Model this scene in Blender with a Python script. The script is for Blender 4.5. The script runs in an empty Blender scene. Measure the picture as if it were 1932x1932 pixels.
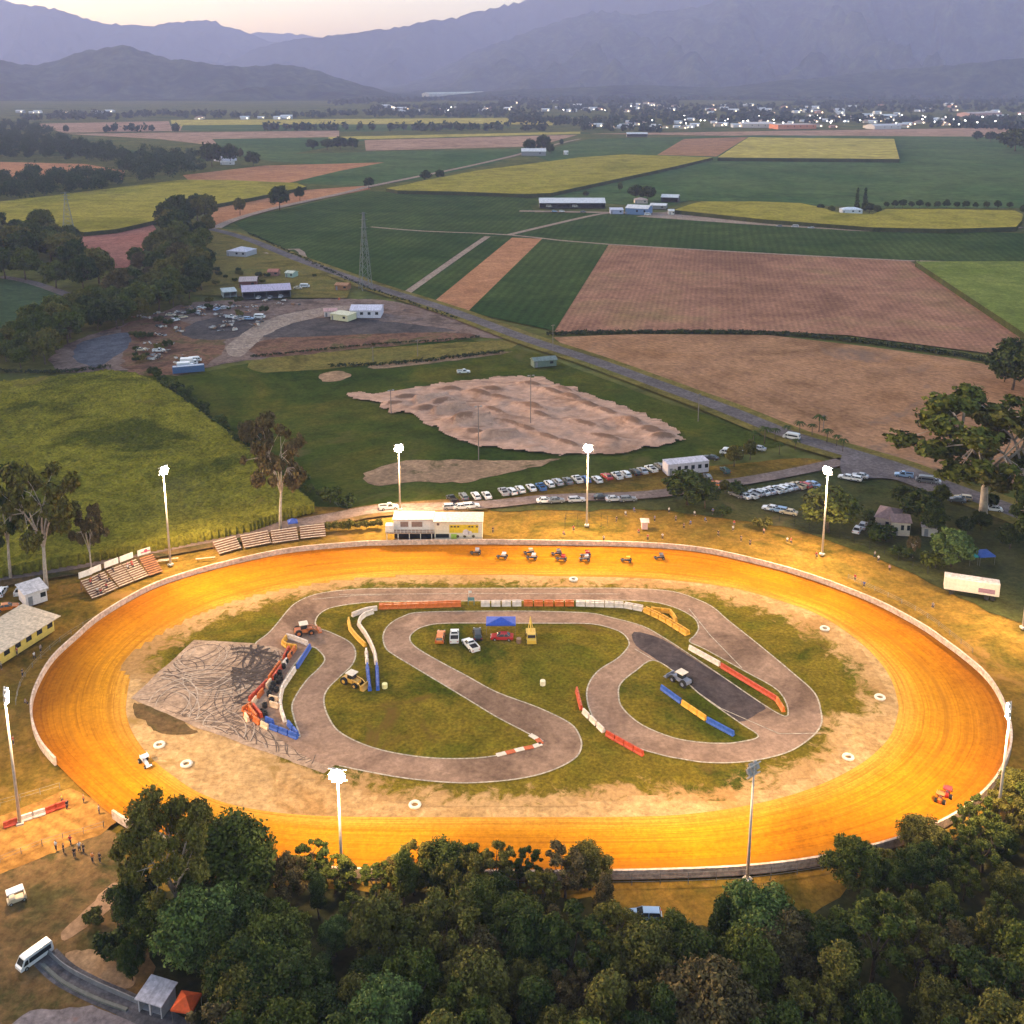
EXPO = 2.65; SKYS = 0.12; HAZEC = (.53, .59, 1.0, 1); HAZED = 9.5e-5; FLOOD = 12500
import bpy, bmesh, math, random
from mathutils import Vector, Matrix, noise
R = random.Random(7)
PI = math.pi
rad = math.radians
C = bpy.context.scene.collection
# ------------------------------------------------------------------ camera geometry
FP, CU, CV, VH, H = 1977.0, 966.0, 600.0, 140.0, 110.0      # focal, principal point, horizon (in 1932-px units), height
TH = math.atan((CV - VH) / FP)
CT, ST = math.cos(TH), math.sin(TH)
def ray(u, v):
    x = (u - CU) / FP; y = -(v - CV) / FP
    return Vector((x, CT + y * ST, -ST + y * CT))
def at(u, v, z=0.0):
    d = ray(u, v); t = (z - H) / d.z
    return Vector((d.x * t, d.y * t, z))
def hgt(u, v, vtop):
    p = at(u, v); d = ray(u, vtop)
    return H + d.z * p.y / d.y
def azc(p):                                                # metres -> px scale at a point
    return FP / (p.y * CT + (H - p.z) * ST)
# ------------------------------------------------------------------ tagging
def tag(o, label=None, cat=None, group=None, kind=None):
    if label: o['label'] = label
    if cat: o['category'] = cat
    if group: o['group'] = group
    if kind: o['kind'] = kind
    return o
def empty(name, loc, rz=0.0, label=None, cat=None, group=None, s=1.0):
    o = bpy.data.objects.new(name, None); C.objects.link(o)
    o.location = loc; o.rotation_euler = (0, 0, rz); o.scale = (s, s, s)
    o.empty_display_size = .2
    return tag(o, label, cat, group)
def copy_tree(o, parent=None):
    c = o.copy(); C.objects.link(c)
    if parent is not None:
        c.parent = parent
    for ch in list(KIDS.get(o.name, [])):
        n = copy_tree(ch, c)
        KIDS.setdefault(c.name, []).append(n)
    return c
KIDS = {}
ORD = ['first','second','third','fourth','fifth','sixth','seventh','eighth','ninth','tenth','eleventh','twelfth','thirteenth','fourteenth','fifteenth','sixteenth','seventeenth','eighteenth','nineteenth','twentieth','twenty-first','twenty-second','twenty-third','twenty-fourth','twenty-fifth','twenty-sixth','twenty-seventh','twenty-eighth','twenty-ninth','thirtieth']
def ordn(i):
    if i < 30: return ORD[i]
    n = i + 1
    return '%d%s' % (n, {1:'st',2:'nd',3:'rd'}.get(n % 10 if n % 100 not in (11,12,13) else 0, 'th'))
# ------------------------------------------------------------------ mesh builder
class MB:
    def __init__(s): s.v = []; s.f = []; s.m = []
    def add(s, vs, fs, m=0):
        b = len(s.v); s.v += [tuple(p) for p in vs]
        for f in fs: s.f.append(tuple(b + i for i in f)); s.m.append(m)
        return s
    def box(s, x0, x1, y0, y1, z0, z1, m=0, M=None, tx=0, ty=0):
        vs = [Vector(p) for p in ((x0,y0,z0),(x1,y0,z0),(x1,y1,z0),(x0,y1,z0),(x0+tx,y0+ty,z1),(x1-tx,y0+ty,z1),(x1-tx,y1-ty,z1),(x0+tx,y1-ty,z1))]
        if M: vs = [M @ p for p in vs]
        return s.add(vs, [(3,2,1,0),(4,5,6,7),(0,1,5,4),(1,2,6,5),(2,3,7,6),(3,0,4,7)], m)
    def quad(s, a, b, c, d, m=0): return s.add([a,b,c,d], [(0,1,2,3)], m)
    def tube(s, pts, rs, n=6, m=0, cap=True):
        pts = [Vector(p) for p in pts]
        if not isinstance(rs, (list, tuple)): rs = [rs] * len(pts)
        b = len(s.v); 
        for i, p in enumerate(pts):
            d = (pts[min(i+1, len(pts)-1)] - pts[max(i-1, 0)])
            if d.length < 1e-6: d = Vector((0,0,1))
            d.normalize()
            a = d.cross(Vector((0,0,1)) if abs(d.z) < .95 else Vector((1,0,0))).normalized(); c = d.cross(a)
            for k in range(n):
                t = 2*PI*k/n
                s.v.append(tuple(p + (a*math.cos(t) + c*math.sin(t)) * rs[i]))
        for i in range(len(pts)-1):
            for k in range(n):
                k2 = (k+1) % n
                s.f.append((b+i*n+k, b+i*n+k2, b+(i+1)*n+k2, b+(i+1)*n+k)); s.m.append(m)
        if cap:
            s.f.append(tuple(b+k for k in range(n))); s.m.append(m)
            s.f.append(tuple(b+(len(pts)-1)*n+k for k in reversed(range(n)))); s.m.append(m)
        return s
    def cyl(s, c, r, h, n=12, axis='z', m=0, r2=None):
        c = Vector(c); ax = {'x':Vector((1,0,0)),'y':Vector((0,1,0)),'z':Vector((0,0,1))}[axis]
        return s.tube([c, c + ax*h], [r, r if r2 is None else r2], n, m)
    def extr(s, prof, y0, y1, m=0, hw=None):
        # profile in xz, extruded along y; hw: per-point inset
        n = len(prof); hw = hw or [0]*n
        vs = [(x, y0+i_, z) for (x, z), i_ in zip(prof, hw)] + [(x, y1-i_, z) for (x, z), i_ in zip(prof, hw)]
        fs = [(i, (i+1) % n, n+(i+1) % n, n+i) for i in range(n)] + [tuple(reversed(range(n))), tuple(range(n, 2*n))]
        return s.add(vs, fs, m)
    def torus(s, c, R0, r0, n=14, k=6, m=0, axis='z'):
        b = len(s.v); c = Vector(c)
        for i in range(n):
            for j in range(k):
                a, t = 2*PI*i/n, 2*PI*j/k
                q = Vector(((R0+r0*math.cos(t))*math.cos(a), (R0+r0*math.cos(t))*math.sin(a), r0*math.sin(t)))
                if axis == 'y': q = Vector((q.x, q.z, q.y))
                s.v.append(tuple(c+q))
        for i in range(n):
            for j in range(k):
                s.f.append((b+i*k+j, b+((i+1)%n)*k+j, b+((i+1)%n)*k+(j+1)%k, b+i*k+(j+1)%k)); s.m.append(m)
        return s
    def build(s, name, mats, parent=None, smooth=False, fix=True, loc=None):
        me = bpy.data.meshes.new(name)
        me.from_pydata(s.v, [], s.f)
        mats = mats if isinstance(mats, (list, tuple)) else [mats]
        for m in mats: me.materials.append(m)
        if len(mats) > 1: me.polygons.foreach_set('material_index', s.m)
        if smooth: me.polygons.foreach_set('use_smooth', [True]*len(me.polygons))
        if fix:
            bm = bmesh.new(); bm.from_mesh(me); bmesh.ops.recalc_face_normals(bm, faces=bm.faces); bm.to_mesh(me); bm.free()
        me.update()
        o = bpy.data.objects.new(name, me); C.objects.link(o)
        if parent is not None:
            o.parent = parent; KIDS.setdefault(parent.name, []).append(o)
        if loc is not None: o.location = loc
        return o
def bevel(o, w, seg=1, ang=30):
    bm = bmesh.new(); bm.from_mesh(o.data)
    es = [e for e in bm.edges if len(e.link_faces) == 2 and e.calc_face_angle(0) > rad(ang)]
    bmesh.ops.bevel(bm, geom=es, offset=w, segments=seg, affect='EDGES', clamp_overlap=True)
    bm.to_mesh(o.data); bm.free(); return o
# ------------------------------------------------------------------ materials
MC = {}
def nodes(m):
    m.use_nodes = True; nt = m.node_tree
    return nt, nt.nodes, nt.links, nt.nodes['Principled BSDF']
def ramp(nt, fac, stops):
    r = nt.nodes.new('ShaderNodeValToRGB'); e = r.color_ramp.elements
    e[0].position, e[0].color = stops[0][0], (*stops[0][1], 1)
    e[1].position, e[1].color = stops[-1][0], (*stops[-1][1], 1)
    for p, c in stops[1:-1]:
        n = e.new(p); n.color = (*c, 1)
    nt.links.new(fac, r.inputs[0]); return r.outputs[0]
def noi(nt, vec, scale, detail=4, rough=.6, dist=0.0):
    n = nt.nodes.new('ShaderNodeTexNoise'); n.inputs['Scale'].default_value = scale
    n.inputs['Detail'].default_value = detail; n.inputs['Roughness'].default_value = rough; n.inputs['Distortion'].default_value = dist
    if vec is not None: nt.links.new(vec, n.inputs['Vector'])
    return n.outputs['Fac']
def mixc(nt, f, a, b, mode='MIX'):
    m = nt.nodes.new('ShaderNodeMix'); m.data_type = 'RGBA'; m.blend_type = mode
    for i, x in ((0, f), (6, a), (7, b)):
        if hasattr(x, 'is_output') or isinstance(x, bpy.types.NodeSocket): nt.links.new(x, m.inputs[i])
        elif i == 0: m.inputs[0].default_value = x
        else: m.inputs[i].default_value = (*x, 1)
    return m.outputs[2]
def geo(nt, obj=False, uv=False):
    if uv: return nt.nodes.new('ShaderNodeUVMap').outputs[0]
    if obj: return nt.nodes.new('ShaderNodeTexCoord').outputs['Object']
    return nt.nodes.new('ShaderNodeNewGeometry').outputs['Position']
def mapping(nt, vec, scale=(1,1,1), rot=0.0):
    m = nt.nodes.new('ShaderNodeMapping'); m.inputs['Scale'].default_value = scale; m.inputs['Rotation'].default_value = (0,0,rot)
    nt.links.new(vec, m.inputs['Vector']); return m.outputs[0]
def bump(nt, b, h, strength, dist):
    n = nt.nodes.new('ShaderNodeBump'); n.inputs['Strength'].default_value = strength; n.inputs['Distance'].default_value = dist
    nt.links.new(h, n.inputs['Height']); nt.links.new(n.outputs[0], b.inputs['Normal'])
def plain(name, col, rough=.6, metal=0.0, var=.12, spec=.3):
    if name in MC: return MC[name]
    m = bpy.data.materials.new(name); nt, N, L, b = nodes(m)
    g = geo(nt, obj=True); f = noi(nt, g, 1.7, 4)
    c2 = tuple(max(0, x*(1-var*2)) for x in col); c1 = tuple(min(1, x*(1+var)) for x in col)
    L.new(ramp(nt, f, [(.3, c2), (.7, c1)]), b.inputs['Base Color'])
    b.inputs['Roughness'].default_value = rough; b.inputs['Metallic'].default_value = metal
    b.inputs['Specular IOR Level'].default_value = spec
    MC[name] = m; return m
def emis(name, col, st):
    if name in MC: return MC[name]
    m = bpy.data.materials.new(name); nt, N, L, b = nodes(m)
    b.inputs['Base Color'].default_value = (*col, 1); b.inputs['Emission Color'].default_value = (*col, 1); b.inputs['Emission Strength'].default_value = st
    MC[name] = m; return m
def field(name, c1, c2, scale=.05, c3=None, rows=None, fine=1.2, fineamt=.35, bmp=0.0, patch=None):
    """ground cover: large noise patches between c1/c2, fine grain, optional rows=(angle_deg, spacing_m, amount)"""
    if name in MC: return MC[name]
    m = bpy.data.materials.new(name); nt, N, L, b = nodes(m); g = geo(nt)
    st = [(.36, c1), (.62, c2)] if c3 is None else [(.36, c1), (.5, c2), (.64, c3)]
    col = ramp(nt, noi(nt, g, scale, 7, .68, .6), st)
    col = mixc(nt, .55, col, ramp(nt, noi(nt, g, scale*5, 6, .7, .4), [(.36, (.62,.62,.62)), (.64, (1.35,1.35,1.35))]), 'MULTIPLY')
    col = mixc(nt, fineamt, col, ramp(nt, noi(nt, g, fine, 5, .7), [(.34, (.12,.12,.12)), (.50, (.9,.9,.9)), (.66, (1.7,1.7,1.7))]), 'MULTIPLY')
    if rows:
        w = N.new('ShaderNodeTexWave'); w.inputs['Scale'].default_value = 2*PI/ (20*rows[1]) ; w.inputs['Distortion'].default_value = 0; w.inputs['Detail'].default_value = 0
        L.new(mapping(nt, g, rot=rad(rows[0])), w.inputs['Vector'])
        col = mixc(nt, rows[2], col, ramp(nt, w.outputs['Fac'], [(.2, (.5,.5,.5)), (.8, (1.25,1.25,1.25))]), 'MULTIPLY')
    if patch:
        col = mixc(nt, ramp(nt, noi(nt, g, patch[1], 5, .65, 1.0), [(patch[2], (0,0,0)), (patch[2]+.1, (1,1,1))]), col, patch[0])
    L.new(col, b.inputs['Base Color']); b.inputs['Roughness'].default_value = 1.0; b.inputs['Specular IOR Level'].default_value = 0.0
    if bmp: bump(nt, b, noi(nt, g, fine*1.5, 4, .7), .8, bmp)
    MC[name] = m; return m
def leafmat(name, c1, c2, c3=None, hue=.35):
    if name in MC: return MC[name]
    m = bpy.data.materials.new(name); nt, N, L, b = nodes(m); g = geo(nt, obj=True)
    st = [(.32, c1), (.66, c2)] if c3 is None else [(.3, c1), (.5, c2), (.7, c3)]
    col = ramp(nt, noi(nt, g, .45, 5, .7), st)
    col = mixc(nt, .7, col, ramp(nt, noi(nt, g, 2.6, 3, .7), [(.36, (.35,.4,.4)), (.64, (1.8,1.7,1.4))]), 'MULTIPLY')
    oi = N.new('ShaderNodeObjectInfo')
    col = mixc(nt, hue, col, ramp(nt, oi.outputs['Random'], [(0, (.55,.75,.6)), (.5, (1,1,1)), (1, (1.45,1.3,.9))]), 'MULTIPLY')
    L.new(col, b.inputs['Base Color']); b.inputs['Roughness'].default_value = .8; b.inputs['Specular IOR Level'].default_value = .06
    MC[name] = m; return m
# ------------------------------------------------------------------ polygons
def cat(pts, n=6, closed=True):
    out = []; N = len(pts)
    rng = range(N if closed else N-1)
    for i in rng:
        g = lambda k: Vector(pts[k % N]) if closed else Vector(pts[max(0, min(N-1, k))])
        p0, p1, p2, p3 = g(i-1), g(i), g(i+1), g(i+2)
        for j in range(n):
            t = j/n
            out.append(tuple(.5*((2*p1)+(-p0+p2)*t+(2*p0-5*p1+4*p2-p3)*t*t+(-p0+3*p1-3*p2+p3)*t**3)))
    if not closed: out.append(tuple(pts[-1]))
    return out
def jag(pts, amp, step):
    """subdivide a world-space outline and roughen it"""
    out = []
    for a, b in zip(pts, pts[1:]+pts[:1]):
        a = Vector(a); b = Vector(b); L_ = (b-a).length; k = max(1, int(L_/step))
        for j in range(k):
            p = a.lerp(b, j/k); q = noise.noise_vector(Vector((p.x*.21, p.y*.21, 3.3)))*1.6 + noise.noise_vector(Vector((p.x*.9, p.y*.9, 7.7)))
            out.append(Vector((p.x+q.x*amp, p.y+q.y*amp, p.z)))
    return out
def world(pts, z=0.0): return [at(u, v, z) for u, v in pts]
def sheet(name, wpts, mat, z=None, side=0.0, kind='structure', label=None, catg=None):
    """flat polygon; side>0 gives it a skirt (a crop standing that high)"""
    if z is not None: wpts = [Vector((p[0], p[1], z)) for p in wpts]
    bm = bmesh.new(); vs = [bm.verts.new(p) for p in wpts]
    f = bm.faces.new(vs); f.normal_update()
    if f.normal.z < 0: f.normal_flip()
    if side:
        lo = [bm.verts.new((p[0], p[1], p[2]-side)) for p in wpts]
        n = len(vs)
        for i in range(n): bm.faces.new((vs[i], vs[(i+1) % n], lo[(i+1) % n], lo[i]))
    bmesh.ops.triangulate(bm, faces=[f])
    me = bpy.data.meshes.new(name); bm.to_mesh(me); bm.free()
    if isinstance(mat, (list, tuple)):
        for m in mat: me.materials.append(m)
        for p in me.polygons: p.material_index = 0 if abs(p.normal.z) > .5 else 1
    else: me.materials.append(mat)
    o = bpy.data.objects.new(name, me); C.objects.link(o)
    return tag(o, label, catg, None, kind)
def pinside(x, y, poly):
    c = False; j = len(poly)-1
    for i in range(len(poly)):
        xi, yi = poly[i][0], poly[i][1]; xj, yj = poly[j][0], poly[j][1]
        if (yi > y) != (yj > y) and x < (xj-xi)*(y-yi)/(yj-yi)+xi: c = not c
        j = i
    return c
def gridfill(name, wpoly, step, zf, mat, kind='structure', smooth=True, sy=None, skirt=False):
    xs = [p[0] for p in wpoly]; ys = [p[1] for p in wpoly]; x0, y0 = min(xs), min(ys); sy = sy or step
    nx = int((max(xs)-x0)/step)+2; ny = int((max(ys)-y0)/sy)+2
    idx = {}; V = []; F = []
    def vi(i, j):
        if (i, j) not in idx:
            x = x0+i*step; y = y0+j*sy; idx[(i, j)] = len(V); V.append((x, y, zf(x, y)))
        return idx[(i, j)]
    cells = set()
    for i in range(nx):
        for j in range(ny):
            if pinside(x0+(i+.5)*step, y0+(j+.5)*sy, wpoly):
                cells.add((i, j)); F.append((vi(i,j), vi(i+1,j), vi(i+1,j+1), vi(i,j+1)))
    if skirt:
        for (i, j) in cells:
            for (di, dj, a, b) in ((0,-1,(i,j),(i+1,j)),(1,0,(i+1,j),(i+1,j+1)),(0,1,(i+1,j+1),(i,j+1)),(-1,0,(i,j+1),(i,j))):
                if (i+di, j+dj) not in cells:
                    A, B = idx[a], idx[b]; k = len(V); pa, pb = V[A], V[B]
                    V.append((pa[0], pa[1], 0)); V.append((pb[0], pb[1], 0)); F.append((B, A, k, k+1))
    me = bpy.data.meshes.new(name); me.from_pydata(V, [], F); me.materials.append(mat) if mat else None
    if smooth: me.polygons.foreach_set('use_smooth', [True]*len(F))
    o = bpy.data.objects.new(name, me); C.objects.link(o); return tag(o, kind=kind)
def strip(name, wpts, width, mat, z, kind='structure', closed=False):
    """ribbon of constant or varying width along a world polyline"""
    n = len(wpts); V = []; F = []
    for i, p in enumerate(wpts):
        a = Vector(wpts[(i-1) % n] if closed else wpts[max(i-1, 0)]); b = Vector(wpts[(i+1) % n] if closed else wpts[min(i+1, n-1)])
        d = (b-a); d.z = 0; d.normalize(); q = Vector((-d.y, d.x, 0)) * (width/2)
        V += [(p[0]+q.x, p[1]+q.y, z), (p[0]-q.x, p[1]-q.y, z)]
    for i in range(n if closed else n-1):
        j = (i+1) % n; F.append((2*i, 2*i+1, 2*j+1, 2*j))
    me = bpy.data.meshes.new(name); me.from_pydata(V, [], F); me.materials.append(mat); me.update()
    o = bpy.data.objects.new(name, me); C.objects.link(o)
    if kind: tag(o, kind=kind)
    return o
def resample(pts, step, closed=False):
    pts = [Vector(p) for p in pts]
    if closed: pts = pts + [pts[0]]
    L_ = [0]
    for a, b in zip(pts, pts[1:]): L_.append(L_[-1]+(b-a).length)
    n = max(1, round(L_[-1]/step)); out = []; k = 0
    for i in range(n + (0 if closed else 1)):
        s = L_[-1]*i/n
        while k < len(pts)-2 and L_[k+1] < s: k += 1
        seg = L_[k+1]-L_[k]; out.append(pts[k].lerp(pts[k+1], (s-L_[k])/seg if seg > 0 else 0))
    return out

def rowang(a, b):
    p, q = at(*a), at(*b); d = q-p; return math.degrees(math.atan2(d.x, d.y))
# ================================================================== camera, world, lights
cam = bpy.data.cameras.new('camera'); co = bpy.data.objects.new('camera', cam); C.objects.link(co)
co.location = (0, 0, H); co.rotation_euler = (PI/2 - TH, 0, 0)
cam.sensor_width = 36; cam.lens = 36*FP/1932; cam.shift_y = -(966-CV)/1932; cam.clip_end = 60000; cam.clip_start = .5
bpy.context.scene.camera = co
sc = bpy.context.scene
sc.view_settings.view_transform = 'Standard'; sc.view_settings.look = 'None'; sc.view_settings.exposure = EXPO; sc.view_settings.gamma = 1
sc.render.use_persistent_data = False
sc.cycles.max_bounces = 4; sc.cycles.diffuse_bounces = 2; sc.cycles.glossy_bounces = 2; sc.cycles.transmission_bounces = 2; sc.cycles.volume_bounces = 1
sc.cycles.use_denoising = True
W_ = bpy.data.worlds.new('World'); sc.world = W_; W_.use_nodes = True
wn = W_.node_tree; sky = wn.nodes.new('ShaderNodeTexSky'); sky.sky_type = 'NISHITA'; sky.sun_disc = False
SUN_EL, SUN_AZ = 7.0, -66.0                                      # degrees; azimuth from +Y towards -X
sky.sun_elevation = rad(SUN_EL); sky.sun_rotation = rad(SUN_AZ); sky.dust_density = 3.0; sky.air_density = 1.0; sky.ozone_density = 0.6; sky.altitude = 50
wn.links.new(sky.outputs[0], wn.nodes['Background'].inputs[0]); wn.nodes['Background'].inputs[1].default_value = SKYS
sl = bpy.data.lights.new('sun', 'SUN'); sl.energy = 0.8; sl.angle = rad(12); sl.color = (1, .8, .66)
so = bpy.data.objects.new('sun', sl); C.objects.link(so)
sd = Vector((math.sin(rad(SUN_AZ))*math.cos(rad(SUN_EL)), math.cos(rad(SUN_AZ))*math.cos(rad(SUN_EL)), math.sin(rad(SUN_EL))))
so.rotation_euler = sd.to_track_quat('Z', 'Y').to_euler()
# ================================================================== haze
hz = MB().box(-15000, 15000, -1200, 14500, -1.5, 1700).build('haze', [])
hm = bpy.data.materials.new('haze_air'); hm.use_nodes = True; hn = hm.node_tree
for n in list(hn.nodes):
    if n.type != 'OUTPUT_MATERIAL': hn.nodes.remove(n)
pv = hn.nodes.new('ShaderNodeVolumePrincipled'); pv.inputs['Color'].default_value = HAZEC; pv.inputs['Density'].default_value = HAZED; pv.inputs['Anisotropy'].default_value = .1
hn.links.new(pv.outputs[0], [n for n in hn.nodes if n.type == 'OUTPUT_MATERIAL'][0].inputs['Volume'])
hz.data.materials.append(hm); tag(hz, 'thin blue evening haze filling the valley', kind='stuff')
# ================================================================== materials of the ground
GR = (.045, .085, .022); GRD = (.022, .05, .018)
M_base = field('farmland', (.045,.070,.018), (.11,.105,.03), .006, (.075,.085,.022), fine=.12)
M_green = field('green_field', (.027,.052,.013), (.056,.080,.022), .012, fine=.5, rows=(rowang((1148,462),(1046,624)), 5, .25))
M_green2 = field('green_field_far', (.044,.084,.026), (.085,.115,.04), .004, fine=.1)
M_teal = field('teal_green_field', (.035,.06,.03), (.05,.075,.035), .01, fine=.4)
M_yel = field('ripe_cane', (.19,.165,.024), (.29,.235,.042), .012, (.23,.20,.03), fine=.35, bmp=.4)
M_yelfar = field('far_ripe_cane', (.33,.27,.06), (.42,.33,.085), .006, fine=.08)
M_caneside = field('cane_stalks', (.035,.042,.014), (.06,.065,.02), .1, fine=2)
M_mauve = field('ploughed_soil', (.21,.105,.065), (.29,.145,.092), .012, (.25,.15,.075), fine=.5, rows=(rowang((1148,462),(1046,624)), 2.6, .2))
M_mauve2 = field('ploughed_reddish_soil', (.21,.11,.055), (.33,.175,.095), .014, (.27,.135,.065), fine=.5, rows=(rowang((1274,720),(1600,850)), 2.4, .12), patch=((.15,.11,.09), .012, .58))
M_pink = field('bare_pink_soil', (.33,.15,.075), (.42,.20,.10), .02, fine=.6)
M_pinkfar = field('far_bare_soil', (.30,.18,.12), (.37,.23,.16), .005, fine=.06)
M_red = field('red_soil', (.28,.115,.085), (.34,.15,.11), .03, fine=.5)
M_olive = field('dry_olive_grass', (.085,.075,.02), (.17,.13,.035), .03, (.12,.11,.03), fine=.8)
M_paddock = field('mown_grass', (.026,.044,.007), (.052,.066,.010), .018, (.095,.085,.014), fine=1.0, patch=((.10,.085,.03), .02, .60))
M_verge = field('track_verge_grass', (.07,.06,.010), (.20,.115,.022), .05, (.12,.085,.016), fine=1.2, patch=((.24,.13,.04), .07, .58))
M_park = field('carpark_grass', (.04,.05,.016), (.08,.075,.025), .05, fine=1.2, patch=((.13,.095,.05), .05, .62))
M_yard = field('yard_dirt', (.10,.07,.055), (.21,.145,.12), .05, (.15,.095,.07), fine=.9, patch=((.08,.065,.06), .05, .58))
M_yardd = field('yard_brown_earth', (.09,.052,.035), (.19,.10,.065), .08, (.10,.085,.035), fine=.9)
M_gravel = field('dark_gravel', (.06,.052,.05), (.11,.09,.085), .08, fine=1.2)
M_bgravel = field('blue_grey_gravel', (.085,.085,.10), (.12,.115,.13), .05, fine=1.2)
M_dirtpath = field('dirt_path', (.25,.18,.14), (.33,.25,.20), .1, fine=1.0)
M_asph = field('road_asphalt', (.10,.085,.085), (.155,.13,.13), .05, fine=1.0)
M_bmx = field('motocross_dirt', (.38,.22,.145), (.50,.30,.21), .05, (.44,.26,.18), fine=.8, patch=((.24,.135,.085), .06, .62), bmp=.1, fineamt=.12)
M_tan = field('tan_dirt', (.24,.15,.09), (.36,.22,.13), .06, fine=.8, patch=((.09,.075,.03), .07, .56))
M_sand = field('infield_sand', (.36,.20,.075), (.50,.31,.14), .05, (.43,.255,.105), fine=1.0, patch=((.30,.18,.06), .09, .58))
M_infield = field('infield_grass', (.055,.065,.006), (.17,.12,.014), .045, (.10,.095,.009), fine=1.6, fineamt=.5, patch=((.13,.075,.018), .06, .60))
M_pad = field('burnout_pad', (.33,.22,.15), (.47,.33,.23), .06, fine=1.2)
M_kart = field('kart_asphalt', (.175,.11,.075), (.33,.21,.145), .035, (.24,.15,.105), fine=1.2, fineamt=.25)
M_kartd = field('resurfaced_asphalt', (.055,.045,.045), (.10,.075,.07), .06, fine=1.2, fineamt=.25)
M_line = plain('edge_line_paint', (.50,.42,.32), .8, var=.3)
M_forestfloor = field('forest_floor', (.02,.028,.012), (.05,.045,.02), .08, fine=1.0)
M_brownverge = field('trampled_ground', (.035,.045,.014), (.15,.09,.04), .07, (.065,.055,.022), fine=1.0)
M_clayroad = field('clay_access_road', (.22,.11,.03), (.34,.17,.045), .08, fine=.9, rows=(-60, 2.2, .25))
# skid marks on the burnout pad and on the kart asphalt
def skid(m, amount, scale, dark, lo=.50):
    nt, N, L, b = nodes(m); src = b.inputs['Base Color'].links[0].from_socket; g = geo(nt)
    f = noi(nt, g, scale, 2, .5, 3.5)
    w = N.new('ShaderNodeMath'); w.operation = 'PINGPONG'; w.inputs[1].default_value = .035; L.new(f, w.inputs[0])
    msk = ramp(nt, w.outputs[0], [(.0, (1,1,1)), (.009, (1,1,1)), (.016, (0,0,0)), (1, (0,0,0))])
    pm = ramp(nt, noi(nt, g, .05, 3), [(lo, (0,0,0)), (lo+.14, (amount,)*3)])
    mm = N.new('ShaderNodeMath'); mm.operation = 'MULTIPLY'; L.new(msk, mm.inputs[0]); L.new(pm, mm.inputs[1])
    L.new(mixc(nt, mm.outputs[0], src, dark), b.inputs['Base Color'])

# ================================================================== far ground and fields (painted stack, rising a little each)
gp = [(-16000,-1100,0),(16000,-1100,0),(16000,14400,0),(-16000,14400,0)]
sheet('ground', [Vector(p)*.93 for p in gp], M_base, -.6)
# near zones: every level a few cm above the last
NF = [0]
def lay(name, pts, mat, smooth=0, jg=0, z=None, stepj=1.5):
    NF[0] += 1
    p = cat(pts, smooth) if smooth else list(pts)
    w = world(p)
    if jg: w = jag(w, jg, stepj)
    return sheet(name, w, mat, z if z is not None else -.5 + NF[0]*.012)
def far(name, pts, mat, z): return sheet(name, world(pts), mat, z)
# --- far fields, heights .05 apart (1-4 km away)
farz = -.45
def F(name, pts, mat):
    global farz
    farz += .02; return far(name, pts, mat, farz)
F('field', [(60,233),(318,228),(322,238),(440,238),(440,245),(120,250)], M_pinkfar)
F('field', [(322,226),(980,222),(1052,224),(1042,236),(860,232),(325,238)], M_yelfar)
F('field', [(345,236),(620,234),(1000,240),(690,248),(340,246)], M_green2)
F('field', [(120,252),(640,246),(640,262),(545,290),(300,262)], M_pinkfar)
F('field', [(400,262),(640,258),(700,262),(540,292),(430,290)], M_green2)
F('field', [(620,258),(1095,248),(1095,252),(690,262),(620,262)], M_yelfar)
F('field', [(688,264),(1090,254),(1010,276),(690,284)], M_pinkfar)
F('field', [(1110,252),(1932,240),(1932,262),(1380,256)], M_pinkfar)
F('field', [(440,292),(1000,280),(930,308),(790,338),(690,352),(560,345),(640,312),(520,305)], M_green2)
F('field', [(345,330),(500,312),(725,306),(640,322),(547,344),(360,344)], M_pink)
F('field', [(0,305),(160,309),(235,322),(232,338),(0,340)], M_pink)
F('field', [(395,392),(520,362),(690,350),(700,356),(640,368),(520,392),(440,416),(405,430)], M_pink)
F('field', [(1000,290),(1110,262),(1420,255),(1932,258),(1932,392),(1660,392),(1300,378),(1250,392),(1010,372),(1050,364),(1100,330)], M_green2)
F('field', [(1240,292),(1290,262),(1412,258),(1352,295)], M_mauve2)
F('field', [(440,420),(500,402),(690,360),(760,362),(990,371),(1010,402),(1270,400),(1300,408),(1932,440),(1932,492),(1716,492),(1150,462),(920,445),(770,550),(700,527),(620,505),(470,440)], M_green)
F('field', [(1265,398),(1290,404),(1500,420),(1610,428),(1560,432),(1400,422),(1200,408)], M_dirtpath)
F('field', [(920,446),(966,448),(812,574),(768,552)], M_green)
F('field', [(966,448),(1023,450),(882,588),(812,574)], M_pink)
F('field', [(1023,450),(1148,462),(1046,624),(882,588)], M_green)
F('field', [(1148,462),(1716,492),(1935,625),(1935,672),(1880,668),(1600,632),(1450,624),(1200,624),(1046,626)], M_mauve)
F('field', [(1044,636),(1200,630),(1450,632),(1640,654),(1800,676),(1885,692),(1990,740),(1990,930),(1760,885),(1690,862),(1600,846),(1450,786),(1200,700),(1064,652)], M_mauve2)
F('field', [(0,522),(60,535),(135,560),(130,590),(60,620),(0,648)], M_teal)
F('field', [(150,446),(280,412),(300,440),(262,482),(240,505),(188,506),(160,478)], M_red)
F('field', [(366,446),(400,436),(470,452),(560,492),(662,542),(655,562),(560,562),(365,556)], M_olive)
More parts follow.
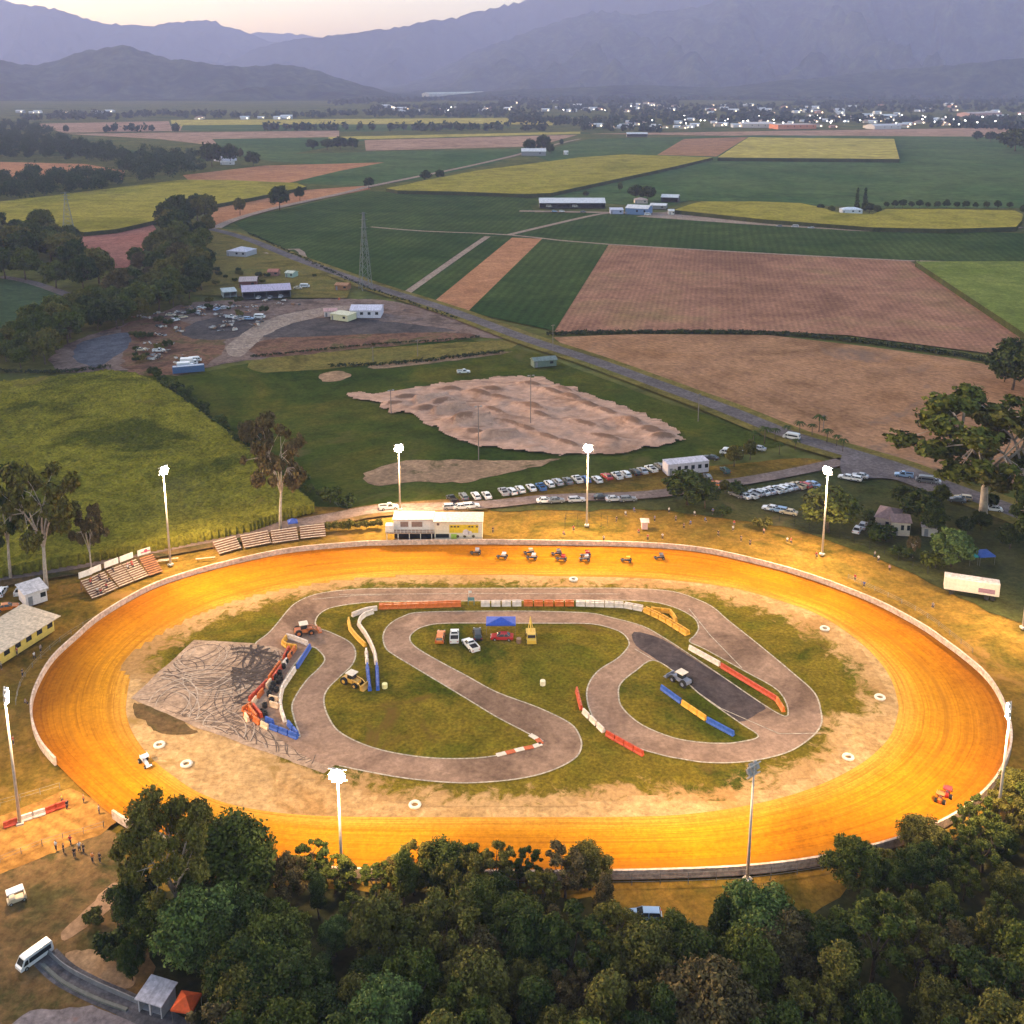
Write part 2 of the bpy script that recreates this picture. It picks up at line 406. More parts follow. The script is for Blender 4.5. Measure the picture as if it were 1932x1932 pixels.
# thin farm tracks
def track(name, pts, w, mat, z, sm=3): return strip(name, world(cat(pts, sm, False)), w, mat, z)
TR = [0]
def T(pts, w, mat=M_dirtpath, name='farm_track'):
    TR[0] += 1; return track(name, pts, w, mat, .02+.006*TR[0])
T([(920,446),(870,480),(768,552)], 4.5)
T([(700,428),(800,436),(960,443),(1150,461),(1716,492),(1932,494)], 3.5)
T([(960,443),(1040,424),(1130,404),(1180,400)], 5)
T([(690,353),(784,334),(886,313),(972,293),(1050,272),(1094,262)], 8)
T([(980,398),(1100,400),(1190,402),(1290,402)], 8)
T([(1290,403),(1440,418),(1600,434),(1784,437),(1880,434),(1926,428)], 6)
T([(405,432),(440,415),(520,392),(640,366),(690,353)], 8)
T([(0,522),(60,533),(138,560)], 6, M_asph)
T([(500,478),(560,470),(575,492)], 4)
# raised cane crops (dark stalk edge shows on the near side)
def cane(pts, h, mat=M_yel, label=''):
    o = sheet('cane_crop', world(pts, h), [mat, M_caneside], side=h+.3, kind='stuff', label=label, catg='sugar cane')
    return o
cane([(0,380),(120,366),(342,339),(440,340),(560,345),(578,352),(480,372),(403,386),(340,403),(275,420),(220,432),(158,438),(90,424),(0,420)], 3.0, label='yellow ripe cane field behind the left wood')
cane([(728,355),(767,348),(791,342),(904,321),(1092,297),(1180,291),(1345,297),(1273,314),(1180,334),(1040,364),(989,366),(880,362),(750,359)], 3.2, label='long yellow cane field beside the farm road')
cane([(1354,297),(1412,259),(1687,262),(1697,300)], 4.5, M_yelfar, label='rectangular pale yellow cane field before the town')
cane([(1272,396),(1300,386),(1323,380),(1430,380),(1511,383),(1545,390),(1579,401),(1647,404),(1672,394),(1780,394),(1914,397),(1930,404),(1928,416),(1917,428),(1784,432),(1648,429),(1443,414)], 3.0, label='yellow cane field wrapped round the house with two cypresses')
cane([(1727,493),(1990,493),(1990,660),(1932,628)], 3.0, field('young_cane', (.12,.15,.03), (.17,.19,.045), .02, fine=.6, bmp=.3), label='bright green cane field at the right edge')
# --- near left cane: leafy surface
cp = [(0,719),(60,712),(205,697),(256,702),(300,722),(360,762),(478,849),(492,860),(560,920),(595,948),(540,962),(478,984),(308,1018),(150,1046),(-60,1080),(-60,720)]
cw = [Vector((p.x, p.y, 0)) for p in world(cp, 2.6)]
def cz(x, y):
    return 2.5 + .55*noise.noise(Vector((x*.9, y*.9, 0))) + .5*noise.noise(Vector((x*2.3, y*2.3, 5))) + .5*noise.noise(Vector((x*.08, y*.08, 2)))
M_cane_near = field('leafy_cane', (.075,.080,.012), (.20,.175,.022), .03, (.14,.125,.016), fine=1.3, fineamt=.6, bmp=.5, patch=((.15,.115,.03), .035, .60))
o = gridfill('cane_crop', cw, .75, cz, M_cane_near, kind='stuff', skirt=True); tag(o, 'leafy green and yellow cane field left of the motocross paddock', 'sugar cane')
# ================================================================== near grounds
lay('trampled_ground', [(-300,1010),(0,1040),(300,1000),(600,950),(1040,900),(1300,880),(1500,860),(1700,880),(2200,1080),(2500,1500),(2500,2300),(-500,2300)], M_verge, jg=.8, stepj=4)
lay('paddock', [(262,700),(345,708),(440,688),(640,655),(860,632),(1010,664),(1270,762),(1440,810),(1490,835),(1260,880),(1000,925),(915,945),(720,962),(660,955),(600,952),(430,800)], M_paddock, jg=.8, stepj=4)
lay('olive_strip', [(480,676),(620,662),(940,640),(960,655),(800,676),(700,686),(500,700)], M_olive, smooth=4, jg=.8, stepj=3)
lay('yard', [(662,562),(560,563),(369,568),(280,596),(150,637),(96,671),(120,700),(239,697),(330,706),(400,688),(478,676),(640,660),(860,634),(1000,640),(900,610),(760,570)], M_yard, smooth=3, jg=1.2, stepj=3)
lay('yard_earth', [(470,650),(520,636),(620,618),(860,626),(880,636),(640,660),(500,672)], M_yardd, smooth=4, jg=1, stepj=3)
lay('yard_earth', [(240,610),(330,600),(420,640),(400,680),(330,704),(240,700),(230,650)], M_yardd, smooth=4, jg=1.5, stepj=3)
lay('gravel_pad', [(492,632),(560,606),(640,596),(720,604),(860,622),(700,628),(560,634)], M_gravel, smooth=4, jg=.8, stepj=3)
lay('gravel_pad', [(370,606),(440,592),(500,604),(470,628),(400,640),(345,630)], M_gravel, smooth=4, jg=1, stepj=3)
lay('gravel_pad', [(145,650),(180,636),(240,626),(243,650),(215,672),(180,690),(140,676)], M_bgravel, smooth=4, jg=.6, stepj=2)
lay('yard_track', [(452,672),(500,632),(560,606),(640,588),(668,575),(600,580),(520,596),(470,620),(425,655)], M_dirtpath, smooth=4, jg=.6, stepj=3)
lay('tan_dirt', [(692,888),(767,868),(852,864),(930,866),(1006,866),(1060,862),(1000,880),(921,898),(870,909),(780,905),(720,915),(694,905)], M_tan, smooth=4, jg=1.0, stepj=2)
lay('tan_dirt', [(605,705),(640,698),(662,706),(640,716),(610,718)], M_tan, smooth=4, jg=.5, stepj=2)
lay('tan_dirt', [(700,688),(760,682),(940,662),(950,666),(780,688),(705,694)], M_tan, smooth=2, jg=.4, stepj=2)
lay('carpark_grass', [(930,948),(1250,934),(1440,900),(1560,880),(1700,890),(1932,985),(2100,1080),(1990,1190),(1860,1150),(1740,1085),(1600,1030),(1480,990),(1250,960),(930,962)], M_park, jg=.8, stepj=3)
# motocross dirt as relief
bp = world([(648,743),(682,738),(706,744),(767,734),(852,721),(955,710),(1023,710),(1092,738),(1180,768),(1245,792),(1285,818),(1290,830),(1228,842),(1160,857),(1057,857),(955,847),(887,837),(801,796),(774,779),(733,777),(712,758),(672,752)])
bseg = [(Vector((a.x,a.y)), Vector((b_.x,b_.y))) for a, b_ in zip(bp, bp[1:]+bp[:1])]
MOUNDS = [(at(u, v), l, w, h, a) for (u, v, l, w, h, a) in [(905,745,7,2.2,1.7,-35),(940,752,5,2,1.3,-35),(868,797,6,4,1.5,10),(893,817,5,3,1.3,-20),(1000,770,8,2,1.6,-40),(1016,784,6,2,1.3,-40),(1040,742,7,2.2,1.6,-42),(1078,753,6,2.2,1.7,-42),(1110,768,6,2.2,1.6,-42),(1142,779,6,2.2,1.5,-42),(1190,800,6,2.4,1.7,-42),(1225,815,6,3,1.7,-20),(1246,825,5,3,1.3,10),(960,800,8,1.6,1.2,-42),(990,810,8,1.6,1.3,-42),(1030,826,8,1.6,1.2,-42),(1070,838,6,1.8,1.1,-42),(830,760,6,3,1.4,40),(765,750,6,2,1.2,15),(800,772,5,3,1.3,30),(925,735,6,2,1.1,-20),(1000,728,6,2,1.2,-30),(1062,736,6,2,1.1,-42),(930,775,7,1.6,1.1,-42),(1100,800,7,2,1.0,-42),(1140,826,7,2,1.1,-30),(850,736,6,2,1.1,-10),(740,762,4,2,1.0,10)]]
def bz(x, y):
    q_ = Vector((x, y)); dmin = 99
    for a_, b_ in bseg:
        ab = b_-a_; t_ = max(0, min(1, (q_-a_).dot(ab)/ab.length_squared)); dmin = min(dmin, (q_-a_-ab*t_).length)
    if not pinside(x, y, bp): dmin = 0
    fade = min(1, dmin/7)
    a = rad(-58); s = x*math.cos(a)+y*math.sin(a); t = -x*math.sin(a)+y*math.cos(a)
    rows = max(0, math.sin(s*.42+1.2*noise.noise(Vector((x*.03, y*.03, 1))))) ** 3 * max(0, math.sin(t*.09+2*noise.noise(Vector((x*.02, y*.02, 9)))))
    n = noise.noise(Vector((x*.12, y*.12, 4))); big = max(0, n-.12)*5.5
    lane = 0.0 if abs(math.sin(t*.055+.6)) > .35 else 1.0
    mo = 0.0
    for p_, l_, w_, h_, a_ in MOUNDS:
        dx, dy = x-p_.x, y-p_.y
        if dx*dx+dy*dy > 400: continue
        ca, sa = math.cos(rad(a_)), math.sin(rad(a_)); s_, t_ = dx*ca+dy*sa, -dx*sa+dy*ca
        e_ = (s_/l_)**2 + (t_/w_)**2
        if e_ < 6: mo = max(mo, h_*math.exp(-e_))
    return .10 + min(1, fade*2.5)*mo*1.25 + fade*(2.4*rows*lane + big*.25 + .14*noise.noise(Vector((x*.7, y*.7, 2))))
nt, N, L, b = nodes(M_bmx); src = b.inputs['Base Color'].links[0].from_socket
lf_ = noi(nt, mapping(nt, geo(nt), (.05, .22, 1), rad(38)), 1.0, 5, .6, .6)
L.new(mixc(nt, ramp(nt, lf_, [(.54, (0,0,0)), (.66, (.6,.6,.6))]), src, (.19,.105,.065)), b.inputs['Base Color'])  # long dark streaks in the colour stand in for shading of the relief
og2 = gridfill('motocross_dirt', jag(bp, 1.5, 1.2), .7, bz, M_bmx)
at2 = og2.data.attributes.new('flank_shade', 'FLOAT', 'POINT')      # shade on the flank of each jump, put into the soil colour
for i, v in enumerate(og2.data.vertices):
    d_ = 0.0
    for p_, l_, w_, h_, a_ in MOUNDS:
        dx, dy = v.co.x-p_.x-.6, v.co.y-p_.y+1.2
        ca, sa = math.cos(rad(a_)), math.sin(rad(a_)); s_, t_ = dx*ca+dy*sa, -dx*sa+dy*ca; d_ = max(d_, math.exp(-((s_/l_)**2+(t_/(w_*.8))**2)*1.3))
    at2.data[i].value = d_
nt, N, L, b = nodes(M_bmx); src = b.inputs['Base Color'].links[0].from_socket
A_ = N.new('ShaderNodeAttribute'); A_.attribute_name = 'flank_shade'; mu = N.new('ShaderNodeMath'); mu.operation = 'MULTIPLY_ADD'; mu.inputs[1].default_value = 1.2; mu.inputs[2].default_value = -.6
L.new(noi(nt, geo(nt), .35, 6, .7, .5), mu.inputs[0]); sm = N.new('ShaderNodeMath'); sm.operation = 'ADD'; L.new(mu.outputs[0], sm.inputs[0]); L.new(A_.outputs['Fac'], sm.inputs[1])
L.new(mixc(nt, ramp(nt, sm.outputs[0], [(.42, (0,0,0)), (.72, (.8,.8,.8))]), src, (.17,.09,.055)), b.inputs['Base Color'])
# roads
road_pts = cat([(396,432),(430,440),(480,456),(564,490),(660,524),(699,539),(852,587),(989,638),(1126,683),(1274,737),(1374,774),(1494,822),(1614,858),(1699,884),(1784,917),(1932,972),(2200,1085)], 4, False)
rw = world(road_pts)
strip('road_verge', rw, 15, M_olive, .09)
strip('road', rw, 7.2, M_asph, .115)
strip('road_verge', world(cat([(-100,1108),(0,1092),(140,1070),(280,1042),(420,1016),(620,980),(720,962),(915,950)], 4, False)), 8, M_brownverge, .06)
strip('service_road', world(cat([(-100,1103),(0,1087),(140,1066),(280,1038),(420,1012),(620,977),(720,960),(907,953),(1041,940),(1228,933),(1400,908),(1500,890),(1600,868)], 4, False)), 5.0, field('service_asphalt', (.16,.115,.10), (.23,.17,.15), .06, fine=1.0), .09)
sheet('junction', world(cat([(1585,880),(1596,850),(1640,858),(1700,884),(1790,918),(1750,926),(1690,905),(1640,902),(1600,905)], 4), .12), M_asph)
# ================================================================== the oval
OUT = cat([(62,1333),(64,1372),(76,1405),(92,1428),(120,1457),(160,1496),(215,1543),(285,1582),(370,1612),(490,1640),(640,1652),(830,1657),(1000,1658),(1200,1656),(1402,1648),(1560,1628),(1700,1592),(1800,1548),(1868,1490),(1900,1430),(1904,1385),(1888,1330),(1860,1285),(1818,1247),(1774,1214),(1738,1189),(1665,1149),(1592,1118),(1519,1092),(1446,1071),(1336,1046),(1226,1035),(1074,1031),(879,1029),(722,1031),(660,1034),(547,1045),(444,1066),(342,1094),(273,1121),(191,1170),(144,1210),(102,1250),(76,1292)], 5)
INN = cat([(239,1320),(239,1350),(253,1388),(284,1429),(325,1463),(376,1496),(444,1520),(547,1536),(660,1541),(830,1542),(1000,1542),(1200,1541),(1300,1536),(1400,1522),(1500,1498),(1580,1466),(1640,1430),(1679,1390),(1693,1350),(1694,1325),(1676,1272),(1628,1217),(1555,1166),(1482,1137),(1372,1108),(1226,1092),(1074,1088),(900,1087),(722,1091),(600,1104),(500,1123),(430,1143),(376,1165),(320,1195),(275,1233),(248,1275)], 5)
Ow, Iw = world(OUT), world(INN)
ctr = at(975, 1310)
def radial(P, n):
    A = sorted(((math.atan2(p.y-ctr.y, p.x-ctr.x), (p-ctr).length) for p in P))
    A = [(A[-1][0]-2*PI, A[-1][1])] + A + [(A[0][0]+2*PI, A[0][1])]
    out = []; k = 0
    for i in range(n):
        a = -PI + 2*PI*i/n
        while k < len(A)-2 and A[k+1][0] < a: k += 1
        t = (a-A[k][0])/max(1e-9, A[k+1][0]-A[k][0]); out.append((a, A[k][1]*(1-t)+A[k+1][1]*t))
    return out
NR = 360
ro, ri = radial(Ow, NR), radial(Iw, NR)
def pol(a, r, z=0): return Vector((ctr.x+math.cos(a)*r, ctr.y+math.sin(a)*r, z))
# sand inside
sheet('infield_sand', [pol(a, r+1.2) for a, r in ri], M_sand, .03)
V = []; Fc = []; UV = []; K = 14; arc = 0
for i in range(NR+1):
    a, r1 = ro[i % NR]; _, r0 = ri[i % NR]
    if i: arc += (pol(a, r1)-pol(ro[(i-1) % NR][0], ro[(i-1) % NR][1])).length
    for k in range(K+1):
        t = k/K; V.append(pol(a, r0+(r1-r0)*t, .05 + .25*max(0, t-.1))); UV.append((arc/10, t))
for i in range(NR):
    for k in range(K):
        Fc.append((i*(K+1)+k, i*(K+1)+k+1, (i+1)*(K+1)+k+1, (i+1)*(K+1)+k))
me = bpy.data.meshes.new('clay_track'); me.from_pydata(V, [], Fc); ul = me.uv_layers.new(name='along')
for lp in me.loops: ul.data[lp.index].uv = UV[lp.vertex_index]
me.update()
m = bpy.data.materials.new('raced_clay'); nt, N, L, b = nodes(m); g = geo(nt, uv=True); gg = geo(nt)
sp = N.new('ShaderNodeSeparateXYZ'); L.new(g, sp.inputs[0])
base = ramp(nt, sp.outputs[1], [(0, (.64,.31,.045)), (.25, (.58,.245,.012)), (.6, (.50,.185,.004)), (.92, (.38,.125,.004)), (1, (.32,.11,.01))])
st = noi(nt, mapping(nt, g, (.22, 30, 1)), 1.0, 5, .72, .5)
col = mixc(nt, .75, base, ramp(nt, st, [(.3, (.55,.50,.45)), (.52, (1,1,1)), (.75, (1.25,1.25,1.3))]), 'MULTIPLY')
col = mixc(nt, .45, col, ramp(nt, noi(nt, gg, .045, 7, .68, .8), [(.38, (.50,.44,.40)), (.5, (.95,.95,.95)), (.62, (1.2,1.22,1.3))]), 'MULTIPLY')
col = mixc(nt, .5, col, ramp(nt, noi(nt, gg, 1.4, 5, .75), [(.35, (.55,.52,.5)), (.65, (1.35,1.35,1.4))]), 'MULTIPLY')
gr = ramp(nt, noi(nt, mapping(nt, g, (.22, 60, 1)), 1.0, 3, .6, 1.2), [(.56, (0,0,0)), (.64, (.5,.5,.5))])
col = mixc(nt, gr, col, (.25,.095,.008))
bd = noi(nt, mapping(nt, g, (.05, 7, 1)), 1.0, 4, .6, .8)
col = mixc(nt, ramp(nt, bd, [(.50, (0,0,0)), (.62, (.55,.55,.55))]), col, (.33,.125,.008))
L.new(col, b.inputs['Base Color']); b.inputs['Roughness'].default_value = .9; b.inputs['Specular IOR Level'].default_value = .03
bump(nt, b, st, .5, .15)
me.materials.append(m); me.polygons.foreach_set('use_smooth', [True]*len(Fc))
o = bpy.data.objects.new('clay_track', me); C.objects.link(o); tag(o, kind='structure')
# infield grass
GI = [(262,1262),(300,1225),(335,1205),(400,1168),(480,1140),(580,1118),(680,1103),(760,1098),(900,1096),(1074,1100),(1226,1107),(1330,1120),(1400,1136),(1470,1160),(1540,1195),(1590,1232),(1622,1272),(1640,1320),(1622,1350),(1575,1362),(1562,1390),(1530,1430),(1480,1458),(1400,1486),(1300,1500),(1200,1492),(1100,1502),(1000,1508),(850,1506),(740,1498),(680,1474),(612,1462),(560,1440),(500,1400),(400,1350),(330,1300)]
# infield ground: one sheet whose turf thins out into sand towards its ragged rim
gpl = world(cat(GI, 4)); gseg = [(Vector((p.x,p.y)), Vector((q.x,q.y))) for p, q in zip(gpl, gpl[1:]+gpl[:1])]
big_ = [ctr + (p-ctr)*1.06 for p in gpl]
og = gridfill('infield_grass', big_, 1.3, lambda x, y: .07, None, smooth=False)
at_ = og.data.attributes.new('turf', 'FLOAT', 'POINT')
for i, v in enumerate(og.data.vertices):
    q = Vector((v.co.x, v.co.y)); dm = 99
    for p0, p1 in gseg:
        ab = p1-p0; l2 = ab.length_squared
        if l2 < 1e-9: continue
        t = max(0, min(1, (q-p0).dot(ab)/l2)); dm = min(dm, (q-p0-ab*t).length)
    at_.data[i].value = dm if pinside(q.x, q.y, gpl) else -dm
def turfmix(m, src_sand):
    nt, N, L, b = nodes(m); src = b.inputs['Base Color'].links[0].from_socket; g = geo(nt)
    A = N.new('ShaderNodeAttribute'); A.attribute_name = 'turf'
    n1 = noi(nt, g, .28, 7, .72, .6); ma = N.new('ShaderNodeMath'); ma.operation = 'MULTIPLY_ADD'; ma.inputs[1].default_value = 22; ma.inputs[2].default_value = -11.5; L.new(n1, ma.inputs[0])
    ad = N.new('ShaderNodeMath'); ad.operation = 'ADD'; L.new(ma.outputs[0], ad.inputs[0]); L.new(A.outputs['Fac'], ad.inputs[1])
    mr = N.new('ShaderNodeMapRange'); mr.inputs['From Min'].default_value = -1.2; mr.inputs['From Max'].default_value = 1.6; L.new(ad.outputs[0], mr.inputs['Value'])
    sand = ramp(nt, noi(nt, g, .05, 6, .62, .6), [(.36, (.36,.20,.075)), (.64, (.50,.31,.14))])
    sand = mixc(nt, .35, sand, ramp(nt, noi(nt, g, 1.0, 5, .7), [(.34, (.3,.3,.3)), (.50, (.9,.9,.9)), (.66, (1.5,1.5,1.5))]), 'MULTIPLY')
    L.new(mixc(nt, mr.outputs[0], sand, src), b.inputs['Base Color'])
M_inf2 = M_infield.copy(); M_inf2.name = 'infield_turf_and_sand'; turfmix(M_inf2, None)
og.data.materials.clear(); og.data.materials.append(M_inf2)
# rough grass patches along the sand
for pts in ([(250,1325),(300,1335),(350,1365),(370,1378),(330,1385),(285,1372),(258,1350)],):
    sheet('rough_grass', jag(world(cat(pts, 4)), .8, .8), M_brownverge, .075)
def speckle(name, line, n, spread, mat, z, seed, rmax=1.5):
    """ragged little patches scattered along a boundary"""
    rr = random.Random(seed); P = resample(line, 1.0); V = []; Fc = []
    for i in range(n):
        p = rr.choice(P); cx, cy = p.x+rr.gauss(0, spread), p.y+rr.gauss(0, spread*.7); r = rr.uniform(.25, rmax)*rr.random()+.2; k = rr.randint(7, 11); b0 = len(V)
        for j in range(k):
            a = 2*PI*j/k; q = r*rr.uniform(.55, 1.3); V.append((cx+q*math.cos(a)*1.5, cy+q*math.sin(a), z+i*.00006))
        Fc.append(tuple(range(b0, b0+k)))
    me = bpy.data.meshes.new(name); me.from_pydata(V, [], Fc); me.materials.append(mat); o = bpy.data.objects.new(name, me); C.objects.link(o); return tag(o, kind='structure')
pad = [(246,1318),(366,1208),(440,1212),(500,1216),(560,1225),(600,1300),(640,1440),(612,1461),(500,1418),(376,1375)]
sheet('burnout_pad', jag(world(pad), .15, 1.0), M_pad, .10)
# looping tyre marks on the burnout pad: arcs laid by spinning cars
def arcs(name, poly, n, mat, z, seed, rmin=3, rmax=11, w=.22):
    rr = random.Random(seed); wp_ = world(poly); xs = [p.x for p in wp_]; ys = [p.y for p in wp_]; V = []; Fc = []
    for _ in range(n*4):
        if n <= 0: break
        cx, cy = rr.uniform(min(xs), max(xs)), rr.uniform(min(ys), max(ys)); r = rr.uniform(rmin, rmax); a0 = rr.uniform(0, 6.28); la = rr.uniform(.8, 4.2); dr = rr.uniform(-.25, .25)*r; prev = None; m_ = max(6, int(la*r/.7)); any_ = False
        for off in (0, 1.4):
            prev = None
            for i in range(m_+1):
                a = a0+la*i/m_; q = r+dr*i/m_+off; x, y = cx+q*math.cos(a), cy+q*math.sin(a)
                if not pinside(x, y, wp_): prev = None; continue
                ww = w*math.sin(PI*(i+.5)/(m_+1))**.5; k = len(V); V += [(x+ww/2*math.cos(a), y+ww/2*math.sin(a), z), (x-ww/2*math.cos(a), y-ww/2*math.sin(a), z)]
                if prev is not None: Fc.append((prev, prev+1, k+1, k))
                prev = k; any_ = True
        if any_: n -= 1; z += .0006
    me = bpy.data.meshes.new(name); me.from_pydata(V, [], Fc); me.materials.append(mat); o = bpy.data.objects.new(name, me); C.objects.link(o); return tag(o, kind='structure')
PADP = [(252,1318),(368,1212),(500,1220),(545,1232),(500,1300),(470,1345),(520,1390),(600,1425),(606,1455),(500,1412),(378,1368)]
arcs('tyre_marks', PADP, 62, field('rubber_marks', (.13,.09,.07), (.19,.14,.11), .2, fine=3), .104, 4)
arcs('tyre_marks', PADP, 20, field('pale_scuffs', (.42,.32,.25), (.5,.39,.3), .2, fine=3), .162, 5)
arcs('tyre_marks', [(430,1215),(500,1216),(530,1240),(470,1340),(440,1330)], 24, field('black_rubber', (.07,.055,.05), (.11,.085,.07), .2, fine=3), .20, 6, w=.5)
arcs('tyre_marks', [(430,1360),(470,1350),(520,1392),(640,1420),(640,1450),(612,1458),(500,1415)], 25, field('black_rubber', (.07,.055,.05), (.11,.085,.07), .2, fine=3), .225, 8, 20, 60, .5)
OC = [(482,1217),(505,1197),(520,1181),(547,1148),(566,1134),(590,1124),(625,1117),(683,1112),(760,1111),(878,1111),(1074,1110.6),(1191,1111.4),(1269,1117),(1318,1133),(1347,1148),(1372,1170),(1431,1217),(1497,1272),(1537,1309),(1549,1345),(1548,1371),(1526,1396),(1482,1422),(1409,1438),(1336,1440),(1280,1432),(1250,1426),(1191,1408),(1144,1381),(1117,1350),(1107,1314),(1113,1287),(1132,1264),(1164,1244),(1182,1226),(1187,1213),(1176,1197),(1152,1186),(1113,1178),(1040,1177),(957,1177),(840,1177),(800,1183),(781,1193),(773,1205),(783,1221),(820,1244),(878,1275),(937,1307),(1015,1336),(1074,1365),(1093,1389),(1096.5,1412),(1082,1434),(1035,1457),(976,1471),(898,1478),(839,1477),(761,1469),(683,1455),(640,1446),(600,1440),(560,1418),(520,1385),(500,1340),(520,1290),(548,1245),(520,1222)]
ocw = world(cat(OC, 4)); sheet('kart_track', ocw, M_kart, .13)
sheet('kart_track_patch', world(cat([(1196,1192),(1250,1206),(1300,1238),(1351,1270),(1440,1328),(1430,1345),(1392,1362),(1350,1330),(1318,1308),(1241,1246),(1200,1218)], 3), .145), M_kartd)
IA = [(595,1174),(605,1158),(632,1146),(703,1137),(800,1135.5),(898,1135),(1074,1133.6),(1210,1135),(1269,1146),(1308,1166),(1318,1185),(1311,1200),(1301,1212),(1330,1226),(1402,1266),(1470,1306),(1487,1349),(1458,1342),(1350,1269),(1289,1228),(1250,1203),(1211,1182),(1152,1166),(1113,1158),(1040,1155),(957,1154),(800,1156),(761,1164),(734,1180),(723,1200),(727,1222),(742,1236),(800,1271),(878,1318),(937,1354),(996,1385),(1022,1404),(937,1427),(859,1433),(781,1428),(703,1412),(644,1385),(621,1357),(611,1326),(617,1303),(640,1279),(664,1256),(671,1233),(660,1213),(625,1195),(601,1186)]
IB = [(1234,1247),(1199,1267),(1171,1291),(1167,1314),(1175,1338),(1211,1369),(1269,1393),(1321,1402),(1362,1404),(1391,1402),(1431,1391),(1400,1368),(1360,1340),(1318,1309),(1281,1276)]
IC = [(590,1222),(604,1231),(613,1246),(600,1264),(581,1282),(562,1308),(551,1333),(556,1360),(566,1392),(548,1380),(536,1350),(525,1312),(545,1270),(574,1232)]
for nm, isl in (('kart_island', IA), ('kart_island', IB), ('kart_island', IC)):
    w = world(cat(isl, 4)); sheet(nm, w, M_infield, .16); strip('edge_line', w, .27, M_line, .175, closed=True)
strip('edge_line', ocw[:4*61-3], .27, M_line, .15)
for pts in ([(1198,1226),(1234,1247)], [(1318,1309),(1360,1338),(1470,1386),(1548,1385)], [(1300,1150),(1340,1200),(1400,1262)], [(640,1123),(900,1121),(1170,1122)], [(590,1132),(680,1124),(720,1124)]):
    strip('edge_line', world(pts), .18, M_line, .18)
# pit entry and lower left
lay('brown_ground', [(-200,1560),(0,1545),(110,1560),(215,1560),(250,1640),(270,1720),(300,1860),(480,2300),(-600,2300)], M_brownverge, jg=.8, z=.04, stepj=1.5)
lay('pit_road', [(-200,1620),(0,1542),(70,1512),(130,1488),(175,1508),(222,1548),(190,1575),(120,1602),(0,1650),(-200,1740)], M_clayroad, jg=.3, z=.07, stepj=1)
lay('dirt_patch', [(125,1800),(165,1795),(210,1810),(248,1840),(250,1862),(200,1868),(150,1850),(130,1825)], field('tan_clearing', (.26,.16,.09), (.33,.21,.12), .1, fine=1.2), smooth=4, jg=.3, z=.08, stepj=1)
lay('red_dirt', [(190,1690),(222,1668),(240,1690),(200,1725),(150,1760),(120,1770),(130,1740)], M_tan, smooth=4, jg=.5, z=.075, stepj=1)
lay('asphalt_apron', [(-60,1990),(60,1905),(170,1900),(290,1935),(400,2020),(300,2150),(-200,2150)], field('apron_asphalt', (.15,.125,.135), (.22,.18,.18), .08, fine=1.2, patch=((.22,.12,.10), .1, .6)), jg=.4, z=.05, stepj=1)
strip('driveway', world(cat([(85,1805),(120,1838),(175,1868),(230,1892),(300,1925),(370,1965)], 4, False)), 3.2, field('driveway_grey', (.07,.065,.07), (.13,.12,.13), .3, fine=1.2), .09)
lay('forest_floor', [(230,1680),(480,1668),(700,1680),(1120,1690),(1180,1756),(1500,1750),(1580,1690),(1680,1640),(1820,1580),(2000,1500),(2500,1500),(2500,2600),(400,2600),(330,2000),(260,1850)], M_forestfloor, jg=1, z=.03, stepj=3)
# ================================================================== mountains
def ridge(name, sil, Df, Dc, foot_amp, mat, seed, prof=1.25, du=9, rough=1.0, back=.5, nj=34):
    us = [p[0] for p in sil]; V = []; Fc = []; n = int((us[-1]-us[0])/du)
    def sv(u):
        for a, b in zip(sil, sil[1:]):
            if a[0] <= u <= b[0]:
                t = (u-a[0])/(b[0]-a[0]); t = t*t*(3-2*t)*.5 + t*.5; return a[1]*(1-t)+b[1]*t
        return sil[-1][1]
    rows = nj + 8
    for i in range(n+1):
        u = us[0]+du*i; d = ray(u, sv(u)); D = Dc*(1+.10*noise.noise(Vector((u*.004, seed, 0))))
        k = D/d.y; hc = max(3, H + d.z*k); lat = d.x/d.y
        df = Df*(1+foot_amp*noise.noise(Vector((u*.006, seed+5, 1))))
        for j in range(rows+1):
            t = j/nj
            y = df+(D-df)*t if t <= 1 else D+(D-df)*(t-1)*2.0
            x = lat*y
            if t <= 1:
                h = hc*(t**prof)
                g = abs(noise.noise(Vector((x*.0013+seed, y*.0005, seed)))) + .5*abs(noise.noise(Vector((x*.0035, y*.0014, seed+2)))) + .25*noise.noise(Vector((x*.009, y*.006, seed+3)))
                h -= hc*.8*rough*g*math.sin(PI*min(1, t*1.0))**.8
                h += hc*.05*rough*noise.noise(Vector((x*.02, y*.02, 1)))*t
                h += hc*.02*rough*noise.noise(Vector((x*.05, y*.05, 1)))*t
            else: h = hc*(1-(t-1)*2.2)
            V.append((x, y, max(-3 if j == 0 or t > 1 else .2*t, h) if j else -3))
    for i in range(n):
        for j in range(rows): a = i*(rows+1)+j; Fc.append((a, a+rows+1, a+rows+2, a+1))
    me = bpy.data.meshes.new(name); me.from_pydata(V, [], Fc); me.materials.append(mat); me.polygons.foreach_set('use_smooth', [True]*len(Fc))
    o = bpy.data.objects.new(name, me); C.objects.link(o); return tag(o, kind='structure')
M_mt = field('forested_slope', (.004,.010,.009), (.042,.052,.024), .003, (.012,.022,.012), fine=.02, fineamt=.9)
M_mt2 = field('far_forested_slope', (.015,.025,.02), (.03,.04,.025), .001, fine=.012, fineamt=.5)
ridge('hill', [(-420,150),(-200,120),(-60,100),(0,114),(45,122),(70,123),(100,116),(150,97),(205,89),(228,85),(242,85),(252,90),(270,98),(330,113),(370,116),(400,122),(470,126),(520,121),(545,121),(600,134),(640,148),(700,164),(750,178),(800,186)], 4500, 5600, .05, M_mt, 3.1, 1.0, 7)
